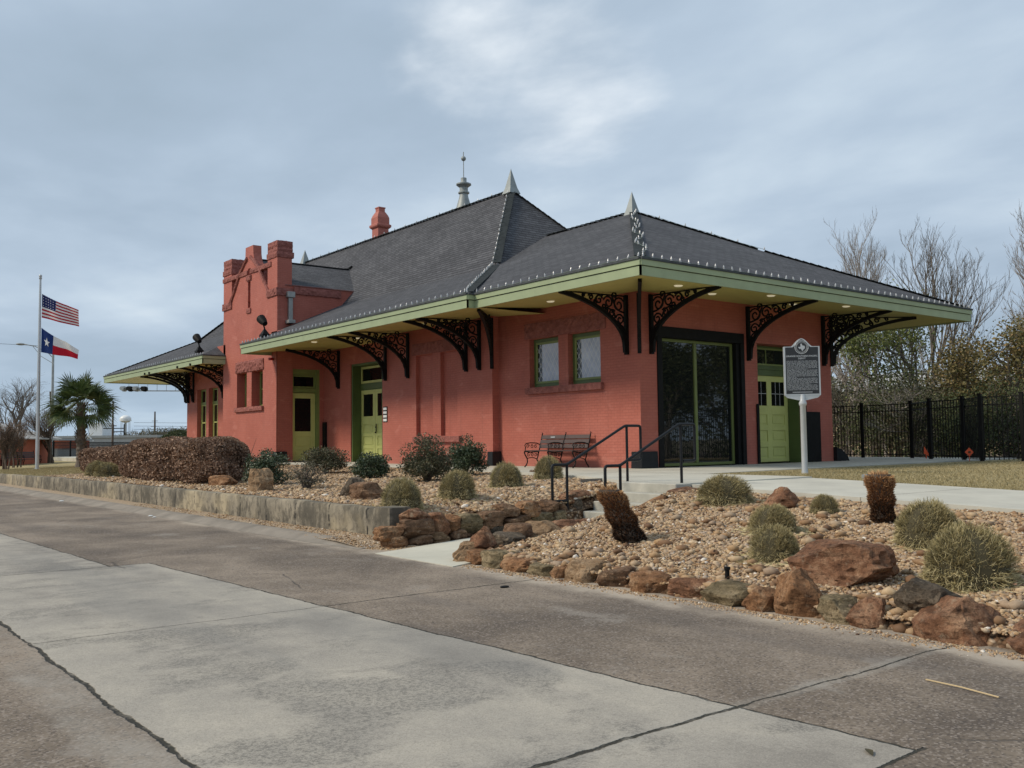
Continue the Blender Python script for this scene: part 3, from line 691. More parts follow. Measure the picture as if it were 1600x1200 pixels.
# pebbles: thousands of small rounded stones
def ico():
    bm = bmesh.new(); bmesh.ops.create_icosphere(bm, subdivisions=1, radius=1.0)
    v = np.array([q.co[:] for q in bm.verts]); f = np.array([[l.index for l in q.verts] for q in bm.faces]); bm.free(); return v, f
IV, IF = ico()
def pebbles(name, region, count, lab, seed, smin=0.016, smax=0.036, mat='pebble', yb=None):
    rng = np.random.default_rng(seed); P = region(rng, count); n = len(P)
    s = (smin + (smax - smin) * rng.random(n) ** 1.3) * (1 + (rng.random(n) > 0.94) * 0.7)
    sc = np.stack([s * rng.uniform(0.9, 1.5, n), s * rng.uniform(0.8, 1.1, n), s * rng.uniform(0.5, 0.85, n)], 1)
    vj = IV[None] * (1 + 0.18 * rng.normal(size=(n, len(IV), 1))) * sc[:, None, :]
    a = rng.uniform(0, 2 * np.pi, n); t = rng.normal(0, 0.35, n); ca, sa, ct, st = np.cos(a), np.sin(a), np.cos(t), np.sin(t)
    Rz = np.zeros((n, 3, 3)); Rz[:, 0, 0] = ca; Rz[:, 0, 1] = -sa; Rz[:, 1, 0] = sa; Rz[:, 1, 1] = ca; Rz[:, 2, 2] = 1
    Rx = np.zeros((n, 3, 3)); Rx[:, 0, 0] = 1; Rx[:, 1, 1] = ct; Rx[:, 1, 2] = -st; Rx[:, 2, 1] = st; Rx[:, 2, 2] = ct
    V = np.einsum('nij,nvj->nvi', Rx @ Rz, vj) + P[:, None, :]; V[:, :, 2] += (s * 0.25)[:, None]
    F = (IF[None] + (np.arange(n) * len(IV))[:, None, None]).reshape(-1, 3)
    cl = np.array([noise.noise(Vector((q[0] * 1.3, q[1] * 1.3, 7))) for q in P]); tone = np.clip(rng.normal(0.45, 0.20, n) + .12 * cl, 0, .88); tone = np.where(rng.random(n) > 0.982, 1.0, tone)
    o = npmesh(name, V.reshape(-1, 3), F, M[mat], tone=np.repeat(tone, len(IV)), smooth=True); tag(o, lab, 'gravel', kind='stuff'); return o
def regR(rng, n):
    x = rng.uniform(-10.40, -5.40, n); y = -6.4 - 9.4 * rng.random(n) ** 0.9
    z = np.array([HR(a, b) for a, b in zip(x, y)]); keep = np.array([b < wedge(a) - 0.16 for a, b in zip(x, y)]) | (x > -6.2)
    return np.stack([x, y, z], 1)[keep]
def regL(rng, n):
    y = -4.85 + 23 * rng.random(n) ** 1.7; x = np.empty(n); u = rng.random(n) ** 1.15
    for i in range(n): x[i] = -9.80 + (pedge(y[i]) - 0.05 + 9.80) * u[i]
    return np.stack([x, y, [H(a, b) + bump_g(a, b) for a, b in zip(x, y)]], 1)
pebbles('gravel', regR, 76000, 'tan and brown river gravel filling the bed to the right of the steps', 5, 0.009, 0.024)
pebbles('gravel', regL, 60000, 'tan and brown river gravel filling the bed behind the old concrete wall', 6, 0.015, 0.034)
def regD(rng, n):
    y = -5.4 + 12 * rng.random(n) ** 1.6; x = rng.uniform(-10.6, -10.06, n); return np.stack([x, y, np.full(n, -0.70) + 0.05 * (x + 10.6) / 0.6 - 0.07 * np.clip((-4.3 - y) / .9, 0, 1)], 1)
pebbles('grit', regD, 3500, 'fine sandy grit along the foot of the concrete wall', 8, 0.006, 0.015)

# ================================================================== retaining wall
t = empty('retaining_wall', (WX, -4.3, -0.7)); tag(t, 'long low weathered concrete retaining wall with dark cracks beside the road', 'wall')
mb = MB(); rngw = random.Random(3)
ysw = frange(0, 75, 300); prof = [(0.0, -0.2), (0.0, 0.12), (0.0, 0.28), (0.0, 0.42), (0.015, 0.452), (0.10, 0.455), (0.20, 0.452), (0.225, 0.40), (0.225, -0.2)]
for j, y in enumerate(ysw):
    for i, (x, z) in enumerate(prof):
        w = 0.020 * noise.noise(Vector((x * 4, y * 2.2, z * 5))) + 0.012 * noise.noise(Vector((y * 9, z * 12, 1)))
        f = y > 18; dz = -0.0065 * max(0, y - 20)
        mb.v.append((x + (w if i < 5 else 0), y, z + w * (1.0 if i in (3, 4, 5, 6) else 0) + dz))
k = len(prof)
for j in range(len(ysw) - 1):
    for i in range(k - 1): a = j * k + i; mb.f.append((a, a + 1, a + 1 + k, a + k))
mb.f.append(tuple(range(k)))
mb.build('wall_face', M['wallc'], t, smooth=True)
mb = MB(); rough_box(mb, -0.02, -0.42, -0.12, 0.34, -0.005, 0.475, 0.014, 0.08, 4)
mb.build('end_block', M['wallc'], t, smooth=True)
mb = MB(); mb.tube([(-0.012, -0.05, 0.06), (0.05, -0.05, 0.06)], 0.028, 10); mb.build('drain_hole', M['iron'], t)

# ================================================================== depot
D = empty('depot_building', (0, 0, 0)); tag(D, 'red painted brick railway depot with grey hipped roofs, wide green eaves and black scrollwork brackets', 'train station')
EX = 8.3; YF = 32.0
def wall(mb, axis, c, a0, a1, z0, z1, openings, depth, out):
    # wall face at axis=c running a0..a1, with reveals of given depth going inward (-out)
    As = sorted({a0, a1, *[q for o in openings for q in o[:2]]}); Zs = sorted({z0, z1, *[q for o in openings for q in o[2:4]]})
    P = (lambda a, z, d=0.0: (c - out * d, a, z)) if axis == 'x' else (lambda a, z, d=0.0: (a, c - out * d, z))
    for i in range(len(As) - 1):
        for j in range(len(Zs) - 1):
            am, zm = (As[i] + As[i + 1]) / 2, (Zs[j] + Zs[j + 1]) / 2
            if any(o[0] < am < o[1] and o[2] < zm < o[3] for o in openings): continue
            mb.add([P(As[i], Zs[j]), P(As[i + 1], Zs[j]), P(As[i + 1], Zs[j + 1]), P(As[i], Zs[j + 1])], [(0, 1, 2, 3)])
    for o in openings:
        b0, b1, y0, y1 = o[:4]; d = o[4] if len(o) > 4 else depth
        q = [(b0, y0), (b1, y0), (b1, y1), (b0, y1)]
        for k in range(4):
            p, r = q[k], q[(k + 1) % 4]; mb.add([P(*p), P(*r), P(*r, d), P(*p, d)], [(0, 1, 2, 3)])
        if len(o) > 5 and o[5]: mb.add([P(b0, y0, d), P(b1, y0, d), P(b1, y1, d), P(b0, y1, d)], [(0, 1, 2, 3)])
mb = MB()
# wing: west (two leaded windows), south (glazed freight door, panelled door), east
wall(mb, 'x', 0.0, 0.0, 5.83, -0.3, 4.6, [(1.42, 2.70, 2.24, 3.63), (3.10, 4.37, 2.24, 3.63)], 0.26, -1)
wall(mb, 'y', 0.0, 0.0, EX, -0.3, 4.6, [(0.72, 4.05, 0.0, 3.58, 0.30), (4.72, 6.68, 0.0, 3.40, 0.44)], 0.3, -1)
wall(mb, 'x', EX, 0.0, 36.9 - 4.9, -0.3, 4.6, [], 0.3, 1)
w_wing = mb.build('wall', M['brick'], D); tag(w_wing, 'painted brick walls of the near wing')
mb = MB()
wall(mb, 'y', 5.83, -0.25, 0.0, -0.3, 4.9, [], 0.3, -1)
# blind bays: two tall shallow recesses above a stone sill
wall(mb, 'x', -0.25, 5.83, 12.25, -0.3, 4.9, [(7.65, 8.59, 0.92, 3.60, 0.13, True), (9.04, 10.05, 0.92, 3.60, 0.13, True)], 0.13, -1)
wall(mb, 'y', 12.25, -0.25, 0.6, -0.3, 4.9, [], 0.3, 1)
wall(mb, 'x', 0.6, 12.25, 18.4, -0.3, 4.9, [(13.3, 16.12, 0.0, 3.78, 0.40)], 0.4, -1)
wall(mb, 'y', 18.4, -1.45, 0.6, -0.3, 4.9, [(-0.78, 0.42, 0.0, 3.72, 0.22)], 0.22, -1)
w_s = mb.build('wall', M['brick'], D); tag(w_s, 'painted brick walls of the main hall up to the tower')
mb = MB()
wall(mb, 'y', YF, -0.25, EX, -0.3, 4.9, [], 0.3, 1)
wall(mb, 'x', -0.25, 23.95, YF, -0.3, 4.9, [(27.75, 28.95, 0.9, 3.5, 0.28), (29.30, 30.55, 0.9, 3.5, 0.28)], 0.28, -1)
w_main = mb.build('wall', M['brick'], D); tag(w_main, 'painted brick walls beyond the tower')

# tower (stepped gable front)
TX = -1.45; TY0, TY1 = 18.35, 23.98; TC = 21.15
mb = MB()
wall(mb, 'x', TX, TY0, TY1, -0.3, 6.72, [(19.72, 20.86, 2.28, 3.75, .46), (21.36, 22.42, 2.28, 3.75, .46), (TC - 0.13, TC + 0.13, 6.45, 6.72)], 0.26, -1)
wall(mb, 'y', TY1, TX, 5.0, -0.3, 7.05, [], 0.3, 1)
wall(mb, 'y', TY0, TX, -0.0 + 5.0, 4.9, 7.05, [], 0.3, -1)
mb.add([(TX, TY0, -0.3), (TX, TY0 + 0.05, -0.3), (TX, TY0 + 0.05, 5.0), (TX, TY0, 5.0)], [(0, 1, 2, 3)])
wall(mb, 'y', TY0, TX, -0.78, -0.3, 4.9, [], 0.3, -1)
# gable between the piers: raking shoulders, waisted centre block, slit openings
def gable_half(s):
    yc = lambda d: TC + s * d
    for (d0, d1, za, zb) in ((0.13, 2.10, 6.72, 7.57),):
        pass
    out = [(0.13, 6.72), (1.97, 6.72), (1.80, 6.95), (1.02, 7.95), (0.72, 8.15), (0.50, 8.42), (0.42, 8.70), (0.40, 9.05), (0.0, 9.05), (0.0, 8.12), (0.13, 8.12), (0.13, 7.84), (0.0, 7.84), (0.0, 7.57), (0.13, 7.57)]
    return [(yc(a), z) for a, z in out]
for s in (-1, 1):
    mb.prism(gable_half(s), lambda a, z: (TX, a, z), lambda a, z: (TX + 0.36, a, z))
for y0, y1 in ((TY0, TY0 + 0.92), (TY1 - 0.92, TY1)): mb.box(TX - .003, y0 - .004, 6.72, TX + 0.62, y1 + .004, 8.2)
mb.box(TX + 0.30, TC - 0.4, 6.3, TX + 0.34, TC + 0.4, 8.9)
w_tow = mb.build('tower_wall', M['brick'], D, fix=False)
def trim(name, *boxes, parent=D):
    mb = MB()
    for b in boxes: rough_box(mb, *b)
    return mb.build(name, M['trim'], parent)
for y0, y1, q in ((TY0, TY0 + 0.92, 0), (TY1 - 0.92, TY1, 20)):
    trim('pier_cap', (TX - 0.04, y0 - 0.04, 8.16, TX + 0.70, y1 + 0.04, 8.395, 0.03, 0.08, 1 + q), (TX - 0.01, y0 - 0.01, 8.385, TX + 0.66, y1 + 0.01, 8.84, 0.025, 0.08, 2 + q, 0.21))
    trim('corner_stone', (TX - 0.06, y0 - 0.05, 6.62, TX + 0.68, y1 + 0.05, 6.93, 0.04, 0.08, 3 + q))
trim('stone_band', (TX - 0.05, TY0 + 0.55, 7.86, TX + 0.20, TC - 0.14, 8.05, 0.03, 0.08, 4)); trim('stone_band', (TX - 0.05, TC + 0.14, 7.86, TX + 0.20, TY1 + 0.03, 8.05, 0.03, 0.08, 5))
trim('stone_boss', (TX - 0.06, TC - 0.24, 7.60, TX + 0.1, TC + 0.24, 7.82, 0.02, 0.07, 6)); trim('stone_boss', (TX - 0.05, TC - 0.22, 6.22, TX + 0.1, TC + 0.22, 6.42, 0.02, 0.07, 7))
for s_ in (-1, 1):
    mb = MB(); pts = [(2.05, 6.85), (1.55, 7.35), (1.02, 7.98), (0.5, 8.38), (0.12, 8.62)]; dense = []
    for (a, z), (b, w) in zip(pts, pts[1:]):
        for i in range(6): dense.append(Vector((TX - 0.02, TC + s_ * (a + (b - a) * i / 6), z + (w - z) * i / 6)))
    rr = random.Random(5 + s_); mb.tube(dense, [0.065 + 0.02 * rr.random() for _ in dense], 6); mb.build('raking_moulding', M['trim'], D)
trim('string_course', (TX + 0.7, TY0 - 0.06, 6.72, 1.35, TY0 + 0.05, 7.02, 0.03, 0.09, 8))
trim('window_lintel', (TX - 0.05, 19.62, 3.76, TX + 0.03, 22.52, 4.22, 0.05, 0.09, 9)); trim('window_sill', (TX - 0.10, 19.62, 2.10, TX + 0.02, 22.52, 2.275, 0.02, 0.09, 10))
trim('window_lintel', (-0.035, 1.20, 3.64, 0.02, 4.55, 4.08, 0.018, 0.09, 11)); trim('window_sill', (-0.11, 1.32, 2.05, 0.01, 4.47, 2.235, 0.012, 0.09, 12))
trim('window_lintel', (-0.285, 7.40, 3.61, -0.24, 10.25, 3.98, 0.014, 0.09, 13)); trim('window_sill', (-0.36, 7.43, 0.72, -0.24, 10.12, 0.905, 0.012, 0.09, 14))
mb = MB(); mb.box(-1.2, TY0 - 0.012, 7.02, 2.2, TY0 + 0.1, 7.09); mb.build('coping', M['brick'], D); mb = MB(); mb.box(-1.2, TY1 + .012, 7.02, 2.2, TY1 - 0.1, 7.09); mb.build('coping', M['brick'], D)

# ---------------------------------------------------------------- roofs (UVs follow the slope)
class Roof:
    def __init__(s): s.v = []; s.f = []; s.u = []
    def quad(s, pts):
        # pts[0]->pts[1] runs along the eave (horizontal)
        P = [Vector(p) for p in pts]; e = (P[1] - P[0]); e.z = 0; e.normalize(); nrm = (P[1] - P[0]).cross(P[2] - P[0]).normalized(); up = nrm.cross(e).normalized()
        if up.z < 0: up = -up
        k = len(s.v); s.v += [tuple(p) for p in P]; s.f.append(tuple(range(k, k + len(P)))); s.u.append([(p.dot(e), p.dot(up)) for p in P])
    def build(s, name, mat, parent):
        me = bpy.data.meshes.new(name); me.from_pydata(s.v, [], s.f); l = me.uv_layers.new(name='UVMap')
        i = 0
        for u in s.u:
            for q in u: l.data[i].uv = q; i += 1
        bm = bmesh.new(); bm.from_mesh(me); bmesh.ops.recalc_face_normals(bm, faces=bm.faces)
        for f in bm.faces:
            if f.normal.z < 0: f.normal_flip()
        bm.to_mesh(me); bm.free(); return link(name, me, mat, parent)
ZE = 4.64
RX = 4.83
# main roof: eave, kink, ridge
mW, mE, mS, mN = -2.72, 12.38, 3.60, 39.1; kI = 4.12; kz = 6.45; rz_ = 10.25; rS, rN = 11.2, 28.9
r = Roof(); k0 = (mW + kI, mE - kI, mS + kI, mN - kI)
cutx = TX + 0.1
def ez(x): return ZE + (kz - ZE) * (x - mW) / kI
def ez2(x): return ZE + (kz - ZE) * (x - mW - .25) / (kI - .25)
hp = TX - mW
r.quad([(mW, mS, ZE), (mW, 18.9, ZE), (TX, 18.9 - hp, ez(TX)), (TX, 18.9, ez(TX)), (k0[0], 18.9, kz), (k0[0], k0[2], kz)]); r.quad([(mW, 18.9, ZE), (TX, 18.9, ZE), (TX, 18.9 - hp, ez(TX))])
r.quad([(cutx, 18.9, ez(cutx)), (cutx, 23.75, ez(cutx)), (k0[0], 23.75, kz), (k0[0], 18.9, kz)])
hq = TX - mW - .25
r.quad([(mW + 0.25, 23.75, ZE), (mW + 0.25, mN, ZE), (k0[0], k0[3], kz), (k0[0], 23.75, kz), (TX, 23.75, ez2(TX)), (TX, 23.75 + hq, ez2(TX))]); r.quad([(mW + .25, 23.75, ZE), (TX, 23.75, ZE), (TX, 23.75 + hq, ez2(TX))])
r.quad([(k0[0], k0[2], kz), (k0[0], k0[3], kz), (RX, rN, rz_), (RX, rS, rz_)])
r.quad([(mE, mS, ZE), (mE, mN, ZE), (k0[1], k0[3], kz), (k0[1], k0[2], kz)])
r.quad([(k0[1], k0[2], kz), (k0[1], k0[3], kz), (RX, rN, rz_), (RX, rS, rz_)])
r.quad([(mW, mS, ZE), (mE, mS, ZE), (k0[1], k0[2], kz), (k0[0], k0[2], kz)]); r.quad([(k0[0], k0[2], kz), (k0[1], k0[2], kz), (RX, rS, rz_)])
ck = MB(); ck.add([(TX, 18.9, ZE), (TX, 18.9 - hp, ez(TX)), (TX, 18.9, ez(TX))], [(0, 1, 2)]); ck.build('roof_cheek', M['brick'], D); ck = MB(); ck.add([(TX, 23.75, ZE), (TX, 23.75 + hq, ez2(TX)), (TX, 23.75, ez2(TX))], [(0, 1, 2)]); ck.build('roof_cheek', M['brick'], D)
r.quad([(mW + .25, mN, ZE), (mE, mN, ZE), (k0[1], k0[3], kz), (k0[0], k0[3], kz)]); r.quad([(k0[0], k0[3], kz), (k0[1], k0[3], kz), (RX, rN, rz_)])
roof1 = r.build('roof', M['shingle'], D); tag(roof1, 'tall steep grey shingle roof over the main hall')
wW, wE, wS = -2.49, 12.16, -2.49; wk = 4.4; wkz = 6.68; wr = 8.13
r = Roof()
r.quad([(wW, wS, ZE), (wW, 9.0, ZE), (wW + wk, 9.0, wkz), (wW + wk, wS + wk, wkz)]); r.quad([(wW + wk, wS + wk, wkz), (wW + wk, 11, wkz), (RX, 11, wr), (RX, 4.83, wr)])
r.quad([(wE, wS, ZE), (wE, 9.0, ZE), (wE - wk, 9.0, wkz), (wE - wk, wS + wk, wkz)]); r.quad([(wE - wk, wS + wk, wkz), (wE - wk, 11, wkz), (RX, 11, wr), (RX, 4.83, wr)])
r.quad([(wW, wS, ZE), (wE, wS, ZE), (wE - wk, wS + wk, wkz), (wW + wk, wS + wk, wkz)]); r.quad([(wW + wk, wS + wk, wkz), (wE - wk, wS + wk, wkz), (RX, 4.83, wr)])
roof2 = r.build('roof', M['shingle'], D); tag(roof2, 'lower grey shingle hipped roof over the near wing')
r = Roof()
for s in (-1, 1):
    r.quad([(-1.12, TC + s * 2.85, 7.06), (5.0, TC + s * 2.85, 7.06), (5.0, TC, 8.52), (-1.12, TC, 8.52)])
roof3 = r.build('roof', M['shingle'], D); tag(roof3, 'small gabled shingle roof behind the tower front')
# track-side turret roof that carries the tall finial
r = Roof()
for i in range(8):
    a0, a1 = i * math.pi / 4 + .39, (i + 1) * math.pi / 4 + .39; c = (8.4, 19.4)
    r.quad([(c[0] + 2.4 * math.cos(a0), c[1] + 2.4 * math.sin(a0), 7.0), (c[0] + 2.4 * math.cos(a1), c[1] + 2.4 * math.sin(a1), 7.0), (c[0] + .3 * math.cos(a1), c[1] + .3 * math.sin(a1), 11.4), (c[0] + .3 * math.cos(a0), c[1] + .3 * math.sin(a0), 11.4)])
tag(r.build('roof', M['shingle'], D), 'turret roof rising behind the main ridge')

# hip and ridge caps
mb = MB()
def cap(p, q, w=0.30, h=0.035, dz=0.02): mb.bar(Vector(p) + Vector((0, 0, dz)), Vector(q) + Vector((0, 0, dz)), w, h)
def caps(p, q, w=0.30):
    p, q = Vector(p), Vector(q); p = p + (q - p).normalized() * 0.22; n = max(1, int((q - p).length / 0.24))
    for i in range(n):
        a, b = p.lerp(q, i / n), p.lerp(q, (i + 0.98) / n); mb.bar(a + Vector((0, 0, 0.006)), b + Vector((0, 0, 0.026)), w * .85, 0.018)
caps((mW, mS, ZE), (k0[0], k0[2], kz)); caps((k0[0], k0[2], kz), (RX, rS, rz_)); caps((RX, rS, rz_), (RX, rN, rz_), 0.26); caps((mE, mS, ZE), (k0[1], k0[2], kz)); caps((k0[1], k0[2], kz), (RX, rS, rz_))
caps((mW + .25, mN, ZE), (k0[0], k0[3], kz)); caps((k0[0], k0[3], kz), (RX, rN, rz_))
mb.build('ridge_cap', M['hipcap'], D)
mb = MB(); caps((wW, wS, ZE), (wW + wk, wS + wk, wkz)); caps((wW + wk, wS + wk, wkz), (RX, 4.83, wr)); caps((RX, 4.83, wr), (RX, 9.2, wr)); caps((wE, wS, ZE), (wE - wk, wS + wk, wkz)); caps((wE - wk, wS + wk, wkz), (RX, 4.83, wr))
mb.build('ridge_cap', M['hipcap'], D)
mb = MB(); mb.tube([(-1.12, TC, 8.53), (3.0, TC, 8.53), (3.2, TC, 8.56), (3.4, TC, 8.72)], 0.05, 6); mb.build('ridge_cap', M['iron'], D)

# fascia boards, drip edge, soffits
FB, FT = 4.255, 4.60
def eave_run(pts, name='fascia'):
    # pts run with the outside on the right-hand side of travel
    lo, hi, dr = MB(), MB(), MB()
    for (a, b) in zip(pts, pts[1:]):
        a, b = Vector((*a, 0)), Vector((*b, 0)); d = (b - a).normalized(); o = Vector((d.y, -d.x, 0)); e = 0.001
        def bd(m, z0, z1, th, off):
            p = a + o * off - d * 0.0; q = b + o * off; i = -o * th
            x = [p + d * -th * 0 , q, q + i, p + i]
            m.add([(*v.xy, z0) for v in x] + [(*v.xy, z1) for v in x], [(0, 1, 2, 3), (4, 7, 6, 5), (0, 4, 5, 1), (1, 5, 6, 2), (2, 6, 7, 3), (3, 7, 4, 0)])
        bd(lo, FB, FB + 0.205, 0.04, 0.0); bd(hi, FB + 0.222, FT, 0.04, 0.028); bd(dr, FT + 0.004, FT + 0.052, 0.10, 0.055)
    lo.build(name, M['fascia'], D); hi.build(name, M['fascia'], D); dr.build('drip_edge', M['ridge'], D)
eave_run([(mW, 18.9), (mW, mS), (wW, mS), (wW, wS), (wE, wS), (wE, mS - 0.001), (mE, mS - 0.001), (mE, mN), (mW + .25, mN), (mW + .25, 23.75), (TX, 23.75)])
eave_run([(TX, 18.9), (mW, 18.9)])
def soffit(outer, inner, dz=0.17):
    mb = MB()
    for (a, b, c, d) in zip(outer, outer[1:], inner, inner[1:]):
        mb.add([(*a, FB + 0.045), (*b, FB + 0.045), (*d, FB + 0.045 + dz), (*c, FB + 0.045 + dz)], [(0, 1, 2, 3)])
    return mb.build('soffit', M['soffit'], D, fix=False)
e = 0.03
soffit([(wW + e, mS + 0.2), (wW + e, wS + e), (wE - e, wS + e), (wE - e, 12)], [(0.02, mS + 0.2), (0.02, 0.02), (EX, 0.02), (EX, 12)])
soffit([(mW + e, 18.87), (mW + e, mS + e), (wW + e, mS + e), (0.02, mS + e)], [(-0.22, 18.87), (-0.22, 5.85), (0.0, 5.85), (0.3, 5.85)])
mb = MB(); mb.box(-0.22, 12.2, 4.47, 0.9, 18.5, 4.52); mb.build('soffit', M['soffit'], D)
soffit([(EX + 2, mN - e), (mW + .25 + e, mN - e), (mW + .25 + e, 23.78)], [(EX + 2, YF), (-0.22, YF), (-0.22, 23.78)])
mb = MB(); mb.box(EX, 12, 4.40, mE - .05, mN - .05, 4.44); mb.build('soffit', M['soffit'], D)

# ---------------------------------------------------------------- scrollwork brackets
def spiral(c, r0, r1, a0, turns, n=14):
    return [(c[0] + (r0 + (r1 - r0) * i / n) * math.cos(a0 + turns * 2 * math.pi * i / n), c[1] + (r0 + (r1 - r0) * i / n) * math.sin(a0 + turns * 2 * math.pi * i / n)) for i in range(n + 1)]
def bracket_mesh():
    # local frame: +X runs out from the wall, Z up; foot at z=2.9
    mb = MB(); TH = 0.10
    mb.box(0.0, -TH / 2, 2.88, 0.085, TH / 2, 4.40)
    arc = []
    for i in range(19):
        t = (i / 18) * 1.30; arc.append((0.10 + 2.95 * (1 - math.cos(t)), 3.10 + 1.255 * math.sin(t) ** 1.0))
    arc = [(0.085, 2.93)] + arc
    for (a, b) in zip(arc, arc[1:]): mb.bar((a[0], 0, a[1]), (b[0] + (b[0] - a[0]) * .08, 0, b[1] + (b[1] - a[1]) * .08), TH, 0.085, (0, 1, 0.001))
    mb.bar((0.06, 0, 4.37), (2.2, 0, 4.325), 0.05, 0.03)
    def w(pts, r=0.024): mb.tube([(p[0], 0, p[1]) for p in pts], r, 5)
    def S(p, q, sgn=1, k=0.28):
        p, q = Vector(p), Vector(q); d = q - p; L = d.length; n = Vector((-d.y, d.x)).normalized() * sgn
        pts = [tuple(p + d * t + n * math.sin(t * math.pi) * L * k) for t in [i / 10 for i in range(11)]]
        w(pts); r = L * 0.20
        ang = math.atan2(d.y, d.x)
        w(spiral(tuple(q + (-n) * r), r, r * 0.25, ang + sgn * math.pi / 2, -sgn * 1.15))
    for c, r0, a0, tn in (((0.30, 4.13), 0.20, 2.6, -1.4), ((0.66, 4.17), 0.17, 0.3, 1.4), ((0.98, 4.21), 0.125, 2.8, -1.3), ((1.26, 4.255), 0.085, 0.4, 1.3), ((1.50, 4.285), 0.055, 2.8, -1.2),
                          ((0.26, 3.76), 0.15, 0.2, 1.4), ((0.53, 3.90), 0.11, 2.6, -1.3), ((0.20, 3.48), 0.09, 0.3, -1.3), ((0.17, 3.27), 0.05, 0.5, 1.1), ((0.80, 4.05), 0.075, 5.0, 1.2)):
        w(spiral(c, r0, r0 * 0.22, a0, tn, 18))
    S((0.10, 3.40), (0.32, 3.66), 1, .2); S((0.12, 3.95), (0.50, 4.28), -1, .2); S((0.85, 4.32), (1.12, 4.20), 1, .2); S((0.42, 3.78), (0.66, 4.02), 1, .2)
    me = mb.build('bracket', M['iron'], None)
    return me
_b = bracket_mesh(); bme = _b.data; bpy.data.objects.remove(_b)
def bracket(x, y, ang, sc=1.0, lab=None):
    o = bpy.data.objects.new('bracket', bme); COL.objects.link(o); o.parent = D; o.location = (x, y, 0); o.rotation_euler = (0, 0, ang); o.scale = (sc, 1, 1)
    if lab: o['label'] = lab
    return o
Wd, Sd, Nd, Ed = math.pi, -math.pi / 2, math.pi / 2, 0.0
for x, y, a in ((0, 0.41, Wd), (0.40, 0, Sd), (4.30, 0, Sd), (7.9, 0, Sd), (-0.25, 6.42, Wd), (-0.25, 7.12, Wd), (-0.25, 10.5, Wd), (-0.25, 11.98, Wd), (0.6, 17.05, Wd), (EX, 0.4, Ed),
                (-0.25, 25.2, Wd), (-0.25, 26.9, Wd), (-0.25, 31.0, Wd), (-0.25, 31.7, Wd), (0.15, YF, Nd), (4, YF, Nd)):
    bracket(x, y, a)
for x, y, a in ((0, 0, -2.356), (EX, 0, -0.785), (-0.25, 5.83, -2.356), (-0.25, YF, 2.356)): bracket(x, y, a, 1.12)

# ---------------------------------------------------------------- windows and doors
def frame_ring(mb, axis, c, a0, a1, z0, z1, w, th, out):
    def bx(p0, p1, q0, q1):
        if axis == 'x': mb.box(c, p0, q0, c + out * th, p1, q1)
        else: mb.box(p0, c, q0, p1, c + out * th, q1)
    bx(a0, a1, z0, z0 + w); bx(a0, a1, z1 - w, z1); bx(a0, a0 + w, z0 + w, z1 - w); bx(a1 - w, a1, z0 + w, z1 - w)
# near wing leaded windows
for y0, y1 in ((1.42, 2.70), (3.10, 4.37)):
    wd = MB(); frame_ring(wd, 'x', 0.26, y0, y1, 2.245, 3.63, 0.10, 0.09, -1); wo_ = wd.build('window', M['dkgreen'], D, bevel=0.006)
    s = MB(); frame_ring(s, 'x', 0.215, y0 + 0.10, y1 - 0.10, 2.345, 3.53, 0.065, 0.06, -1); s.build('sash', M['midgreen'], wo_, bevel=0.006)
    p = MB(); p.box(0.185, y0 + 0.16, 2.405, 0.20, y1 - 0.16, 3.47); p.build('pane', M['leaded'], wo_)
# tower windows
for y0, y1 in ((19.72, 20.86), (21.36, 22.42)):
    wd = MB(); frame_ring(wd, 'x', TX + 0.46, y0, y1, 2.28, 3.75, 0.09, 0.10, -1); wo_ = wd.build('window', M['midgreen'], D)
    p = MB(); p.box(TX + 0.42, y0 + 0.09, 2.37, TX + 0.44, y1 - 0.09, 3.66); p.build('pane', M['glass'], wo_)
    p = MB(); p.box(TX + 0.38, y0 + 0.09, 2.99, TX + 0.42, y1 - 0.09, 3.04); p.build('sash', M['mossgreen'], wo_)
# tall sash windows under the far canopy
for y0, y1 in ((27.75, 28.95), (29.30, 30.55)):
    wd = MB(); frame_ring(wd, 'x', 0.03, y0, y1, 0.9, 3.5, 0.09, 0.08, -1); wd.box(-0.06, y0, 2.72, 0.02, y1, 2.86); wo_ = wd.build('window', M['midgreen'], D)
    p = MB(); p.box(0.0, y0 + 0.09, 0.98, 0.02, y1 - 0.09, 2.72); p.build('pane', M['glass'], wo_)
    p = MB(); p.box(0.0, y0 + 0.09, 2.86, 0.02, y1 - 0.09, 3.41); p.build('pane', M['glass'], wo_)
    p = MB(); p.box(-0.05, y0 + 0.09, 1.80, 0.0, y1 - 0.09, 1.86); p.box(-0.05, (y0 + y1) / 2 - .02, 0.98, 0.0, (y0 + y1) / 2 + .02, 3.41); frame_ring(p, 'x', -0.0, y0 + 0.09, y1 - 0.09, 0.98, 2.72, 0.05, 0.05, -1); p.build('sash', M['lime'], wo_)

# glazed freight opening in the south face
gd = MB(); gd.box(0.62, -0.035, 0.0, 0.80, 0.30, 3.34); gd.box(3.96, -0.035, 0.0, 4.12, 0.30, 3.34); gd.box(0.62, -0.035, 3.34, 4.12, 0.30, 3.62)
gd.box(3.82, 0.02, 0.0, 3.96, 0.28, 3.34)
gdo = gd.build('glazed_door', M['iron'], D, bevel=0.006)
p = MB(); frame_ring(p, 'y', 0.24, 0.80, 3.82, 0.02, 3.34, 0.075, 0.09, -1); p.box(2.22, 0.145, 0.095, 2.32, 0.24, 3.265); p.build('frame', M['mossgreen'], gdo, bevel=0.006)
for a, b in ((0.875, 2.22), (2.32, 3.745)):
    p = MB(); p.box(a, 0.19, 0.095, b, 0.20, 3.265); p.build('pane', M['glassf'], gdo)
# interior floor and far dark wall are hidden behind the dark glass

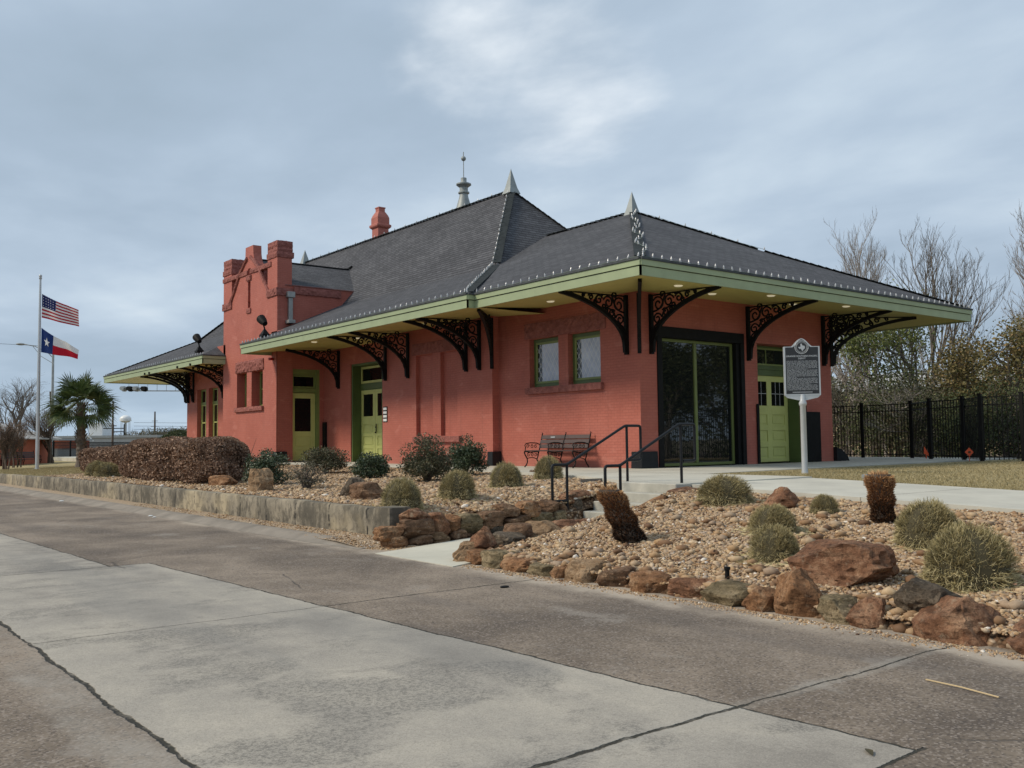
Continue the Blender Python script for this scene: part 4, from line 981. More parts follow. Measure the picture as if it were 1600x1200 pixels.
def panel_leaf(axis, c, a0, a1, z0, z1, out, glass, panels, mat, parent, muntins=None, name='door_leaf', st=0.12):
    """door leaf with real recesses: stiles/rails proud of panels. glass=(z0,z1), panels=[(z0,z1)...], cols=n"""
    mb = MB(); T = 0.05
    def bx(m, p0, p1, q0, q1, d0, d1):
        if axis == 'x': m.box(c + out * d0, p0, q0, c + out * d1, p1, q1)
        else: m.box(p0, c + out * d0, q0, p1, c + out * d1, q1)
    bx(mb, a0, a1, z0, z1, 0.0, T * 0.45)
    cols = muntins['cols'] if muntins and 'cols' in muntins else [(a0 + st, a1 - st)]
    bounds = [a0] + [q for c_ in cols for q in c_] + [a1]
    for i in range(0, len(bounds), 2): bx(mb, bounds[i], bounds[i + 1], z0, z1, T * 0.45, T)
    rails = []; cur = z0
    for (p0, p1) in sorted(panels + [glass]): rails.append((cur, p0)); cur = p1
    rails.append((cur, z1))
    for (c0, c1) in cols:
        for (q0, q1) in rails: bx(mb, c0, c1, q0, q1, T * 0.45, T)
        for (p0, p1) in panels:
            bx(mb, c0 + 0.05, c1 - 0.05, p0 + 0.05, p1 - 0.05, T * 0.45, T * 0.75)
    lf = mb.build(name, mat, parent, bevel=0.004)
    for (c0, c1) in cols:
        p = MB(); bx(p, c0, c1, glass[0], glass[1], T * 0.45 + 0.002, T * 0.45 + 0.010); p.build('pane', M['glass'], lf)
        if muntins and muntins.get('grid'):
            g = MB(); nx, nz = muntins['grid']
            for i in range(1, nx): a = c0 + (c1 - c0) * i / nx; bx(g, a - 0.008, a + 0.008, glass[0], glass[1], T * 0.6, T * 0.8)
            for i in range(1, nz): a = glass[0] + (glass[1] - glass[0]) * i / nz; bx(g, c0, c1, a - 0.008, a + 0.008, T * 0.82, T * 0.98)
            g.build('muntins', M['offwhite'], lf)
    return lf
# south freight door (two columns of panels, multi-light glazing)
dr = MB(); dr.box(4.72, 0.36, 2.53, 6.68, 0.46, 2.82); dr.box(4.72, 0.33, 2.70, 6.68, 0.46, 2.76); dr.box(4.72, 0.40, 3.34, 6.68, 0.46, 3.40); dr.box(4.62, 0.40, 0, 4.74, 0.47, 3.40)
dr.box(6.665, 0.02, 0.0, 6.685, 0.44, 3.40); dro = dr.build('door', M['dkgreen'], D, bevel=0.004)
panel_leaf('y', 0.46, 4.73, 6.655, 0.03, 2.53, -1, (1.66, 2.36), [(0.15, 0.46), (0.62, 0.94), (1.10, 1.40)], M['lime'], dro, {'cols': [(4.93, 5.66), (5.88, 6.50)], 'grid': (3, 2)})
p = MB(); p.box(4.72, 0.44, 2.82, 6.68, 0.45, 3.34); p.build('pane', M['glassf'], dro)
p = MB(); p.box(5.66, 0.41, 2.88, 5.68, 0.44, 3.30); frame_ring(p, 'y', 0.44, 4.74, 6.66, 2.83, 3.34, 0.05, 0.04, -1); p.build('transom_frame', M['midgreen'], dro)
# black steel door guards beside the opening
p = MB(); p.box(6.70, -0.07, 0.0, 7.58, -0.012, 1.48); p.box(6.70, -0.10, 0.0, 6.86, -0.072, 1.68); p.build('door_guard', M['iron'], D, bevel=0.006)
p = MB(); p.box(4.60, -0.05, 0.0, 4.70, -0.012, 1.68); p.build('door_guard', M['iron'], D, bevel=0.006)

# double doors with transom in the recessed bay
fr = MB(); X = 1.0
fr.box(X - 0.02, 13.82, 2.80, X + 0.08, 16.12, 3.02); fr.box(0.64, 16.04, 0, X + 0.1, 16.119, 3.78); fr.box(0.64, 13.301, 0, X + 0.1, 13.82, 3.78); fr.box(0.64, 13.38, 3.70, X + 0.1, 16.04, 3.779)
fr.box(X + 0.02, 13.38, 2.70, X + 0.08, 16.04, 2.80)
fro = fr.build('door', M['dkgreen'], D, bevel=0.004); tag(fro, 'double lime green doors under a dark transom')
for a, b in ((13.84, 14.94), (14.96, 16.02)):
    panel_leaf('x', X + 0.06, a, b, 0.04, 2.76, -1, (1.75, 2.60), [(0.16, 0.50), (0.62, 0.98), (1.10, 1.45)], M['lime'], fro, {'cols': [(a + 0.16, b - 0.16)]})
p = MB(); frame_ring(p, 'x', X + 0.06, 13.40, 16.02, 3.03, 3.68, 0.09, 0.06, -1); p.build('transom_frame', M['lime'], fro)
p = MB(); p.box(X + 0.03, 13.5, 3.1, X + 0.04, 15.94, 3.6); p.build('pane', M['glass'], fro)
p = MB(); p.sphere((X - 0.03, 14.86, 1.12), 0.035, 8, 5); p.box(X - 0.01, 14.84, 1.15, X + 0.01, 14.88, 1.45); p.sphere((X - 0.02, 14.86, 1.32), 0.028, 8, 5); p.build('handle', M['iron'], fro)
# single door in the tower return
fr = MB(); Y = 18.4
fr.box(-0.78, Y + 0.10, 2.78, 0.42, Y + 0.22, 2.95); fr.box(0.30, Y + 0.02, 0, 0.419, Y + 0.22, 3.72); fr.box(-0.779, Y + 0.10, 0, -0.74, Y + 0.22, 3.72); fr.box(-0.74, Y + 0.1, 3.5, 0.30, Y + 0.22, 3.719)
fro = fr.build('door', M['midgreen'], D); tag(fro, 'single lime green door with a dark window in the tower return')
panel_leaf('y', Y + 0.20, -0.73, 0.29, 0.04, 2.76, -1, (1.22, 2.55), [(0.16, 0.50), (0.60, 1.02)], M['lime'], fro, {'cols': [(-0.60, 0.10)]})
p = MB(); frame_ring(p, 'y', Y + 0.18, -0.73, 0.29, 2.96, 3.49, 0.07, 0.05, -1); p.build('transom_frame', M['midgreen'], fro)
p = MB(); p.box(-0.66, Y + 0.165, 3.03, 0.22, Y + 0.175, 3.42); p.build('pane', M['glass'], fro)
p = MB(); p.box(0.50, 18.10, 0, 0.596, 18.32, 1.58); p.build('door_guard', M['iron'], D)
# cast-iron corner guards at the foot of each corner
def guard(cx, cy, sx, sy, h=0.42, w=0.50):
    mb = MB(); t_ = 0.11
    poly = [(cx + sx * t_ * .9, cy + sy * t_ * .9)]
    mb.add([(cx + sx * t_, cy + sy * t_, 0), (cx - sx * w, cy + sy * t_, 0), (cx - sx * w, cy + sy * 0.004, 0), (cx + sx * 0.004, cy + sy * 0.004, 0), (cx + sx * 0.004, cy - sy * w * .55, 0), (cx + sx * t_, cy - sy * w * .55, 0),
            (cx + sx * t_ * .8, cy + sy * t_ * .8, h), (cx - sx * w, cy + sy * t_ * .8, h), (cx - sx * w, cy + sy * 0.004, h), (cx + sx * 0.004, cy + sy * 0.004, h), (cx + sx * 0.004, cy - sy * w * .55, h), (cx + sx * t_ * .8, cy - sy * w * .55, h)],
           [(0, 1, 7, 6), (1, 2, 8, 7), (5, 0, 6, 11), (4, 5, 11, 10), (6, 7, 8, 9), (6, 9, 10, 11), (0, 3, 2, 1), (0, 5, 4, 3), (2, 3, 9, 8), (3, 4, 10, 9)])
    return mb.build('corner_guard', M['blackrail'], D, bevel=0.01)
guard(0, 0, -1, -1); guard(-0.25, 5.83, -1, -1, 0.42, 0.3); guard(TX, TY0, -1, -1, 0.42, 0.4)
mb = MB(); mb.prism([(0, 0), (0.66, 0), (0.60, 0.10), (0.42, 0.26), (0.20, 0.38), (0, 0.42)], lambda a, z: (EX + a, -0.12, z), lambda a, z: (EX + a, 0.3, z)); mb.build('corner_guard', M['blackrail'], D)
# notices beside the double doors
mb = MB()
for i, z in enumerate((1.86, 1.73, 1.60, 1.47)): mb.box(-0.275, 11.93 + 0.0, z, -0.262, 12.16, z + 0.085)
no = MB(); no.box(-0.262, 11.90, 1.44, -0.252, 12.19, 1.98); nobj = no.build('notice_sign', M['iron'], D); nobj['label'] = 'small black notice with four white lines beside the double doors'
mb.build('lettering', M['white'], nobj)
no = MB(); no.box(-0.24, 12.252, 1.52, -0.05, 12.262, 1.92); no.build('notice_sign', M['offwhite'], D)
# small wall lamps, alarm bell
mb = MB(); mb.lathe([(0.0, 0), (0.09, 0.0), (0.10, 0.03), (0.10, 0.10), (0.0, 0.11)], (TX - 0.1, 18.72, 4.05), 10); mb.build('alarm_bell', M['redglass'], D)
for x, y in ((-0.26, -1.57), (1.6, -1.04), (4.95, -1.09), (2.78, -1.96), (6.2, -1.92), (-0.99, 2.25), (-1.25, 8.09), (-0.97, 12.65), (-2.0, 14.0), (-1.4, -0.6)):
    mb = MB(); ov = max(0, min(1, ((-x - 0) / 2.49 if x < 0 and y > 0 else (-y) / 2.49))); z = 4.47 - 0.17 * ov - 0.028
    mb.lathe([(0.0, 0.0), (0.085, 0.0), (0.11, 0.02), (0.11, 0.03)], (x, y, z), 12); mb.build('downlight', M['lamp'], D)
# downspout on the tower side
mb = MB(); mb.box(-1.02, TY0 - 0.16, 5.55, -0.85, TY0 - 0.02, 6.55); mb.box(-1.10, TY0 - 0.22, 6.55, -0.78, TY0 - 0.02, 6.78); mb.box(-1.12, TY0 - 0.35, 5.50, -0.83, TY0 - 0.03, 5.64)
mb.build('downspout', M['galv'], D, bevel=0.01)
# chimney
mb = MB(); cx0, cy0 = 5.9, 22.9
def sq(r_, z): return (r_ * 2 ** .5, z)
mb.lathe([sq(.29, 9.4), sq(.29, 11.06), sq(.36, 11.12), sq(.39, 11.17), sq(.39, 11.25), sq(.32, 11.30), sq(.32, 11.60), sq(.27, 11.74), sq(.18, 11.90), sq(.165, 11.92), sq(.165, 12.06), sq(.19, 12.08), sq(.19, 12.13), sq(.12, 12.14)], (cx0, cy0, 0), 4, math.pi / 4)
mb.build('chimney', M['chim'], D)
# spires and the tall ball finial
def spire(x, y, z, h=0.95, r=0.36):
    mb = MB(); mb.add([(x - r * .85, y - r * .85, z - 0.16), (x + r * .85, y - r * .85, z - 0.16), (x + r * .85, y + r * .85, z - 0.16), (x - r * .85, y + r * .85, z - 0.16),
                            (x - r * .56, y - r * .56, z + 0.08), (x + r * .56, y - r * .56, z + 0.08), (x + r * .56, y + r * .56, z + 0.08), (x - r * .56, y + r * .56, z + 0.08), (x - 0.0, y, z + h)],
                           [(0, 1, 5, 4), (1, 2, 6, 5), (2, 3, 7, 6), (3, 0, 4, 7), (4, 5, 8), (5, 6, 8), (6, 7, 8), (7, 4, 8), (3, 2, 1, 0)])
    o = mb.build('spire', M['spire'], D)
spire(RX, rS + .05, rz_ + 0.02, 0.84, .30); spire(RX, 4.88, wr + 0.02, 0.68, .25); spire(RX, rN, rz_, 0.70, 0.30)
mb = MB(); mb.lathe([(0.56, 10.8), (0.44, 11.5), (0.30, 12.0), (0.22, 12.28), (0.20, 12.42), (0.27, 12.46), (0.27, 12.52), (0.20, 12.56), (0.20, 12.74), (0.36, 12.86), (0.36, 12.92), (0.16, 12.98), (0.14, 13.02), (0.14, 13.20), (0.02, 13.22), (0.018, 14.05)], (8.4, 19.4, 0), 12)
mb.sphere((8.4, 19.4, 14.14), 0.12, 12, 8); mb.tube([(8.4, 19.4, 14.2), (8.4, 19.4, 14.46)], 0.022, 6); mb.build('finial', M['spire'], D, smooth=True)
# floodlights on the eaves
def flood(x, y, z, tz):
    mb = MB(); mb.box(x - .16, y - .16, z, x + .16, y + .16, z + 0.10); mb.add([(x - .14, y - .14, z + .1), (x + .14, y - .14, z + .1), (x + .14, y + .14, z + .1), (x - .14, y + .14, z + .1), (x, y + .03, z + .36)], [(0, 1, 4), (1, 2, 4), (2, 3, 4), (3, 0, 4)])
    mb.tube([(x, y, z + .3), (x - .02, y + .08, z + .48)], 0.03, 6); a, b = Vector((x - .02, y - 0.08, z + .50)), Vector((x - 0.05, y + 0.26, z + 0.74))
    mb.tube([a, a.lerp(b, .5), b], [0.10, 0.16, 0.18], 12); mb.build('floodlight', M['iron'], D, smooth=True)
flood(-2.25, 17.7, 4.84, 0); flood(-2.05, 25.3, 4.86, 0)
# strings of clear bulbs clipped along the eaves and hips
_m = MB(); _m.tube([(0, 0, 0), (0, 0, 0.03), (0, 0, 0.085)], [0.016, 0.024, 0.006], 6); _m.box(-.02, -.02, -.01, .02, .02, .002); _o = _m.build('light_bulb', M['bulb']); bulb_me = _o.data; bpy.data.objects.remove(_o)
BUD = [0]
def clips(p, q, step=0.30, wig=0.0, seed=0, each=0):
    # a wire along the edge with clear bulbs: the nearest hundred are parts of their own
    rng = random.Random(seed); p, q = Vector(p), Vector(q); n = int((q - p).length / step); mb = MB(); d = (q - p).normalized(); lat = Vector((d.y, -d.x, 0))
    pt = lambda i: p.lerp(q, i / n) + lat * (wig * math.sin(i * 0.9) if wig else 0)
    w = MB(); w.tube([pt(i) + Vector((0, 0, 0.004 - (0.02 if i % 2 else 0))) for i in range(n + 1)], 0.006, 4); wo_ = w.build('string_light', M['cable'], D)
    for i in range(n + 1):
        c = pt(i) + lat * rng.uniform(-.012, .012); tl = (rng.uniform(-.2, .2), rng.uniform(-.2, .2))
        if i > n - each:
            b = bpy.data.objects.new('light_bulb', bulb_me); COL.objects.link(b); b.parent = wo_; b.location = c; b.rotation_euler = (tl[0], tl[1], 0)
        else:
            t = Vector((tl[1], tl[0], 1)).normalized(); mb.tube([c, c + t * 0.03, c + t * 0.085], [0.016, 0.024, 0.006], 6); mb.box(c.x - .018, c.y - .018, c.z - .01, c.x + .018, c.y + .018, c.z + .006)
    if mb.v: b = mb.build('light_bulb', M['bulb'], wo_); b['kind'] = 'stuff'
z_ = ZE + 0.045
clips((mW + .02, 18.8, z_), (mW + .02, mS + .05, z_), seed=1, each=30); clips((wW + .02, mS - .1, z_), (wW + .02, wS + .08, z_), seed=2, each=20); clips((wE - .1, wS + .02, z_), (wW + .1, wS + .02, z_), seed=3, each=48)
clips((mW + .29, 39.0, z_), (mW + .29, 23.8, z_), seed=4)
clips(Vector((mW, mS, ZE)) + Vector((-.0, .12, .06)), Vector((k0[0], k0[2], kz)) + Vector((-.1, .1, .06)), 0.34, seed=5); clips(Vector((k0[0], k0[2], kz)) + Vector((-.1, .1, .06)), Vector((RX, rS, rz_)) + Vector((-.1, .1, .06)), 0.36, seed=6)
clips(Vector((wW + 0.2, wS + 0.1, ZE + .16)), Vector((wW + wk, wS + wk, wkz + .07)), 0.38, seed=7, wig=0.12); clips(Vector((wW + wk, wS + wk, wkz + .07)), Vector((RX, 4.83, wr + .07)), 0.40, seed=8, wig=0.08)
clips((RX, rS + .4, rz_ + .07), (RX, rN, rz_ + .07), 0.9, seed=9); clips((wE - wk, wS + wk, wkz + .07), (RX, 4.83, wr + .07), 0.8, seed=10)

# ================================================================== stones
def stone(name, x0, x1, y0, y1, z0, z1, mat, seed, lab, cat='rock', group=None, boxy=0.5, cuts=11, rz=0.0, tilt=0.0, top=1.0, shear=0.0, pitch=0.0, grow=1.12):
    rng = random.Random(seed); bm = bmesh.new(); bmesh.ops.create_icosphere(bm, subdivisions=4, radius=1.0)
    hx, hy, hz = (x1 - x0) / 2, (y1 - y0) / 2, (z1 - z0) / 2
    planes = []
    for i in range(cuts):
        n = Vector((rng.gauss(0, 1), rng.gauss(0, 1), rng.gauss(0, .8))).normalized(); planes.append((n, rng.uniform(0.62, 0.90)))
    so = Vector((seed * 3.7, seed * 1.3, 0)); p_ = 2 + 7 * boxy
    for v in bm.verts:
        d = v.co.normalized(); q = (abs(d.x) ** p_ + abs(d.y) ** p_ + abs(d.z) ** p_) ** (-1 / p_); c = d * q * 0.98
        for n, k in planes:
            kk = k * (1 + 0.35 * boxy); e = c.dot(n) - kk
            if e > 0: c = c - n * e * 0.9
        r = 1 + 0.085 * noise.noise(c * 1.7 + so) + 0.06 * noise.noise(c * 4.5 + so) + 0.034 * noise.noise(c * 11 + so) - 0.07 * max(0, 0.12 - abs(noise.noise(c * 2.3 + so * 2))) / 0.12
        # bedding ledges typical of sandstone
        r += 0.022 * math.sin(c.z * 9 + 2.5 * noise.noise(c * 1.4 + so))
        c = c * r; w = 1 - (1 - top) * (c.z * 0.5 + 0.5)
        v.co = Vector((c.x * hx * w + shear * hx * c.z, c.y * hy * w, c.z * hz)) * grow
    me = bpy.data.meshes.new(name); bm.to_mesh(me); bm.free()
    me.polygons.foreach_set('use_smooth', [True] * len(me.polygons))
    try: me.set_sharp_from_angle(angle=R_(22))
    except Exception: pass
    o = link(name, me, M[mat]); o.location = ((x0 + x1) / 2, (y0 + y1) / 2, (z0 + z1) / 2); o.rotation_euler = (tilt, pitch, rz)
    tag(o, lab, cat, group); return o
GF = 'stones edging the right gravel bed along the road'
front = [  # y0,y1, z0,z1, depth, material, boxy, label, extras
 (-7.20, -6.84, -0.84, -0.53, 0.62, 'rock_t', .7, 'flat topped tan block at the corner of the walk and the road', {}),
 (-7.44, -7.12, -0.84, -0.60, 0.34, 'rock_o', .4, 'orange stone leaning on the tan corner block', {}),
 (-7.86, -7.47, -0.84, -0.58, 0.36, 'rock_g', .6, 'grey green split stone, third along the road from the walk', {}),
 (-8.36, -7.90, -0.84, -0.62, 0.36, 'rock_o', .9, 'wide rectangular orange block between two grey green stones', {}),
 (-8.74, -8.40, -0.84, -0.64, 0.34, 'rock_g', .9, 'square olive grey block with cracks, right of the wide rectangular orange block', {}),
 (-8.95, -8.76, -0.84, -0.64, 0.30, 'rock_o', .4, 'narrow orange stone squeezed beside the cracked tan stone', {}),
 (-9.32, -8.96, -0.85, -0.56, 0.40, 'rock_t', .5, 'tall tan stone with a crack across its top', {}),
 (-9.82, -9.44, -0.83, -0.58, 0.36, 'rock_b', .3, 'purplish brown pitted stone standing on a corner', {'rz': .5}),
 (-10.32, -9.90, -0.82, -0.58, 0.38, 'rock_o', .35, 'rounded bright orange stone with dark pits', {}),
 (-10.86, -10.34, -0.80, -0.58, 0.36, 'rock_r', .2, 'long smooth reddish brown stone lying behind the two toned olive stone', {'off': .08}),
 (-11.28, -10.80, -0.82, -0.57, 0.34, 'rock_g', .3, 'two toned olive and orange stone in front of the long smooth one', {}),
 (-11.57, -11.30, -0.82, -0.56, 0.32, 'rock_o', .5, 'stubby orange stone with a dark foot left of the tall leaning slab', {}),
 (-11.99, -11.60, -0.84, -0.41, 0.34, 'rock_o', .35, 'tall orange slab leaning back at an angle in the road edging', {'tilt': -.38}),
 (-12.30, -12.02, -0.80, -0.57, 0.32, 'rock_g', .5, 'small layered olive stone between the leaning slab and the dark red stone', {}),
 (-12.57, -12.26, -0.84, -0.55, 0.32, 'rock_r', .2, 'rounded dark red stone in the road edging', {}),
 (-13.40, -12.82, -0.86, -0.46, 0.56, 'rock_r', .25, 'largest red brown boulder of the road edging, with a sloping tan side', {}),
 (-14.05, -13.46, -0.88, -0.58, 0.50, 'rock_r', .7, 'flat red slab at the far right end of the road edging', {}),
]
for i, (y0, y1, z0, z1, dp, mt, bx_, lab, ex) in enumerate(front):
    off = ex.pop('off', 0.0)
    stone('edging_stone', -10.50 + off, -10.50 + dp + off, y0, y1, z0, z1, mt, 11 + i, lab, 'rock', GF, bx_, **ex)
stone('boulder', -10.28, -9.85, -12.96, -12.55, -0.72, -0.40, 'rock_d', 40, 'dark grey brown rock behind the largest red boulder', 'rock', None, .3)
stone('boulder', -9.85, -9.25, -12.10, -11.28, -0.64, -0.24, 'rock_r', 41, 'big craggy red boulder resting in the middle of the gravel', 'rock', None, .55, 6, top=.86)
stone('boulder', -6.5, -6.05, -8.95, -8.42, -0.30, 0.03, 'rock_r', 42, 'pointed red rock in the gravel close to the path', 'rock', None, .1, 6, top=.5)
stone('boulder', -9.25, -8.75, 4.0, 4.75, -0.34, 0.00, 'rock_o', 43, 'orange rock lying at the near end of the brown hedge', 'rock', None, .35)
stone('boulder', -9.5, -9.1, 1.45, 1.98, -0.34, 0.20, 'rock_t', 44, 'upright tan block between the hedge and the grey bare shrub', 'rock', None, .7)
stone('boulder', -9.25, -8.8, -2.1, -1.5, -0.32, 0.10, 'rock_d', 45, 'dark grey pointed rock behind the brown one near the wall', 'rock', None, .2, top=.7)
stone('boulder', -9.5, -9.0, -2.98, -2.42, -0.32, 0.05, 'rock_b', 46, 'rounded brown rock in front of the dark grey rock near the wall', 'rock', None, .3)
GL = 'rubble stones stacked on the left of the walk'
left = [ # x0,x1,z0,z1,mat,boxy,label
 (-10.20, -9.86, -.84, -.64, 'rock_o', .7, 'orange brown block, lowest course by the concrete wall end'),
 (-9.87, -9.50, -.84, -.65, 'rock_b', .8, 'brown block second from the wall end in the lowest course'),
 (-9.48, -9.17, -.82, -.62, 'rock_t', .7, 'tan block third from the wall end in the lowest course'),
 (-9.15, -8.90, -.80, -.61, 'rock_b', .8, 'square brown block in the lowest course beside the tan block'),
 (-8.88, -8.55, -.78, -.61, 'rock_b', .5, 'low brown stone under the olive block'),
 (-8.52, -8.18, -.77, -.60, 'rock_d', .5, 'dark rounded stone low in the walk edging'),
 (-10.32, -9.96, -.66, -.50, 'rock_o', .3, 'small knobbly orange stone against the concrete wall end'),
 (-9.96, -9.44, -.66, -.42, 'rock_b', .5, 'big dark brown stone in the second course'),
 (-9.43, -9.17, -.65, -.35, 'rock_r', .3, 'upright dark red stone leaning in the second course'),
 (-9.20, -8.97, -.62, -.39, 'rock_o', .2, 'rounded red orange stone beside the upright dark red stone'),
 (-8.96, -8.56, -.64, -.40, 'rock_g', .85, 'olive yellow rectangular block in the second course'),
 (-8.55, -8.12, -.60, -.38, 'rock_b', .9, 'flat faced dark brown block right of the olive block'),
 (-9.90, -9.45, -.46, -.27, 'rock_r', .15, 'dark red rounded stone on top beside the gravel'),
 (-8.15, -7.80, -.44, -.29, 'rock_b', .8, 'brown top block left of the orange tan block'),
 (-7.79, -7.36, -.47, -.27, 'rock_o', .85, 'orange tan top block near the handrail foot'),
 (-8.10, -7.60, -.62, -.46, 'rock_b', .9, 'long brown block in the middle course'),
 (-7.58, -7.18, -.62, -.45, 'rock_g', .8, 'olive brown block left of the handrail foot'),
 (-7.17, -6.82, -.63, -.45, 'rock_g', .7, 'olive block beside the lowest step'),
 (-7.35, -6.95, -.46, -.26, 'rock_b', .5, 'dark brown top stone behind the handrail foot'),
 (-6.80, -6.06, -.30, -.14, 'rock_r', .6, 'long red slab sloping up beside the steps'),
 (-6.94, -6.64, -.46, -.28, 'rock_b', .6, 'small brown stone below the sloping red slab'),
 (-6.62, -6.35, -.46, -.27, 'rock_d', .6, 'dark stone tucked under the sloping red slab'),
]
for i, (x0, x1, z0, z1, mt, bx_, lab) in enumerate(left):
    sl = -5.0 + 0.10 * min(0, (x0 + 7.0)) * 1.0
    sl = -5.05 - 0.075 * max(0.0, -7.0 - x0); kq = (sl + 16.57) / 11.57; bk = 0.06 * (z0 + .84) / .4
    x0, x1 = -17.11 + (x0 + 17.11) * kq, -17.11 + (x1 + 17.11) * kq; z0, z1 = .71 + (z0 - .73) * kq, .71 + (z1 - .69) * kq
    if 'sloping up' in lab or 'under' in lab or 'below the sloping' in lab: bk += .10; x1 -= .08
    stone('rubble_stone', x0, x1, sl - 0.02 + bk, sl + 0.34 + bk, z0, z1, mt, 60 + i, lab, 'rock', GL, bx_, 9, pitch=(-.22 if 'sloping up' in lab else 0), grow=(.92 if 'sloping up' in lab else 1.06))
# dark joint fill and small stones behind the rubble courses
mb = MB(); rough_box(mb, -10.0, -4.98, -0.9, -6.3, -4.78, -0.44, 0.03, 0.1, 5); o = mb.build('rubble_backfill', M['bed'], smooth=True); tag(o, kind='structure')
GR = 'stones along the right side of the walk'
right = [
 (-10.36, -9.98, -7.12, -.60, -.34, 'rock_r', .1, 'dark red pyramid shaped stone at the walk edge', {'top': .45}),
 (-9.98, -9.55, -7.06, -.64, -.44, 'rock_d', .3, 'dark pitted stone low beside the walk', {}),
 (-9.72, -9.26, -6.96, -.60, -.36, 'rock_b', .4, 'purple brown stone behind the dark pitted one', {}),
 (-9.24, -8.72, -6.84, -.64, -.37, 'rock_t', .5, 'large tan orange stone midway along the walk', {}),
 (-8.70, -8.24, -6.71, -.64, -.39, 'rock_r', .4, 'red brown stone next to the large tan orange one', {}),
 (-8.22, -7.78, -6.61, -.66, -.41, 'rock_r', .5, 'red stone below the left handrail', {}),
 (-7.75, -7.30, -6.48, -.68, -.50, 'rock_o', .3, 'low red orange stone by the lowest step', {}),
 (-7.2, -6.7, -6.42, -.62, -.46, 'rock_o', .4, 'flat orange slab behind the leaning stump', {}),
 (-6.62, -5.95, -6.38, -.42, -.24, 'rock_o', .5, 'orange slab climbing along the right of the steps', {'pitch': -.3}),
 (-5.95, -5.45, -6.36, -.20, -.06, 'rock_r', .6, 'reddish slab at the top right of the steps', {'pitch': -.15}),
]
for i, (x0, x1, y, z0, z1, mt, bx_, lab, ex) in enumerate(right):
    stone('edging_stone', x0, x1, y - .17, y + .17, z0, z1, mt, 90 + i, lab, 'rock', GR, bx_, 9, **ex)
# loose cobbles at the foot of the edging and scattered on the gravel
rng = random.Random(77)
def cob(name, n, lab, region, smin, smax, seed):
    rr = np.random.default_rng(seed); P = region(rr, n)
    V = []; T = []
    for i, p in enumerate(P):
        s = rr.uniform(smin, smax); c = IV * (1 + .16 * rr.normal(size=(len(IV), 1))) * np.array([s * rr.uniform(.9, 1.6), s, s * .6]); a = rr.uniform(0, 6.28)
        c = np.stack([c[:, 0] * math.cos(a) - c[:, 1] * math.sin(a), c[:, 0] * math.sin(a) + c[:, 1] * math.cos(a), c[:, 2]], 1) + p; V.append(c); T += [rr.uniform(0.05, .6)] * len(IV)
    n = len(P); F = (IF[None] + (np.arange(n) * len(IV))[:, None, None]).reshape(-1, 3); o = npmesh(name, np.concatenate(V), F, M['pebble'], tone=T, smooth=True); tag(o, lab, 'stones', kind='stuff')
def rc(rr, n): y = rr.uniform(-15, -7.3, n); x = -10.40 + np.abs(rr.normal(0, .16, n)); return np.stack([x, y, [HR(max(a, -10.4), b) + .02 if a > -10.35 else -0.735 for a, b in zip(x, y)]], 1)
cob('cobbles', 260, 'loose larger cobbles among the road edging stones', rc, .03, .065, 4)
def rs2(rr, n): y = rr.uniform(-15, -6.9, n); x = rr.uniform(-10.2, -5.6, n); return np.stack([x, y, [HR(a, b) + .03 for a, b in zip(x, y)]], 1)[[b < wedge(a) - .3 for a, b in zip(x, y)]]
cob('cobbles', 260, 'larger flat stones scattered over the right gravel bed', rs2, .035, .075, 9)

# ================================================================== clump grasses
def tuft_mesh(seed, blades=13000):
    rng = np.random.default_rng(seed); n = blades
    th = np.arccos(rng.uniform(0.02, 1, n) ** 0.8); ph = rng.uniform(0, 2 * np.pi, n)
    d = np.stack([np.sin(th) * np.cos(ph), np.sin(th) * np.sin(ph), np.cos(th)], 1)
    lump = 1 + 0.07 * np.sin(ph * 3 + seed) * np.sin(th * 2) + 0.05 * np.sin(ph * 7 + seed * 2)
    tip = d * np.array([0.50, 0.50, 0.78]) * (lump * rng.uniform(0.80, 1.04, n))[:, None]
    jd = d * 0.95 + rng.normal(0, 0.32, (n, 3)) + np.array([0, 0, 0.25]); jd /= np.linalg.norm(jd, axis=1)[:, None]
    base = tip - jd * rng.uniform(0.07, 0.18, n)[:, None]; base[:, 2] = np.maximum(base[:, 2], 0)
    low = th > 1.15; tip[low, 2] -= rng.uniform(0.0, 0.14, low.sum()); tip[:, 2] = np.maximum(tip[:, 2], 0.01)
    mid = (base * .5 + tip * .5) + rng.normal(0, .018, (n, 3)); side = np.cross(d, rng.normal(size=(n, 3))); side /= np.linalg.norm(side, axis=1)[:, None]; w = side * 0.0034
    V = np.stack([base - w, base + w, mid + w * .9, mid - w * .9, tip + w * .25, tip - w * .25], 1).reshape(-1, 3)
    F = np.concatenate([np.array([[0, 1, 2, 3]]) + 6 * np.arange(n)[:, None], np.array([[3, 2, 4, 5]]) + 6 * np.arange(n)[:, None]])
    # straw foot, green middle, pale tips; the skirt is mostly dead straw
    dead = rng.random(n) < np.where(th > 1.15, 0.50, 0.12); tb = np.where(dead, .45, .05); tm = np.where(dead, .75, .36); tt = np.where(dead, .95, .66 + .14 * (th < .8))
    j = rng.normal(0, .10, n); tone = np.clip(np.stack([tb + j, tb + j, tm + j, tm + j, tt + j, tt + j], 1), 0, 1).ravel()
    return V, F, tone
tufts_src = []
for s in range(4):
    V, F, t_ = tuft_mesh(s + 1); tufts_src.append((V, F, t_))
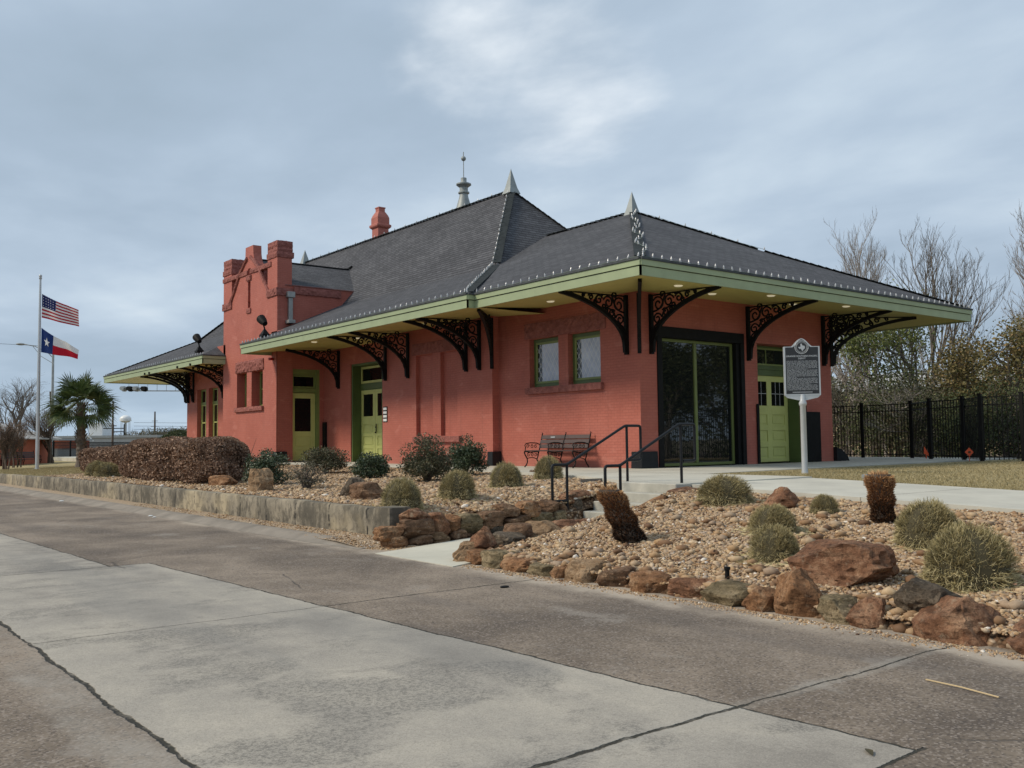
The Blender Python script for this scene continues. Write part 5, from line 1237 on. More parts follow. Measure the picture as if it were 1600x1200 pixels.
def tuft(i, x, y, z, w, h, lab, group):
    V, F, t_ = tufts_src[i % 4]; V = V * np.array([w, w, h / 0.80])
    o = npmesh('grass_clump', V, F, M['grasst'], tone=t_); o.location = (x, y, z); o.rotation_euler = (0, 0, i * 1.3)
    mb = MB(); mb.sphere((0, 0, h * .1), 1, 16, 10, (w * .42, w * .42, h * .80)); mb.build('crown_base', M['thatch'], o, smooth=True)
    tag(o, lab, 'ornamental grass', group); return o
g1, g2 = 'domed grass clumps in the left gravel bed', 'domed grass clumps in the right gravel bed'
for i, (x, y, w, h, lab, g) in enumerate([
 (-9.50, -4.15, .68, .50, 'domed grass clump closest to the end of the concrete wall', g1), (-8.35, -3.95, .66, .46, 'domed grass clump second from the concrete wall end, before the leafy bushes', g1),
 (-6.6, -3.0, .68, .50, 'domed grass clump in front of the black corner guard', g1), (-4.55, -1.75, .66, .52, 'domed grass clump partly hiding the bench and behind the left handrail', g1),
 (-8.95, 13.9, .85, .48, 'flattened grass mound in the gap of the brown hedges, the nearer of two', g1), (-8.95, 15.1, .80, .50, 'flattened grass mound in the gap of the brown hedges, the farther of two', g1),
 (-6.35, -7.75, .86, .42, 'wide low grass clump beside the top of the steps', g2), (-7.9, -9.75, .62, .36, 'grass clump directly behind the one left of the big craggy boulder', g2),
 (-9.1, -10.65, .56, .38, 'grass clump just left of the big craggy boulder', g2), (-6.45, -9.45, .40, .26, 'smallest sparse grass clump near the path', g2),
 (-7.75, -11.55, .74, .50, 'large grass clump beneath the upright spiky stump', g2), (-9.15, -12.62, .80, .54, 'largest grass clump, above the red boulders at the right edge', g2)]):
    zb = (H(x, y) + bump_g(x, y)) if y > -5 else HR(x, y)
    tuft(i, x, y, zb - 0.02, w, h, lab, g)
# spiky cut stumps
def stump(x, y, z, h, r0, r1, lean, lab, seed, topt):
    rng = np.random.default_rng(seed); n = 5200; u = rng.random(n); a = rng.uniform(0, 2 * np.pi, n)
    rr = (r0 + (r1 - r0) * u) * (1 + .10 * np.sin(u * 17 + .5)) ; P = np.stack([rr * np.cos(a) * .82, rr * np.sin(a) * .82, u * h], 1)
    d = np.stack([np.cos(a) * .8, np.sin(a) * .8, np.full(n, .52)], 1) + rng.normal(0, .24, (n, 3)); d /= np.linalg.norm(d, axis=1)[:, None]
    k = u > .95; P[k] *= np.array([1, 1, 1]); P[k, 0] *= rng.random(k.sum()); P[k, 1] *= rng.random(k.sum()); d[k] = np.array([0, 0, 1]) + rng.normal(0, .3, (k.sum(), 3))
    L = rng.uniform(.025, .055, n)[:, None]; tip = P + d * L; s = np.cross(d, rng.normal(size=(n, 3))); s /= np.linalg.norm(s, axis=1)[:, None]; s *= .008
    V = np.stack([P - s, P + s, tip], 1).reshape(-1, 3); F = np.arange(3 * n).reshape(n, 3)
    tt = np.clip(np.interp(u, [0, .3, .55, .85, 1], [0.0, .12, .48, .78, 1.0]) + topt + rng.normal(0, .16, n), 0, 1); tone = np.stack([tt * .5, tt * .5, tt], 1).ravel()
    sh = lean / h; V[:, 0] += V[:, 2] * sh[0]; V[:, 1] += V[:, 2] * sh[1]
    o = npmesh('cut_stump', V, F, M['yucca'], tone=tone, loc=(x, y, z)); tag(o, lab, 'stump')
    mb = MB(); pr = [(rr_ * .84 * (1 + .10 * math.sin(q * 17 + .5)), q * h) for q, rr_ in [(i / 14, r0 + (r1 - r0) * i / 14) for i in range(15)]]; mb.lathe(pr, (0, 0, 0), 14)
    mb.v = [(a_ + c_ * sh[0], b_ + c_ * sh[1], c_) for a_, b_, c_ in mb.v]; c = mb.build('core', M['twig'], o, smooth=True)
stump(-9.10, -8.62, -0.47, 0.60, .185, .165, np.array([-.20, .16]), 'spiky cut trunk leaning left in front of the steps, orange brown top and black foot', 3, .02)
stump(-6.75, -10.45, -0.29, 0.56, .125, .175, np.array([-.01, .03]), 'upright spiky cut trunk beside the path, orange brown all over', 5, .12)
for o in list(COL.objects):
    pass

# ================================================================== shrubs and hedges
def shrub(x, y, w, h, n, leaf, mat, lab, seed, size=.05, sparse=0.0, dp=None, group=None, name='shrub', stems=26):
    rng = np.random.default_rng(seed); zb = H(x, y); dp = dp or w
    nc = 46; ang = rng.uniform(0, 2 * np.pi, nc); el = np.arccos(rng.uniform(-.45, 1, nc)); cc = np.stack([np.sin(el) * np.cos(ang) * w * .38, np.sin(el) * np.sin(ang) * dp * .38, h * (.38 + .42 * np.cos(el))], 1) * rng.uniform(.65, 1.12, (nc, 1))
    cc[:, 2] = np.clip(cc[:, 2], h * .10, None); i = rng.integers(0, nc, n); r = rng.normal(0, 1, (n, 3)); r *= (rng.random((n, 1)) ** .33) / np.linalg.norm(r, axis=1)[:, None]
    P = cc[i] + r * np.array([w * .19, dp * .19, h * .17]) * (1 - .3 * sparse); V, F = leaf_quads(rng, P, size, .25, .5)
    tone = np.clip(rng.normal(.42, .2, n) + (rng.random(n) > .9) * .35, 0, 1)
    o = empty(name, (x, y, zb)); tag(o, lab, 'shrub', group)
    npmesh('foliage', V, F, M[leaf], o, np.repeat(tone, 4))
    mb = MB(); rg = random.Random(seed)
    for k in range(stems):
        c = cc[rg.randrange(nc)]; p0 = Vector((rg.uniform(-.06, .06), rg.uniform(-.06, .06), 0)); p2 = Vector(c) * .95; p1 = p0.lerp(p2, .45) + Vector((0, 0, h * .12)); mb.tube([p0, p1, p2], [.010, .006, .002], 4)
        for _ in range(3):
            q = p1.lerp(p2, rg.random()); mb.tube([q, q + Vector((rg.gauss(0, .12) * w, rg.gauss(0, .12) * w, rg.uniform(.05, .2) * h))], [.004, .0015], 3)
    mb.build('stem', M[mat], o); return o
shrub(-8.45, 3.3, .98, .88, 6500, 'leafd', 'twig', 'dense dark green bush at the near end of the brown hedge', 21)
shrub(-4.9, 7.4, 1.35, .88, 6400, 'leafr', 'twig', 'reddish grey green bush before the single green door', 22)
shrub(-8.5, 1.2, .95, .66, 1300, 'leafg', 'bark', 'sparse grey twiggy shrub left of the grey bush', 23, .04, .6, stems=60)
shrub(-5.9, 3.1, .95, .70, 6400, 'leafd', 'twig', 'low dense blackish green bush before the double doors', 24)
shrub(-6.0, 0.55, 1.15, 1.06, 9500, 'leafr', 'twig', 'tall open green bush, left of the pair before the blind windows', 25)
shrub(-4.1, 1.75, 1.0, .96, 9000, 'leafd', 'twig', 'round green bush, right of the pair before the blind windows', 26)
shrub(-3.2, 0.35, .26, .14, 500, 'deadleaf', 'twig', 'small dry brown tuft in the gravel before the bench', 27, .03, stems=12)
shrub(-6.6, 10.9, .9, .16, 900, 'deadleaf', 'twig', 'low dead brown ground cover patch by the hedge', 28, .05, stems=12)
def hedge(x0, x1, y0, y1, h, n, lab, seed, group):
    rng = np.random.default_rng(seed); cx, cy = (x0 + x1) / 2, (y0 + y1) / 2; zb = H(cx, cy) - 0.02
    # leaves thick on a rounded-box shell, thinning inward
    P = rng.uniform(-1, 1, (int(n * 1.0), 3)); ax = rng.integers(0, 3, len(P)); sg = np.sign(rng.uniform(-1, 1, len(P))); m = ax == 2; sg[m] = 1
    dpt = 1 - rng.random(len(P)) ** 2 * .30
    P[np.arange(len(P)), ax] = sg * dpt
    q = (np.abs(P) ** 5).sum(1) ** (-1 / 5); q = np.minimum(q, 1.0); P *= q[:, None]
    L = np.array([(x1 - x0) / 2, (y1 - y0) / 2, h / 2]); Q = P * L
    lump = np.array([noise.noise(Vector((a * 1.6, b * 1.1, c * 1.6 + seed))) for a, b, c in Q]); big = np.array([noise.noise(Vector((a * .8, b * .6, c * .6 + 9 * seed))) for a, b, c in Q])
    Q = Q * (1 + .17 * lump[:, None] + .24 * big[:, None]); Q[:, 2] += h / 2
    keep = lump + .25 * rng.normal(size=len(Q)) > -.52; Q = Q[keep]; lump = lump[keep]
    V, F = leaf_quads(rng, Q, .075, .1, .75); n = len(Q)
    tone = np.clip(rng.normal(.46, .23, n), 0, 1)
    o = empty('hedge', (cx, cy, zb)); tag(o, lab, 'hedge', group); npmesh('foliage', V, F, M['deadleaf'], o, np.repeat(tone, 4))
    mb = MB(); rg = random.Random(seed)
    for k in range(int(26 * (y1 - y0))):
        p = Vector((rg.uniform(-.3, .3) * (x1 - x0), rg.uniform(-.48, .48) * (y1 - y0), 0)); q_ = Vector((p.x * 1.6, p.y * 1.0 + rg.gauss(0, .2), h * rg.uniform(.5, .98))); q_.y = max(-(y1 - y0) * .49, min((y1 - y0) * .49, q_.y)); m_ = p.lerp(q_, .5) + Vector((rg.gauss(0, .05), rg.gauss(0, .05), 0)); mb.tube([p, m_, q_], [.016, .010, .003], 4)
    mb.build('stem', M['twig'], o)
hedge(-9.2, -7.8, 5.1, 12.6, 1.12, 52000, 'near clipped hedge of dead brown leaves, longer of the two', 31, 'brown clipped hedges')
hedge(-8.35, -6.7, 14.2, 20.6, .94, 26000, 'far clipped hedge of dead brown leaves, toward the flagpole', 32, 'brown clipped hedges')

# ================================================================== bench
def bench(x, y, rz, lab, L=2.06):
    t = empty('park_bench', (x, y, 0), rz); tag(t, lab, 'bench')
    mb = MB()       # local: sitter faces -X, length along Y
    for i in range(5): mb.box(-0.50 + .10 * i, -L / 2 + .03, .435, -0.50 + .10 * i + .08, L / 2 - .03, .465)
    mb.build('seat', M['wood'], t, bevel=.006)
    for s0, s1 in ((-L / 2 + .03, -.02), (.02, L / 2 - .03)):
        mb = MB()
        for i in range(3):
            z = .52 + .125 * i; xx = 0.02 + .045 * i
            mb.bar((xx, (s0), z + .05), (xx, s1, z + .05), .022, .108, (0.3, 0, 1))
        b = mb.build('backrest', M['wood'], t, bevel=.004)
    if L > 1.5:
        mb = MB(); mb.box(.085, .40, .80, .092, .58, .835); p = mb.build('plaque', M['silver'], t)
    for yy in (-L / 2 + .04, 0.0, L / 2 - .04):
        mb = MB()
        def w(pts, r=.014): mb.tube([(p[0], yy, p[1]) for p in pts], r, 6)
        w([(-.53, .42), (-.50, .34), (-.43, .24), (-.42, .14), (-.47, .05), (-.52, .01)], .019); w([(-.02, .42), (-.04, .30), (-.08, .20), (-.02, .10), (.05, .02)], .019)
        w([(-.02, .38), (.02, .50), (.08, .70), (.13, .90)], .019); w([(.13, .90), (.15, .93), (.12, .94)], .014)
        w([(-.53, .43), (-.30, .41), (-.02, .42)], .016); w([(-.43, .24), (-.25, .27), (-.08, .22)], .012)
        w([(.03, .62), (-.10, .66), (-.30, .67), (-.46, .65), (-.51, .60), (-.48, .55), (-.50, .46)], .015)
        for c, r0, a0, tn in (((-.40, .58), .06, 0, 1.3), ((-.26, .57), .06, 2, -1.3), ((-.12, .57), .055, 1, 1.2), ((-.38, .34), .06, 1, 1.3), ((-.25, .34), .06, 3, -1.3), ((-.12, .33), .055, 0, 1.2)):
            w(spiral(c, r0, .015, a0, tn, 12), .009)
        mb.build('end_frame', M['iron'], t)
    return t
bench(-0.24, 2.72, 0, 'dark slatted bench with scrolled iron ends against the red wall')

# ================================================================== handrails
def rail(y, lab):
    t = empty('handrail', (-6.2, y, 0)); tag(t, lab, 'handrail', 'black pipe handrails of the steps'); r = .024
    def rd(pts, k=.05):
        out = [Vector(pts[0])]
        for a, b, c in zip(pts, pts[1:], pts[2:]):
            a, b, c = Vector(a), Vector(b), Vector(c)
            for s in range(5):
                u = s / 4; p = b + (a - b).normalized() * k * (1 - u) * (1 - u) + (c - b).normalized() * k * u * u; out.append(p)
        return out + [Vector(pts[-1])]
    x0 = -6.2
    mb = MB(); P = lambda x, z: (x - x0, 0, z)
    mb.tube(rd([P(-6.78, -.27), P(-7.10, -.27), P(-7.10, .32), P(-6.78, .32), P(-5.42, .96), P(-5.04, .96), P(-5.04, .36), P(-5.34, .36)]), r, 10)
    mb.build('rail', M['blackrail'], t, smooth=True)
    for x, a, b in ((-6.78, -.62, .32), (-5.38, -.01, .95)):
        mb = MB(); mb.tube([P(x, a), P(x, b)], r, 10); mb.build('post', M['blackrail'], t, smooth=True)
rail(-4.86, 'black pipe handrail on the left side of the steps'); rail(-6.10, 'black pipe handrail on the right side of the steps')

# ================================================================== historical marker
mk = empty('historical_marker', (-0.55, -5.1, -0.02), R_(-44.0)); tag(mk, 'dark historical plaque with silver border and round seal on a silver pole', 'sign')
# local frame: the face looks along -Y, width along X
mb = MB(); mb.lathe([(.075, -.05), (.070, .03), (.062, .10), (.058, 1.38), (.075, 1.40), (.082, 1.44), (.060, 1.50), (.055, 1.62)], (0, 0, 0), 16); mb.build('pole', M['silver'], mk, smooth=True)
def outline(w, h, bw, bh, zb, n=24):
    pts = [(-w / 2, zb), (w / 2, zb), (w / 2, zb + h)]; pts.append((bw * 1.35, zb + h))
    for i in range(n + 1):
        a = -1 + 2 * i / n; x = -a * bw * 1.25; pts.append((x, zb + h + bh * (math.cos(a * math.pi) * .5 + .5) ** .72))
    pts += [(-bw * 1.35, zb + h), (-w / 2, zb + h)]; return pts
FR = outline(.72, 1.00, .17, .165, 1.60)
mb = MB(); mb.prism(FR, lambda a, z: (a, -.035, z), lambda a, z: (a, .035, z)); mb.prism([(-.36, 1.602), (-.30, 1.55), (-.08, 1.50), (.08, 1.50), (.30, 1.55), (.36, 1.602)], lambda a, z: (a, -.028, z), lambda a, z: (a, .028, z)); mb.build('plate_frame', M['silver'], mk)
IN = outline(.655, .955, .145, .160, 1.63)
mb = MB(); mb.prism(IN, lambda a, z: (a, -.0385, z), lambda a, z: (a, -.030, z)); pl = mb.build('plaque_face', M['plaque'], mk)
zc = 2.585
mb = MB()
for r_, w_ in ((.135, .010), (.102, .006)):
    pts = [(r_ * math.cos(i * 2 * math.pi / 32), -.041, zc + r_ * math.sin(i * 2 * math.pi / 32)) for i in range(33)]; mb.tube(pts, w_ / 2, 5, False)
for i in range(26):   # raised letters round the seal
    a = i * 2 * math.pi / 26; c = Vector((.118 * math.cos(a), -.041, zc + .118 * math.sin(a))); mb.bar(c + Vector((-math.cos(a) * .007, 0, -math.sin(a) * .007)), c + Vector((math.cos(a) * .007, 0, math.sin(a) * .007)), .012, .004, (0, 1, 0))
tx = [(-.020, .070), (.012, .070), (.012, .038), (.030, .030), (.058, .028), (.070, .012), (.072, -.022), (.050, -.040), (.030, -.060), (.026, -.082), (.006, -.070), (-.006, -.044), (-.026, -.030), (-.036, -.040), (-.050, -.028), (-.074, .004), (-.020, .006)]
mb.prism(tx, lambda a, z: (a * .95, -.044, zc + z), lambda a, z: (a * .95, -.038, zc + z)); mb.build('seal', M['silver'], pl)
def text_mesh(body, size, parent, mat, loc, rot, name='lettering', bold=0.0, ext=.0015):
    cu = bpy.data.curves.new(name, 'FONT'); cu.body = body; cu.size = size; cu.align_x = 'CENTER'; cu.align_y = 'CENTER'; cu.extrude = ext; cu.offset = bold; cu.resolution_u = 2
    ob = bpy.data.objects.new('tmp', cu); COL.objects.link(ob); dg = bpy.context.evaluated_depsgraph_get(); me = bpy.data.meshes.new_from_object(ob.evaluated_get(dg)); bpy.data.objects.remove(ob); bpy.data.curves.remove(cu)
    me.materials.clear(); o = link(name, me, mat, parent); o.location = loc; o.rotation_euler = rot; return o
rt = (math.pi / 2, 0, 0)
text_mesh('ORANGE SOUTHERN PACIFIC', .047, pl, M['silver'], (0, -.041, 2.40), rt, bold=.0008); text_mesh('DEPOT', .047, pl, M['silver'], (0, -.041, 2.352), rt, bold=.0008)
mb = MB(); rg = random.Random(4)   # body text: too small to read, raised strokes in word groups
for ln in range(27):
    z = 2.300 - ln * .0235; x = -.305; end = .305
    if ln == 7: end = .10
    if ln == 14: end = -.10
    if ln == 20: end = .16
    if ln == 26: continue
    while x < end - .01:
        wl = rg.randint(2, 9)
        for c in range(wl):
            if x > end: break
            hh = rg.choice((.011, .014, .014)); mb.box(x, -.0415, z - hh / 2, x + .0045, -.038, z + hh / 2)
            if rg.random() > .5: mb.box(x + .0045, -.0414, z - hh / 2, x + .0085, -.038, z - hh / 2 + .004)
            x += .0105
        x += .011
for k in range(22): mb.box(-.20 + k * .018, -.0415, 1.655, -.20 + k * .018 + .012, -.038, 1.672)
mb.build('lettering', M['silver'], pl)

# small fittings
mb = MB(); mb.lathe([(.055, -.03), (.055, .14), (.075, .145), (.08, .19), (.07, .20), (0.02, .205)], (-3.17, -8.07, -.09), 14); o = mb.build('path_light', M['galv'], smooth=True); tag(o, 'short grey metal path light on the lawn beside the path', 'path light')
mb = MB(); mb.lathe([(.022, -.03), (.022, .10), (.03, .105), (.03, .13)], (-10.12, -10.86, -.60), 10); o = mb.build('path_light', M['iron'], smooth=True); tag(o, 'stubby black post light behind the smooth brown edging stone', 'path light')
mb = MB(); c = (-13.07, -14.07, -.744); mb.add([(c[0] - .035, c[1] - .04, c[2]), (c[0] - .005, c[1] - .025, c[2] + .004), (c[0] + .022, c[1] - .005, c[2] + .006), (c[0] + .035, c[1] + .04, c[2]), (c[0] - .002, c[1] + .022, c[2] + .008), (c[0] - .024, c[1] - .004, c[2] + .006)], [(0, 1, 4, 5), (1, 2, 3, 4)]); o = mb.build('fallen_leaf', M['thatch'], fix=False); tag(o, 'dark curled leaf lying on the pale road slab', 'leaf')
mb = MB(); mb.tube([(-11.63, -13.57, -.742), (-11.66, -13.8, -.738), (-11.70, -14.03, -.742)], .0045, 5); o = mb.build('straw', M['twine']); tag(o, 'thin pale straw lying on the brown road at the right', 'straw')
mb = MB(); mb.sphere((-11.28, -8.99, -.742), .035, 8, 5, (1.6, 1, .35)); o = mb.build('asphalt_lump', M['iron'], smooth=True); tag(o, 'small black lump on the road below the corner stones', 'debris')
for i, (x, y) in enumerate(((-10.9, 3.2), (-10.85, 3.6), (-10.9, 11))):
    mb = MB(); mb.sphere((x, y, -.74), .03 + .01 * i, 8, 5, (1.3, 1, .4)); o = mb.build('white_pebble', M['white'], smooth=True); tag(o, ('white pebble on the road by the kerb, the nearest', 'white pebble on the road by the kerb, the middle one', 'white pebble on the road by the kerb, the farthest')[i], 'pebble')

# ================================================================== fences beyond the depot
FA, FB_, FC, FE = [(11.67, -1.27), (11.03, -2.64), (9.97, -3.68), (10.04, -4.78)]
def zfence(x, y): return slope(y) - .03 if x < 14 and y < 40 else -.40
def fence(pts, posts, lab, h=1.86, pitch=.118, rails=(.14, 1.62, 1.84), group=None, name='fence', zf=None, pr=.0095):
    t = empty(name, (pts[0][0], pts[0][1], 0)); o0 = Vector((pts[0][0], pts[0][1], 0)); tag(t, lab, 'fence', group); zf = zf or zfence
    pk = MB()
    for a, b in zip(pts, pts[1:]):
        a, b = Vector((*a, 0)), Vector((*b, 0)); L = (b - a).length; n = int(L / pitch)
        for i in range(n + 1):
            p = a.lerp(b, i / max(1, n)); z = zf(p.x, p.y); p = p - o0; pk.box(p.x - pr, p.y - pr, z + .06, p.x + pr, p.y + pr, z + h - .02)
    pk.build('pickets', M['iron'], t, fix=False)
    for r_ in rails:
        rl = MB(); rl.tube([Vector((*a, zf(*a) + r_)) - o0 for a in pts], .02, 4); rl.build('rail', M['iron'], t)
    for p in posts:
        z = zf(*p); m = MB(); q = Vector((*p, 0)) - o0; m.box(q.x - .045, q.y - .045, z - .1, q.x + .045, q.y + .045, z + h + .06); m.box(q.x - .055, q.y - .055, z + h + .06, q.x + .055, q.y + .055, z + h + .085); m.build('post', M['iron'], t)
    return t
fence([(13.0, 30), (13.0, 1.9), (12.75, -.05)], [(13.0, y) for y in (27, 24, 21, 18, 15, 12, 9, 6, 3.9, 1.9)] + [(12.75, -.05)], 'black iron picket fence running behind the depot beside the track')
fence([FA, FB_], [FA, FB_], 'black iron picket fence panel between the two gates')
fence([(FB_[0] + .05, FB_[1] - .05), FC], [FC], 'narrow black iron gate behind the orange diamond marker', pitch=.13, name='gate')
fence([(12.70, -.12), (FA[0] + .05, FA[1] + .06)], [], 'narrow black iron gate behind the small orange pennant', pitch=.13, name='gate')
fence([(FC[0], FC[1] - .08), FE, (10.9, -9.5), (12, -22), (20, -36)], [FE, (10.7, -7.1), (10.9, -9.5), (11.1, -12), (11.4, -14.5), (11.7, -17)], 'black iron picket fence along the lawn at the right edge')
mb = MB(); mb.tube([(0, 0, 0), (0, 0, .22)], .012, 6); mb.add([(-.015, 0, .16), (0, -.13, .29), (0, 0, .42), (0, .13, .29), (.015, 0, .29)], [(0, 1, 4), (1, 2, 4), (2, 3, 4), (3, 0, 4), (0, 3, 2, 1)])
o = mb.build('utility_marker', M['orange'], loc=(FB_[0] - .60, FB_[1] - .45, -.05), rz=.9); tag(o, 'orange diamond marker on a short stake at the foot of the fence gate', 'marker')
m2 = MB(); m2.box(-.02, -.035, .262, -.012, .035, .318); m2.build('emblem', M['rock_r'], o)
mb = MB(); mb.tube([(0, 0, -.05), (0, 0, .25)], .012, 6); mb.add([(0, -.14, .10), (0, .06, .20), (0, .06, .44), (.03, .06, .2)], [(0, 1, 2), (1, 3, 2), (0, 3, 1), (0, 2, 3)])
o = mb.build('utility_marker', M['orange'], loc=(FA[0] - .1, FA[1] + .1, -.03), rz=.9); tag(o, 'small orange red pennant marker at the farther fence gate', 'marker')

# ================================================================== trees
def tree(x, y, z, lab, seed, h, r0, levels=4, nb=(8, 5, 4, 3), spread=.55, up=.5, ratio=.62, mat='bark', leaf=None, nleaf=0, lsize=.12, lspread=.3, start=.3, group=None, n=5, name='bare_tree', wob=.12, stems=1, squash=1.0, cat='tree', lmin=None):
    rg = random.Random(seed); o = empty(name, (x, y, z)); tag(o, lab, cat, group); allm = MB(); ends = []
    for k in range(stems):
        b = (rg.gauss(0, .12) if stems > 1 else 0, rg.gauss(0, .12) if stems > 1 else 0, 0)
        m, e = branch_tree(rg, h * (1 if stems == 1 else rg.uniform(.75, 1.1)), r0, levels, nb, spread, up, n=n, start=start, ratio=ratio, wob=wob, base=b); allm.add(m.v, m.f); ends += e
    allm.build('trunk', M[mat], o, fix=False, smooth=True)
    if leaf:
        r = np.random.default_rng(seed); E_ = np.array([e[0][:] for e in ends]); 
        if lmin is not None: E_ = E_[E_[:, 2] > lmin]
        i = r.integers(0, len(E_), nleaf); w = r.random(len(E_)) ** 1.5; w /= w.sum(); i = r.choice(len(E_), nleaf, p=w)
        P = E_[i] + r.normal(0, lspread, (nleaf, 3)) * np.array([1, 1, squash]); V, F = leaf_quads(r, P, lsize, .2, .6, .15)
        npmesh('crown', V, F, M[leaf], o, np.repeat(np.clip(r.normal(.45, .2, nleaf) + (r.random(len(E_))[i] - .5) * .35, 0, 1), 4))
    return o
GB = 'bare trees beyond the picket fence'
for (x, y, h, r0, nb, sd, lab, mt) in [
 (25.5, 10.6, 8.6, .16, (11, 6, 5, 3), 101, 'tallest bare tree right of the depot roof, widest fine crown', 'barkl'),
 (25.0, 8.0, 7.9, .12, (10, 6, 4, 3), 102, 'slim bare tree second from the depot roof, upright stems', 'barkl'),
 (24.0, 5.8, 7.6, .12, (10, 6, 4, 3), 103, 'slim bare tree third from the depot roof, forked low', 'bark'),
 (23.2, 4.3, 6.6, .10, (9, 5, 4, 3), 104, 'shorter bare tree between the slim ones and the olive green tree', 'bark'),
 (24.6, 1.2, 6.4, .13, (11, 6, 5, 3), 105, 'bare grey tree with a rounded twiggy top behind the russet oak', 'barkl'),
 (22.5, -.6, 5.9, .15, (11, 6, 5, 3), 106, 'bare grey tree at the right edge of the picture', 'barkl'),
 (19.5, -2.6, 6.2, .14, (10, 6, 4, 3), 107, 'bare tree beyond the lawn, just past the right edge', 'barkl'),
 (28.0, 14.0, 7.0, .12, (9, 5, 4, 3), 108, 'bare tree mostly hidden behind the depot eaves', 'bark')]:
    tree(x, y, -.42, lab, sd, h * 1.02, r0 * .9, 4, (nb[0] + 2, nb[1], nb[2], 4), .50, .80, .56, mt, group=GB, start=.2)
for (x, y, h, sd, lab, leaf, nl, ls, st, lm) in [
 (21.5, 3.3, 5.6, 121, 'tall thin olive green tree with an open crown beyond the fence', 'oliveleaf', 7500, .12, .36, 3.2),
 (19.2, .6, 3.4, 122, 'russet and olive leaved oak beyond the fence at the right', 'oakleaf', 7000, .11, .2, 1.2),
 (17.6, -1.3, 3.8, 123, 'russet oak cut by the right edge of the picture', 'oakleaf', 7000, .11, .25, 1.4)]:
    tree(x, y, -.42, lab, sd, h, .13, 3, (9, 6, 4), .75, .35, .55, 'bark', leaf, nl, ls, .26, st, name='leafy_tree', lmin=lm)
GE = 'evergreen trees and thicket shrubs behind the picket fence'
ev = [(20.6, 8.9, 3.6, 'treeleaf', 'grey green wispy evergreen nearest the depot wall, behind the fence'), (20.3, 7.2, 4.3, 'leafg', 'tangled olive brown shrub second from the depot wall, behind the fence'), (19.4, 5.4, 3.5, 'treeleaf', 'dark evergreen shrub third from the depot wall, behind the fence'),
      (19.0, 4.2, 4.4, 'treeleaf', 'taller dark evergreen with a green top, middle of the fence run'), (18.3, 2.4, 3.5, 'leafr', 'brown tinged shrub behind the fence gate'), (17.5, 1.2, 2.8, 'treeleaf', 'low dark evergreen behind the diamond marker gate'),
      (16.4, -.3, 2.6, 'treeleaf', 'low black green shrub behind the right fence panel'), (15.6, -1.8, 2.9, 'treeleaf', 'dense dark shrub at the right edge behind the fence'), (22.5, 12.2, 4.2, 'treeleaf', 'evergreen beyond the fence, hidden behind the depot corner'), (15.0, -4.0, 3.2, 'treeleaf', 'dense dark shrub past the right edge behind the fence')]
for i, (x, y, h, leaf, lab) in enumerate(ev):
    tree(x, y, -.42, lab, 140 + i, h * .64, .07, 3, (7, 6, 4), .85, .15, .62, 'bark', leaf, 7500, .085, .32, .08, GE, name='evergreen_shrub', stems=3, cat='shrub')
# trees of the lot across the lawn, seen mirrored in the freight door glass
for i, (x, y, h) in enumerate([(26, -15, 5.2), (31, -19, 5.6), (36, -24, 6.0), (30, -26, 5.2), (24, -21, 4.6), (41, -30, 6.2), (22, -11, 4.8)]):
    tree(x, y, -.42, ('dark evergreen tree right of the lawn, %s of the row reflected in the glass door' % ('first', 'third', 'fifth', 'fourth', 'second', 'sixth', 'nearest')[i]), 170 + i, h, .14, 3, (9, 6, 4), .7, .3, .6, 'bark', 'treeleaf', 6000, .22, .42, .2, 'trees along the right side of the lawn', name='evergreen_tree')
rw = np.random.default_rng(9); nW = 52000
a = rw.uniform(0, 1, nW); P = np.stack([30 + 14 * rw.random(nW) - 6 * a, 30 - 52 * a, -.4 + 5.2 * rw.random(nW) ** 1.25], 1); nzv = np.array([noise.noise(Vector((p[1] * .25, p[2] * .35, p[0] * .2))) for p in P]); P = P[nzv + .22 - .07 * P[:, 2] > 0]
V, F = leaf_quads(rw, P, .24, .2, .6); o = npmesh('woodland', V, F, M['treeleaf'], tone=np.repeat(np.clip(rw.normal(.5, .22, len(P)), 0, 1), 4)); tag(o, 'tangled far woodland behind the fence trees', 'woodland', kind='stuff')
b = empty('warehouse', (50, 16, -.5)); tag(b, 'pale tan low warehouse glimpsed through the trees behind the fence', 'building')
mb = MB(); mb.box(-4, -14, 0, 8, 14, 4.6); mb.build('wall', M['tan'], b); mb = MB(); mb.prism([(-4.4, 4.6), (8.4, 4.6), (2, 6.2)], lambda a, z: (a, -14.4, z), lambda a, z: (a, 14.4, z)); mb.build('roof', M['offwhite'], b)
b = empty('shed', (38, -1, -.5)); tag(b, 'small weathered pinkish shed seen between trunks at the right', 'building'); mb = MB(); mb.box(-2, -2.4, 0, 2, 2.4, 2.7); mb.build('wall', M['tan'], b); mb = MB(); mb.prism([(-2.6, 2.6), (2.6, 2.6), (0, 3.5)], lambda a, z: (z * 0 + a, -2.8, z), lambda a, z: (a, 2.8, z)); mb.build('roof', M['offwhite'], b)

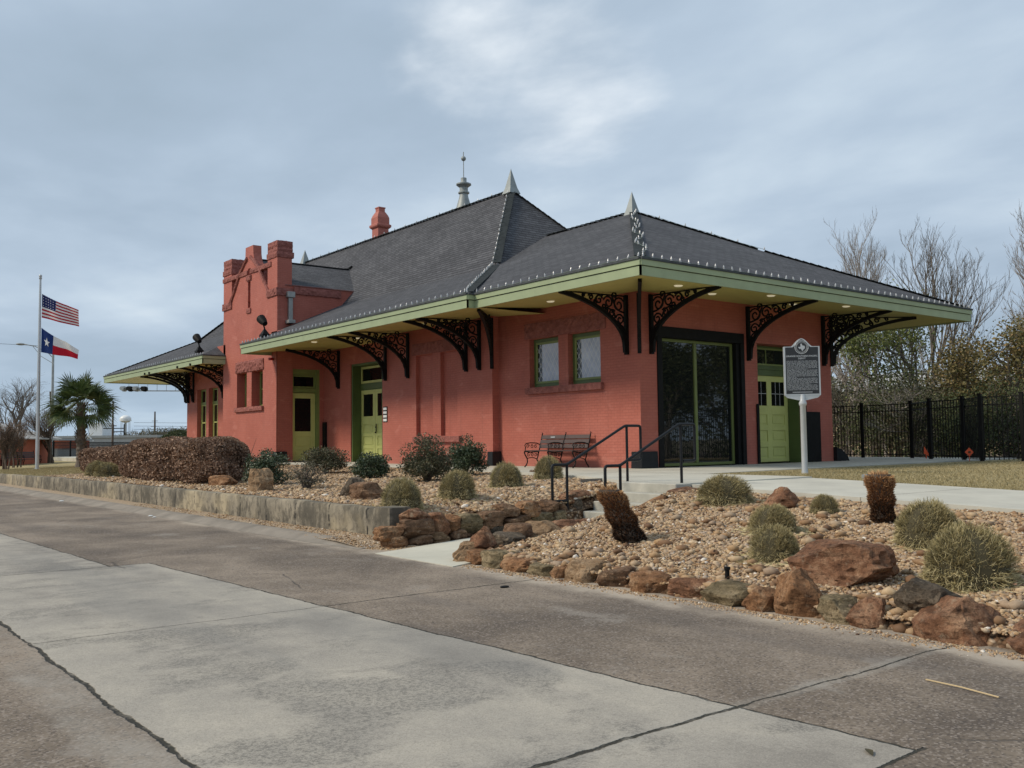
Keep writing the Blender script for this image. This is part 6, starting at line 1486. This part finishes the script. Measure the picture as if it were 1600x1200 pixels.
# ================================================================== left side of the picture
fp = empty('flagpole', (-7.17, 32.43, -.36)); tag(fp, 'tall pale flagpole carrying two flags on the lawn', 'flagpole')
mb = MB(); mb.lathe([(.085, 0), (.085, 1), (.075, 4), (.055, 8.2), (.045, 9.1)], (0, 0, 0), 12); mb.build('pole', M['poleal'], fp, smooth=True)
mb = MB(); mb.sphere((0, 0, 9.24), .075, 10, 8); mb.lathe([(.05, 9.08), (.07, 9.1), (.07, 9.16), (.03, 9.18)], (0, 0, 0), 10); mb.build('finial', M['silver'], fp, smooth=True)
mb = MB(); mb.lathe([(.30, -.05), (.30, .04), (.16, .06)], (0, 0, 0), 16); mb.build('base', M['step'], fp)
def flag(name, mat, ztop, zbot, L, drop_t, drop_b, lab, seed, star=False):
    mb = Roof(); nx, nz = 28, 12; R2 = Vector((0.787, -0.617, 0)); N2 = Vector((0.617, 0.787, 0)); g = {}
    me = bpy.data.meshes.new(name); vs = []; uv = []
    for i in range(nx + 1):
        for j in range(nz + 1):
            u, v = i / nx, j / nz; top = ztop - drop_t * (u ** .9); bot = zbot - drop_b * u
            wv = math.sin(u * 9 + seed + v * 1.8) * .085 * u ** .5
            p = R2 * (.09 + L * u * (1 - .06 * abs(math.sin(u * 5)))) + N2 * (wv + .25 * u * u) ; vs.append((p.x, p.y, bot + (top - bot) * v + .03 * math.sin(u * 8 + seed) * u)); uv.append((u, v))
    fs = [(i * (nz + 1) + j, (i + 1) * (nz + 1) + j, (i + 1) * (nz + 1) + j + 1, i * (nz + 1) + j + 1) for i in range(nx) for j in range(nz)]
    me.from_pydata(vs, [], fs); l = me.uv_layers.new(name='UVMap'); k = 0
    for f in fs:
        for q in f: l.data[k].uv = uv[q]; k += 1
    me.polygons.foreach_set('use_smooth', [True] * len(fs)); o = link(name, me, mat); o.location = (-7.17, 32.43, 0); tag(o, lab, 'flag')
    if star:
        # the lone star, a thin raised patch following the cloth
        def at(u, v):
            fi, fj = u * nx, v * nz; i, j = int(fi), int(fj); a = Vector(vs[i * (nz + 1) + j]); b_ = Vector(vs[(i + 1) * (nz + 1) + j]); c = Vector(vs[i * (nz + 1) + j + 1]); return a + (b_ - a) * (fi - i) + (c - a) * (fj - j)
        for sgn in (-1, 1):
            pts = []
            for k in range(10):
                r_ = .145 if k % 2 == 0 else .058; a_ = math.pi / 2 + k * math.pi / 5; pts.append(at(1 / 6 + r_ * math.cos(a_) * .62, .5 + r_ * 1.55 * math.sin(a_)) + N2 * sgn * .012)
            c = at(1 / 6, .5) + N2 * sgn * .014; m = MB(); m.add([c] + pts, [(0, k + 1, (k + 1) % 10 + 1) for k in range(10)]); m.build('star', M['white'], o, fix=False)
    return o
flag('flag', M['flagus'], 8.02, 6.88, 1.78, .80, .45, 'stars and stripes flag, the upper of two on the pole', .4)
flag('flag', M['flagtx'], 6.40, 5.22, 1.78, 1.05, .32, 'lone star flag in blue, white and red, the lower of two on the pole', 2.0, True)

# palm
pt = empty('palm_tree', (-5.3, 32.2, -.38)); tag(pt, 'bushy fan palm with a rough trunk beside the flagpole', 'palm')
mb = MB(); rg = random.Random(5); pr = []
for i in range(30): pr.append((.20 + .03 * (i % 2) + (.05 if i < 3 else 0) - .02 * (i / 30), i * .108))
mb.lathe(pr, (0, 0, 0), 12)
for i in range(90):   # old leaf boots
    a = rg.uniform(0, 6.28); z = rg.uniform(.9, 3.2); c = Vector((.2 * math.cos(a), .2 * math.sin(a), z)); mb.bar(c, c + Vector((math.cos(a) * .10, math.sin(a) * .10, .16)), .06, .03)
mb.build('trunk', M['palmtrunk'], pt, fix=False)
V_, F_, T_ = [], [], []
for k in range(52):
    az = k * 2.399 + rg.gauss(0, .15); el = 1.25 - 1.85 * (k / 52) ** .9 + rg.gauss(0, .08); o_ = Vector((0, 0, 3.05)); d = Vector((math.cos(az) * math.cos(el), math.sin(az) * math.cos(el), math.sin(el)))
    st = rg.uniform(.65, 1.0); hub = o_ + d * st; side = d.cross(Vector((0, 0, 1))).normalized(); upv = side.cross(d); rl_ = rg.gauss(0, .65); side.rotate(Matrix.Rotation(rl_, 3, d)); upv.rotate(Matrix.Rotation(rl_, 3, d))
    V_ += [tuple(o_ + side * .012), tuple(o_ - side * .012), tuple(hub - side * .01), tuple(hub + side * .01)]; F_.append((len(V_) - 4, len(V_) - 3, len(V_) - 2, len(V_) - 1)); T_ += [.5] * 4
    for q in range(24):
        t_ = (q / 23 - .5) * 3.4; Lf = rg.uniform(.85, 1.15) * (1.0 - .16 * abs(t_)); e1 = (d * math.cos(t_) + side * math.sin(t_)).normalized(); fold = upv * (.10 * abs(t_)); m_ = hub + (e1 + fold) * Lf * .55; tp = hub + (e1 + fold * .5) * Lf - Vector((0, 0, .10 + .16 * rg.random())) * Lf
        w = e1.cross(upv).normalized() * .032; n0 = len(V_); V_ += [tuple(hub), tuple(m_ + w), tuple(tp), tuple(m_ - w)]; F_.append((n0, n0 + 1, n0 + 2, n0 + 3)); tt = min(1, max(0, rg.gauss(.45, .2) + .12 * math.sin(q))); T_ += [tt] * 4
npmesh('crown', V_, F_, M['palmleaf'], pt, T_)

fence([(-5.6, 50.0), (-3.0, 53.2), (1.6, 59.5), (9, 70)], [(-5.6, 50.0), (-4.3, 51.6), (-3.0, 53.2), (-1.5, 55.3), (0.1, 57.4), (1.6, 59.5)], 'black iron picket fence behind the flagpole on the left', 1.6, .14, (.12, 1.3, 1.52), zf=lambda x, y: -.50, pr=.013)
bench(-5.9, 43.6, R_(118), 'dark bench seen from behind near the left fence', 2.3).location.z = -.42
b = empty('orange_building', (-6.8, 42.6, -.5)); tag(b, 'orange walled building with a white edged low roof at the left edge', 'building')
# long axis along the camera's right vector
b.rotation_euler = (0, 0, -0.665); b.location = (-9.4, 44.9, -.5)
mb = MB(); mb.box(-6, 0, 0, 3.1, 6, 1.7); mb.prism([(-6, 1.7), (3.1, 1.7), (-1.0, 2.75)], lambda a, z: (a, 0.0, z), lambda a, z: (a, 6, z)); mb.build('wall', M['salmon'], b)
mb = MB()
for p, q in (((-6.5, 1.6), (-1.0, 2.75)), ((-1.0, 2.75), (3.6, 1.55))): mb.bar((p[0], -.25, p[1] + .1), (q[0], -.25, q[1] + .1), .06, .22); mb.bar((p[0], 3, p[1] + .16), (q[0], 3, q[1] + .16), 6.6, .06)
mb.build('roof', M['offwhite'], b)
for x in (-3.2, 1.2): m = MB(); m.box(x, -.03, .7, x + .9, .02, 1.45); m.build('window', M['glass'], b)
b = empty('orange_shop', (-1.4, 60.5, -.5)); b.rotation_euler = (0, 0, -0.665); tag(b, 'low building with an orange band and grey roof behind the left fence', 'building')
mb = MB(); mb.box(-3, 0, 0, 1.4, 5, 1.5); mb.build('wall', M['offwhite'], b); mb = MB(); mb.box(-3.1, -.1, 1.1, 1.5, 5.1, 1.7); mb.build('fascia', M['salmon'], b); mb = MB(); mb.box(-3.3, -.3, 1.7, 1.7, 5.3, 1.82); mb.build('roof', M['galv'], b)
for x in (-2.2, -.4): m = MB(); m.box(x, -.03, .25, x + 1.2, -.002, 1.05); m.build('window', M['glass'], b)
v = empty('parked_truck', (2.4, 70.5, -.5), 1.0); tag(v, 'small blue and white box truck parked behind the fence by the palm', 'truck')
mb = MB(); mb.box(-1.5, -.8, .4, .6, .8, 1.9); mb.build('cargo_box', M['bluep'], v); mb = MB(); mb.prism([(.62, .35), (1.9, .35), (1.9, .95), (1.45, 1.05), (1.15, 1.6), (.62, 1.6)], lambda a, z: (a, -.75, z), lambda a, z: (a, .75, z)); cb = mb.build('cab', M['white'], v)
m = MB(); m.add([(1.47, -.68, 1.08), (1.47, .68, 1.08), (1.19, .68, 1.56), (1.19, -.68, 1.56)], [(0, 1, 2, 3)]); m.build('windscreen', M['glass'], cb)
for x in (-.9, 1.25):
    for y in (-.72, .72): m = MB(); m.tube([(x, y - .09, .32), (x, y + .09, .32)], .32, 14); m.build('wheel', M['iron'], v)
sl_ = empty('street_lamp', (-1.3, 56.8, -.5)); tag(sl_, 'tall grey street light with a long curved arm behind the flagpole', 'street light')
mb = MB(); mb.lathe([(.12, 0), (.10, 4), (.075, 8.2)], (0, 0, 0), 8); mb.build('pole', M['galv'], sl_)
L2 = Vector((-0.787, 0.617, 0))
mb = MB(); mb.tube([Vector((0, 0, 7.6)), Vector((0, 0, 8.0)) + L2 * .4, Vector((0, 0, 8.45)) + L2 * 1.3, Vector((0, 0, 8.62)) + L2 * 2.1], .035, 6); mb.tube([Vector((0, 0, 7.2)), Vector((0, 0, 7.75)) + L2 * .9, Vector((0, 0, 8.5)) + L2 * 1.5], .022, 5); mb.build('arm', M['galv'], sl_)
mb = MB(); c = Vector((0, 0, 8.62)) + L2 * 2.35; mb.sphere(tuple(c), .16, 10, 6, (2.0, 1.6, .55)); mb.build('lamp_head', M['galv'], sl_, smooth=True)
# railway crossing signal bridge behind the far canopy
cs = empty('crossing_signal', (6.0, 40.6, -.3)); tag(cs, 'railway crossing cantilever with round signal lights under the far eave', 'signal')
A = Vector((-6.0, 2.4, 0)); up4 = 4.38
mb = MB(); mb.tube([(0, 0, 0), (0, 0, 6)], .12, 8); mb.build('mast', M['galv'], cs)
mb = MB(); mb.tube([Vector((0, 0, up4)), A + Vector((0, 0, up4))], .035, 5); mb.tube([Vector((0, 0, up4 + .55)), A + Vector((0, 0, up4 + .55))], .03, 5)
for i in range(13): p = A * (i / 12); mb.tube([p + Vector((0, 0, up4)), p + Vector((0, 0, up4 + .55))], .014, 4)
mb.build('truss', M['galv'], cs)
for i, k in enumerate((.86, .93, .985, 1.04)):
    p = A * k + Vector((0, -.15, up4 + .1)); m = MB(); m.tube([p, p + Vector((-.12, -.14, 0))], .17, 12); m.tube([p + Vector((-.12, -.14, 0)), p + Vector((-.30, -.34, .02))], [.10, .13], 10); m.build('signal_light', M['iron'] if i % 2 == 0 else M['galv'], cs)
# crossbuck
cb = empty('crossbuck', (8.0, 84, -.5)); tag(cb, 'small white crossbuck on a thin post far behind the brown hedge', 'sign')
mb = MB(); mb.tube([(0, 0, 0), (0, 0, 2.6)], .05, 6); mb.build('post', M['galv'], cb)
mb = MB(); r3 = Vector((.787, -.617, 0)); c = Vector((0, 0, 2.2))
for s in (-1, 1): mb.bar(c - (r3 + Vector((0, 0, s))) * .42, c + (r3 + Vector((0, 0, s))) * .42, .04, .18, (0.6, .78, 0))
mb.build('blade', M['white'], cb)
# water tower far away
w_ = empty('water_tower', (201.7, 752.9, -1)); tag(w_, 'distant white water tower with a rounded tank above the trees', 'water tower')
mb = MB(); mb.sphere((0, 0, 23), 1, 20, 12, (4.3, 4.3, 3.0)); mb.lathe([(4.0, 21.4), (4.6, 21.6), (4.6, 21.9), (4.0, 22.0)], (0, 0, 0), 20); mb.build('tank', M['white'], w_, smooth=True)
mb = MB(); mb.lathe([(.8, 0), (.6, 20)], (0, 0, 0), 8)
for i in range(6): a = i * 1.047; mb.tube([(3.6 * math.cos(a), 3.6 * math.sin(a), 0), (3.4 * math.cos(a), 3.4 * math.sin(a), 21.5)], .16, 5)
mb.build('leg', M['galv'], w_)
def upole(x, y, h, lab, r=.14, lean=0.0, arms=((-.6, 1.1),)):
    o = empty('utility_pole', (x, y, -.7)); tag(o, lab, 'utility pole'); mb = MB(); r3 = Vector((.787, -.617, 0)); mb.tube([Vector((0, 0, 0)), r3 * lean + Vector((0, 0, h))], [r, r * .6], 6); mb.build('pole', M['twig'], o)
    for dz, w in arms: m = MB(); c = Vector((0, 0, h + dz)); m.bar(c - r3 * w, c + r3 * w, .12, .12); m.build('crossarm', M['twig'], o)
upole(72.7, 269.7, 11.6, 'utility pole with three short crossarms over the grey brush', .34, 0, ((-2.8, .9), (-4.4, 1.2), (-6, .9))); upole(19.5, 118, 7.6, 'thin utility pole with a dark box right of the palm', .16, 0, ((-3.4, .5),)); upole(1.4, 68, 6.0, 'dark leaning pole beside the flagpole', .12, -.5, ((-1.6, .5),))
mb = MB()
for k in range(3): mb.tube([(72.7 - 6 + 0, 269.7, 7.6 - k), (120, 240, 6.6 - k), (170, 215, 7.6 - k)], .05, 4)
o = mb.build('overhead_wire', M['iron']); tag(o, 'thin overhead wires running from the utility pole with three crossarms', 'wire')
mb = MB(); mb.tube([(-30, 50, 8.6), (-12, 53, 7.6), (-1.5, 56.6, 7.9)], .014, 4); o = mb.build('overhead_wire', M['iron']); tag(o, 'thin overhead wire reaching the street light from the left', 'wire')
b = empty('factory', (24, 131, -.6)); b.rotation_euler = (0, 0, -.665); tag(b, 'long low grey factory with a white block on its left, far behind the hedge', 'building')
mb = MB(); mb.box(-16, 0, 0, 5.5, 10, 2.6); mb.build('wall', M['offwhite'], b); mb = MB(); mb.box(-16.3, -.3, 2.6, 5.8, 10.3, 2.95); mb.build('roof', M['galv'], b); mb = MB(); mb.box(-5.0, 1, 2.95, -3.0, 5, 4.9); mb.build('tower_block', M['white'], b)
mb = MB()
for x in (-.9, .7): mb.tube([(x, 0, 2.9), (x, 0, 4.6)], .09, 5)
mb.tube([(-2.4, 0, 4.0), (.7, 0, 4.0)], .07, 5); mb.tube([(-.9, 0, 3.5), (.7, 0, 3.5)], .07, 5); mb.build('pipe_frame', M['iron'], b)
tree(.3, 77, -.7, 'large bare tree with spreading limbs at the far left edge', 201, 4.8, .26, 4, (8, 6, 5, 3), .75, .25, .72, 'bark', start=.35)
tree(-4.2, 80, -.7, 'second bare tree cut by the left edge of the picture', 202, 4.2, .24, 4, (8, 6, 5, 3), .75, .25, .70, 'bark', start=.35)
tree(-3.6, 46.5, -.45, 'dark many limbed bare tree between the flagpole and the palm', 203, 2.1, .13, 4, (7, 6, 4, 3), .62, .40, .84, 'twig', start=.3, stems=2)
tree(-7.9, 35.6, -.36, 'multi stemmed brown twiggy tree at the left edge by the bench', 204, 1.5, .05, 3, (6, 6, 5), .35, .4, .72, 'twig', start=.15, stems=6, leaf='deadleaf', nleaf=1500, lsize=.05, lspread=.12)
tree(-6.9, 38.2, -.36, 'smaller brown twiggy tree left of the flagpole', 205, 1.5, .045, 3, (6, 6, 5), .35, .4, .72, 'twig', start=.15, stems=4, leaf='deadleaf', nleaf=900, lsize=.05, lspread=.12)
sh = empty('round_bush', (5.6, 50.5, -.5)); tag(sh, 'dark rounded evergreen bush against the far end of the depot', 'shrub')
r_ = np.random.default_rng(3); P = r_.normal(size=(9000, 3)); P /= np.linalg.norm(P, axis=1)[:, None]; P *= (1 - .25 * r_.random((9000, 1)) ** 2); P = P * np.array([1.5, 1.5, 1.2]) * (1 + .1 * np.array([[noise.noise(Vector(p) * 2)] for p in P])); P[:, 2] += 1.1
V, F = leaf_quads(r_, P, .12, .1, .6); npmesh('foliage', V, F, M['treeleaf'], sh, np.repeat(np.clip(r_.normal(.35, .2, 9000), 0, 1), 4)); m = MB(); m.tube([(0, 0, 0), (0, 0, 1.4)], .1, 6); m.build('stem', M['bark'], sh)
# far brush and tree line
rb = np.random.default_rng(12)
def brushline(pts, depth, hmax, n, lab, mat, size, seed):
    r = np.random.default_rng(seed); a = r.random(n) * (len(pts) - 1); i = a.astype(int); fr = a - i; p0 = np.array(pts)[i]; p1 = np.array(pts)[i + 1]; c = p0 + (p1 - p0) * fr[:, None]
    hh = np.array([.55 + .45 * noise.noise(Vector((q[0] * .06, q[1] * .06, seed))) + .2 * noise.noise(Vector((q[0] * .3, q[1] * .3, seed))) for q in c]) * hmax
    P = np.stack([c[:, 0] + r.normal(0, depth, n), c[:, 1] + r.normal(0, depth, n), -.9 + hh * r.random(n) ** .8], 1); V, F = leaf_quads(r, P, size, 0, .10); V[:, 2] = np.maximum(V[:, 2], -1)
    o = npmesh('woodland', V, F, M[mat], tone=np.repeat(np.clip(r.normal(.5, .2, n), 0, 1), 4)); tag(o, lab, 'woodland', kind='stuff')
brushline([(28, 175), (48, 172), (70, 160), (110, 140)], 3, 7.6, 42000, 'grey leafless brush on the horizon behind the hedge', 'leafg', 1.1, 31)
brushline([(-120, 330), (-40, 340), (60, 330), (160, 260), (300, 160)], 8, 7, 22000, 'far tree line along the horizon', 'leafg', 2.0, 32)
# short dormant grass blades on both lawns
def blades(name, reg, n, lab, seed):
    r = np.random.default_rng(seed); P = reg(r, n); n = len(P); a = r.uniform(0, 6.28, n); w = np.stack([np.cos(a), np.sin(a), np.zeros(n)], 1) * .006; tip = P + np.stack([r.normal(0, .018, n), r.normal(0, .018, n), r.uniform(.015, .042, n)], 1)
    V = np.stack([P - w, P + w, tip], 1).reshape(-1, 3); F = np.arange(3 * n).reshape(n, 3); o = npmesh(name, V, F, M['lawnb'], tone=np.repeat(np.clip(r.normal(.5, .22, n), 0, 1), 3)); tag(o, lab, 'grass', kind='stuff')
def l1(r, n):
    x = -2.0 + 13 * r.random(n) ** 1.5; y = -3.9 - 14 * r.random(n); return np.stack([x, y, [slope(b) - .014 for b in y]], 1)
def l2(r, n):
    x = r.uniform(-9.8, -2, n); y = 19.6 + 16 * r.random(n); return np.stack([x, y, [H(a, b) - .012 for a, b in zip(x, y)]], 1)
blades('grass', l1, 90000, 'short straw coloured grass of the lawn beside the path', 41); blades('grass', l2, 60000, 'short grass of the lawn around the flagpole', 42)

for i, (x, y, h) in enumerate([(20.2, 8.2, 3.6), (19.8, 6.4, 4.0), (19.0, 3.4, 3.6), (17.8, 1.9, 3.0), (21.5, 9.6, 4.4)]):
    tree(x, y, -.42, ('pale leaning sapling against the dark shrubs, nearest the depot wall', 'pale forked sapling, second from the depot among the shrubs', 'pale sapling standing between the evergreen and the gate', 'low pale sapling just behind the fence gate', 'tall pale sapling under the depot eave line')[i], 220 + i, h, .055, 4, (8, 5, 4, 3), .6, .45, .6, 'barkl', group='pale saplings among the thicket shrubs', start=.12, wob=.2)
def litter(n, reg, lab, seed, sz):
    r = np.random.default_rng(seed); P = reg(r, n); P[:, 2] += .03; V, F = leaf_quads(r, P, sz, .85, .6); o = npmesh('leaf_litter', V, F, M['deadleaf'], tone=np.repeat(r.random(len(P)) * .8, 4)); tag(o, lab, 'leaves', kind='stuff')
litter(700, regL, 'dead leaves and dry bits scattered over the left gravel bed', 51, .05); litter(350, rs2, 'dead leaves and dry bits scattered over the right gravel bed', 52, .04)
def re(r, n): y = r.uniform(-15.5, -7.3, n); x = -10.52 - np.abs(r.normal(0, .09, n)); return np.stack([x, y, np.full(n, -.752)], 1)
pebbles('grit', re, 3800, 'sandy grit and small stones gathered where the road meets the edging', 53, .004, .012)
def rt(r, n):
    a = r.uniform(0, 6.28, n); c = np.array([(-9.50, -4.15), (-8.35, -3.95), (-6.6, -3.0), (-6.35, -7.75), (-7.9, -9.75), (-9.1, -10.65), (-7.75, -11.55), (-9.15, -12.62)])[r.integers(0, 8, n)]; q = .30 + np.abs(r.normal(0, .10, n)); x = c[:, 0] + q * np.cos(a); y = c[:, 1] + q * np.sin(a)
    return np.stack([x, y, [(H(u, v) + bump_g(u, v)) if v > -5 else HR(u, v) for u, v in zip(x, y)]], 1)
r = np.random.default_rng(54); P = rt(r, 3200); P[:, 2] += .025; V, F = leaf_quads(r, P, .11, .9, .06); o = npmesh('straw_litter', V, F, M['grasst'], tone=np.repeat(.6 + .4 * r.random(len(P)), 4)); tag(o, 'fallen straw lying round the feet of the grass clumps', 'straw', kind='stuff')
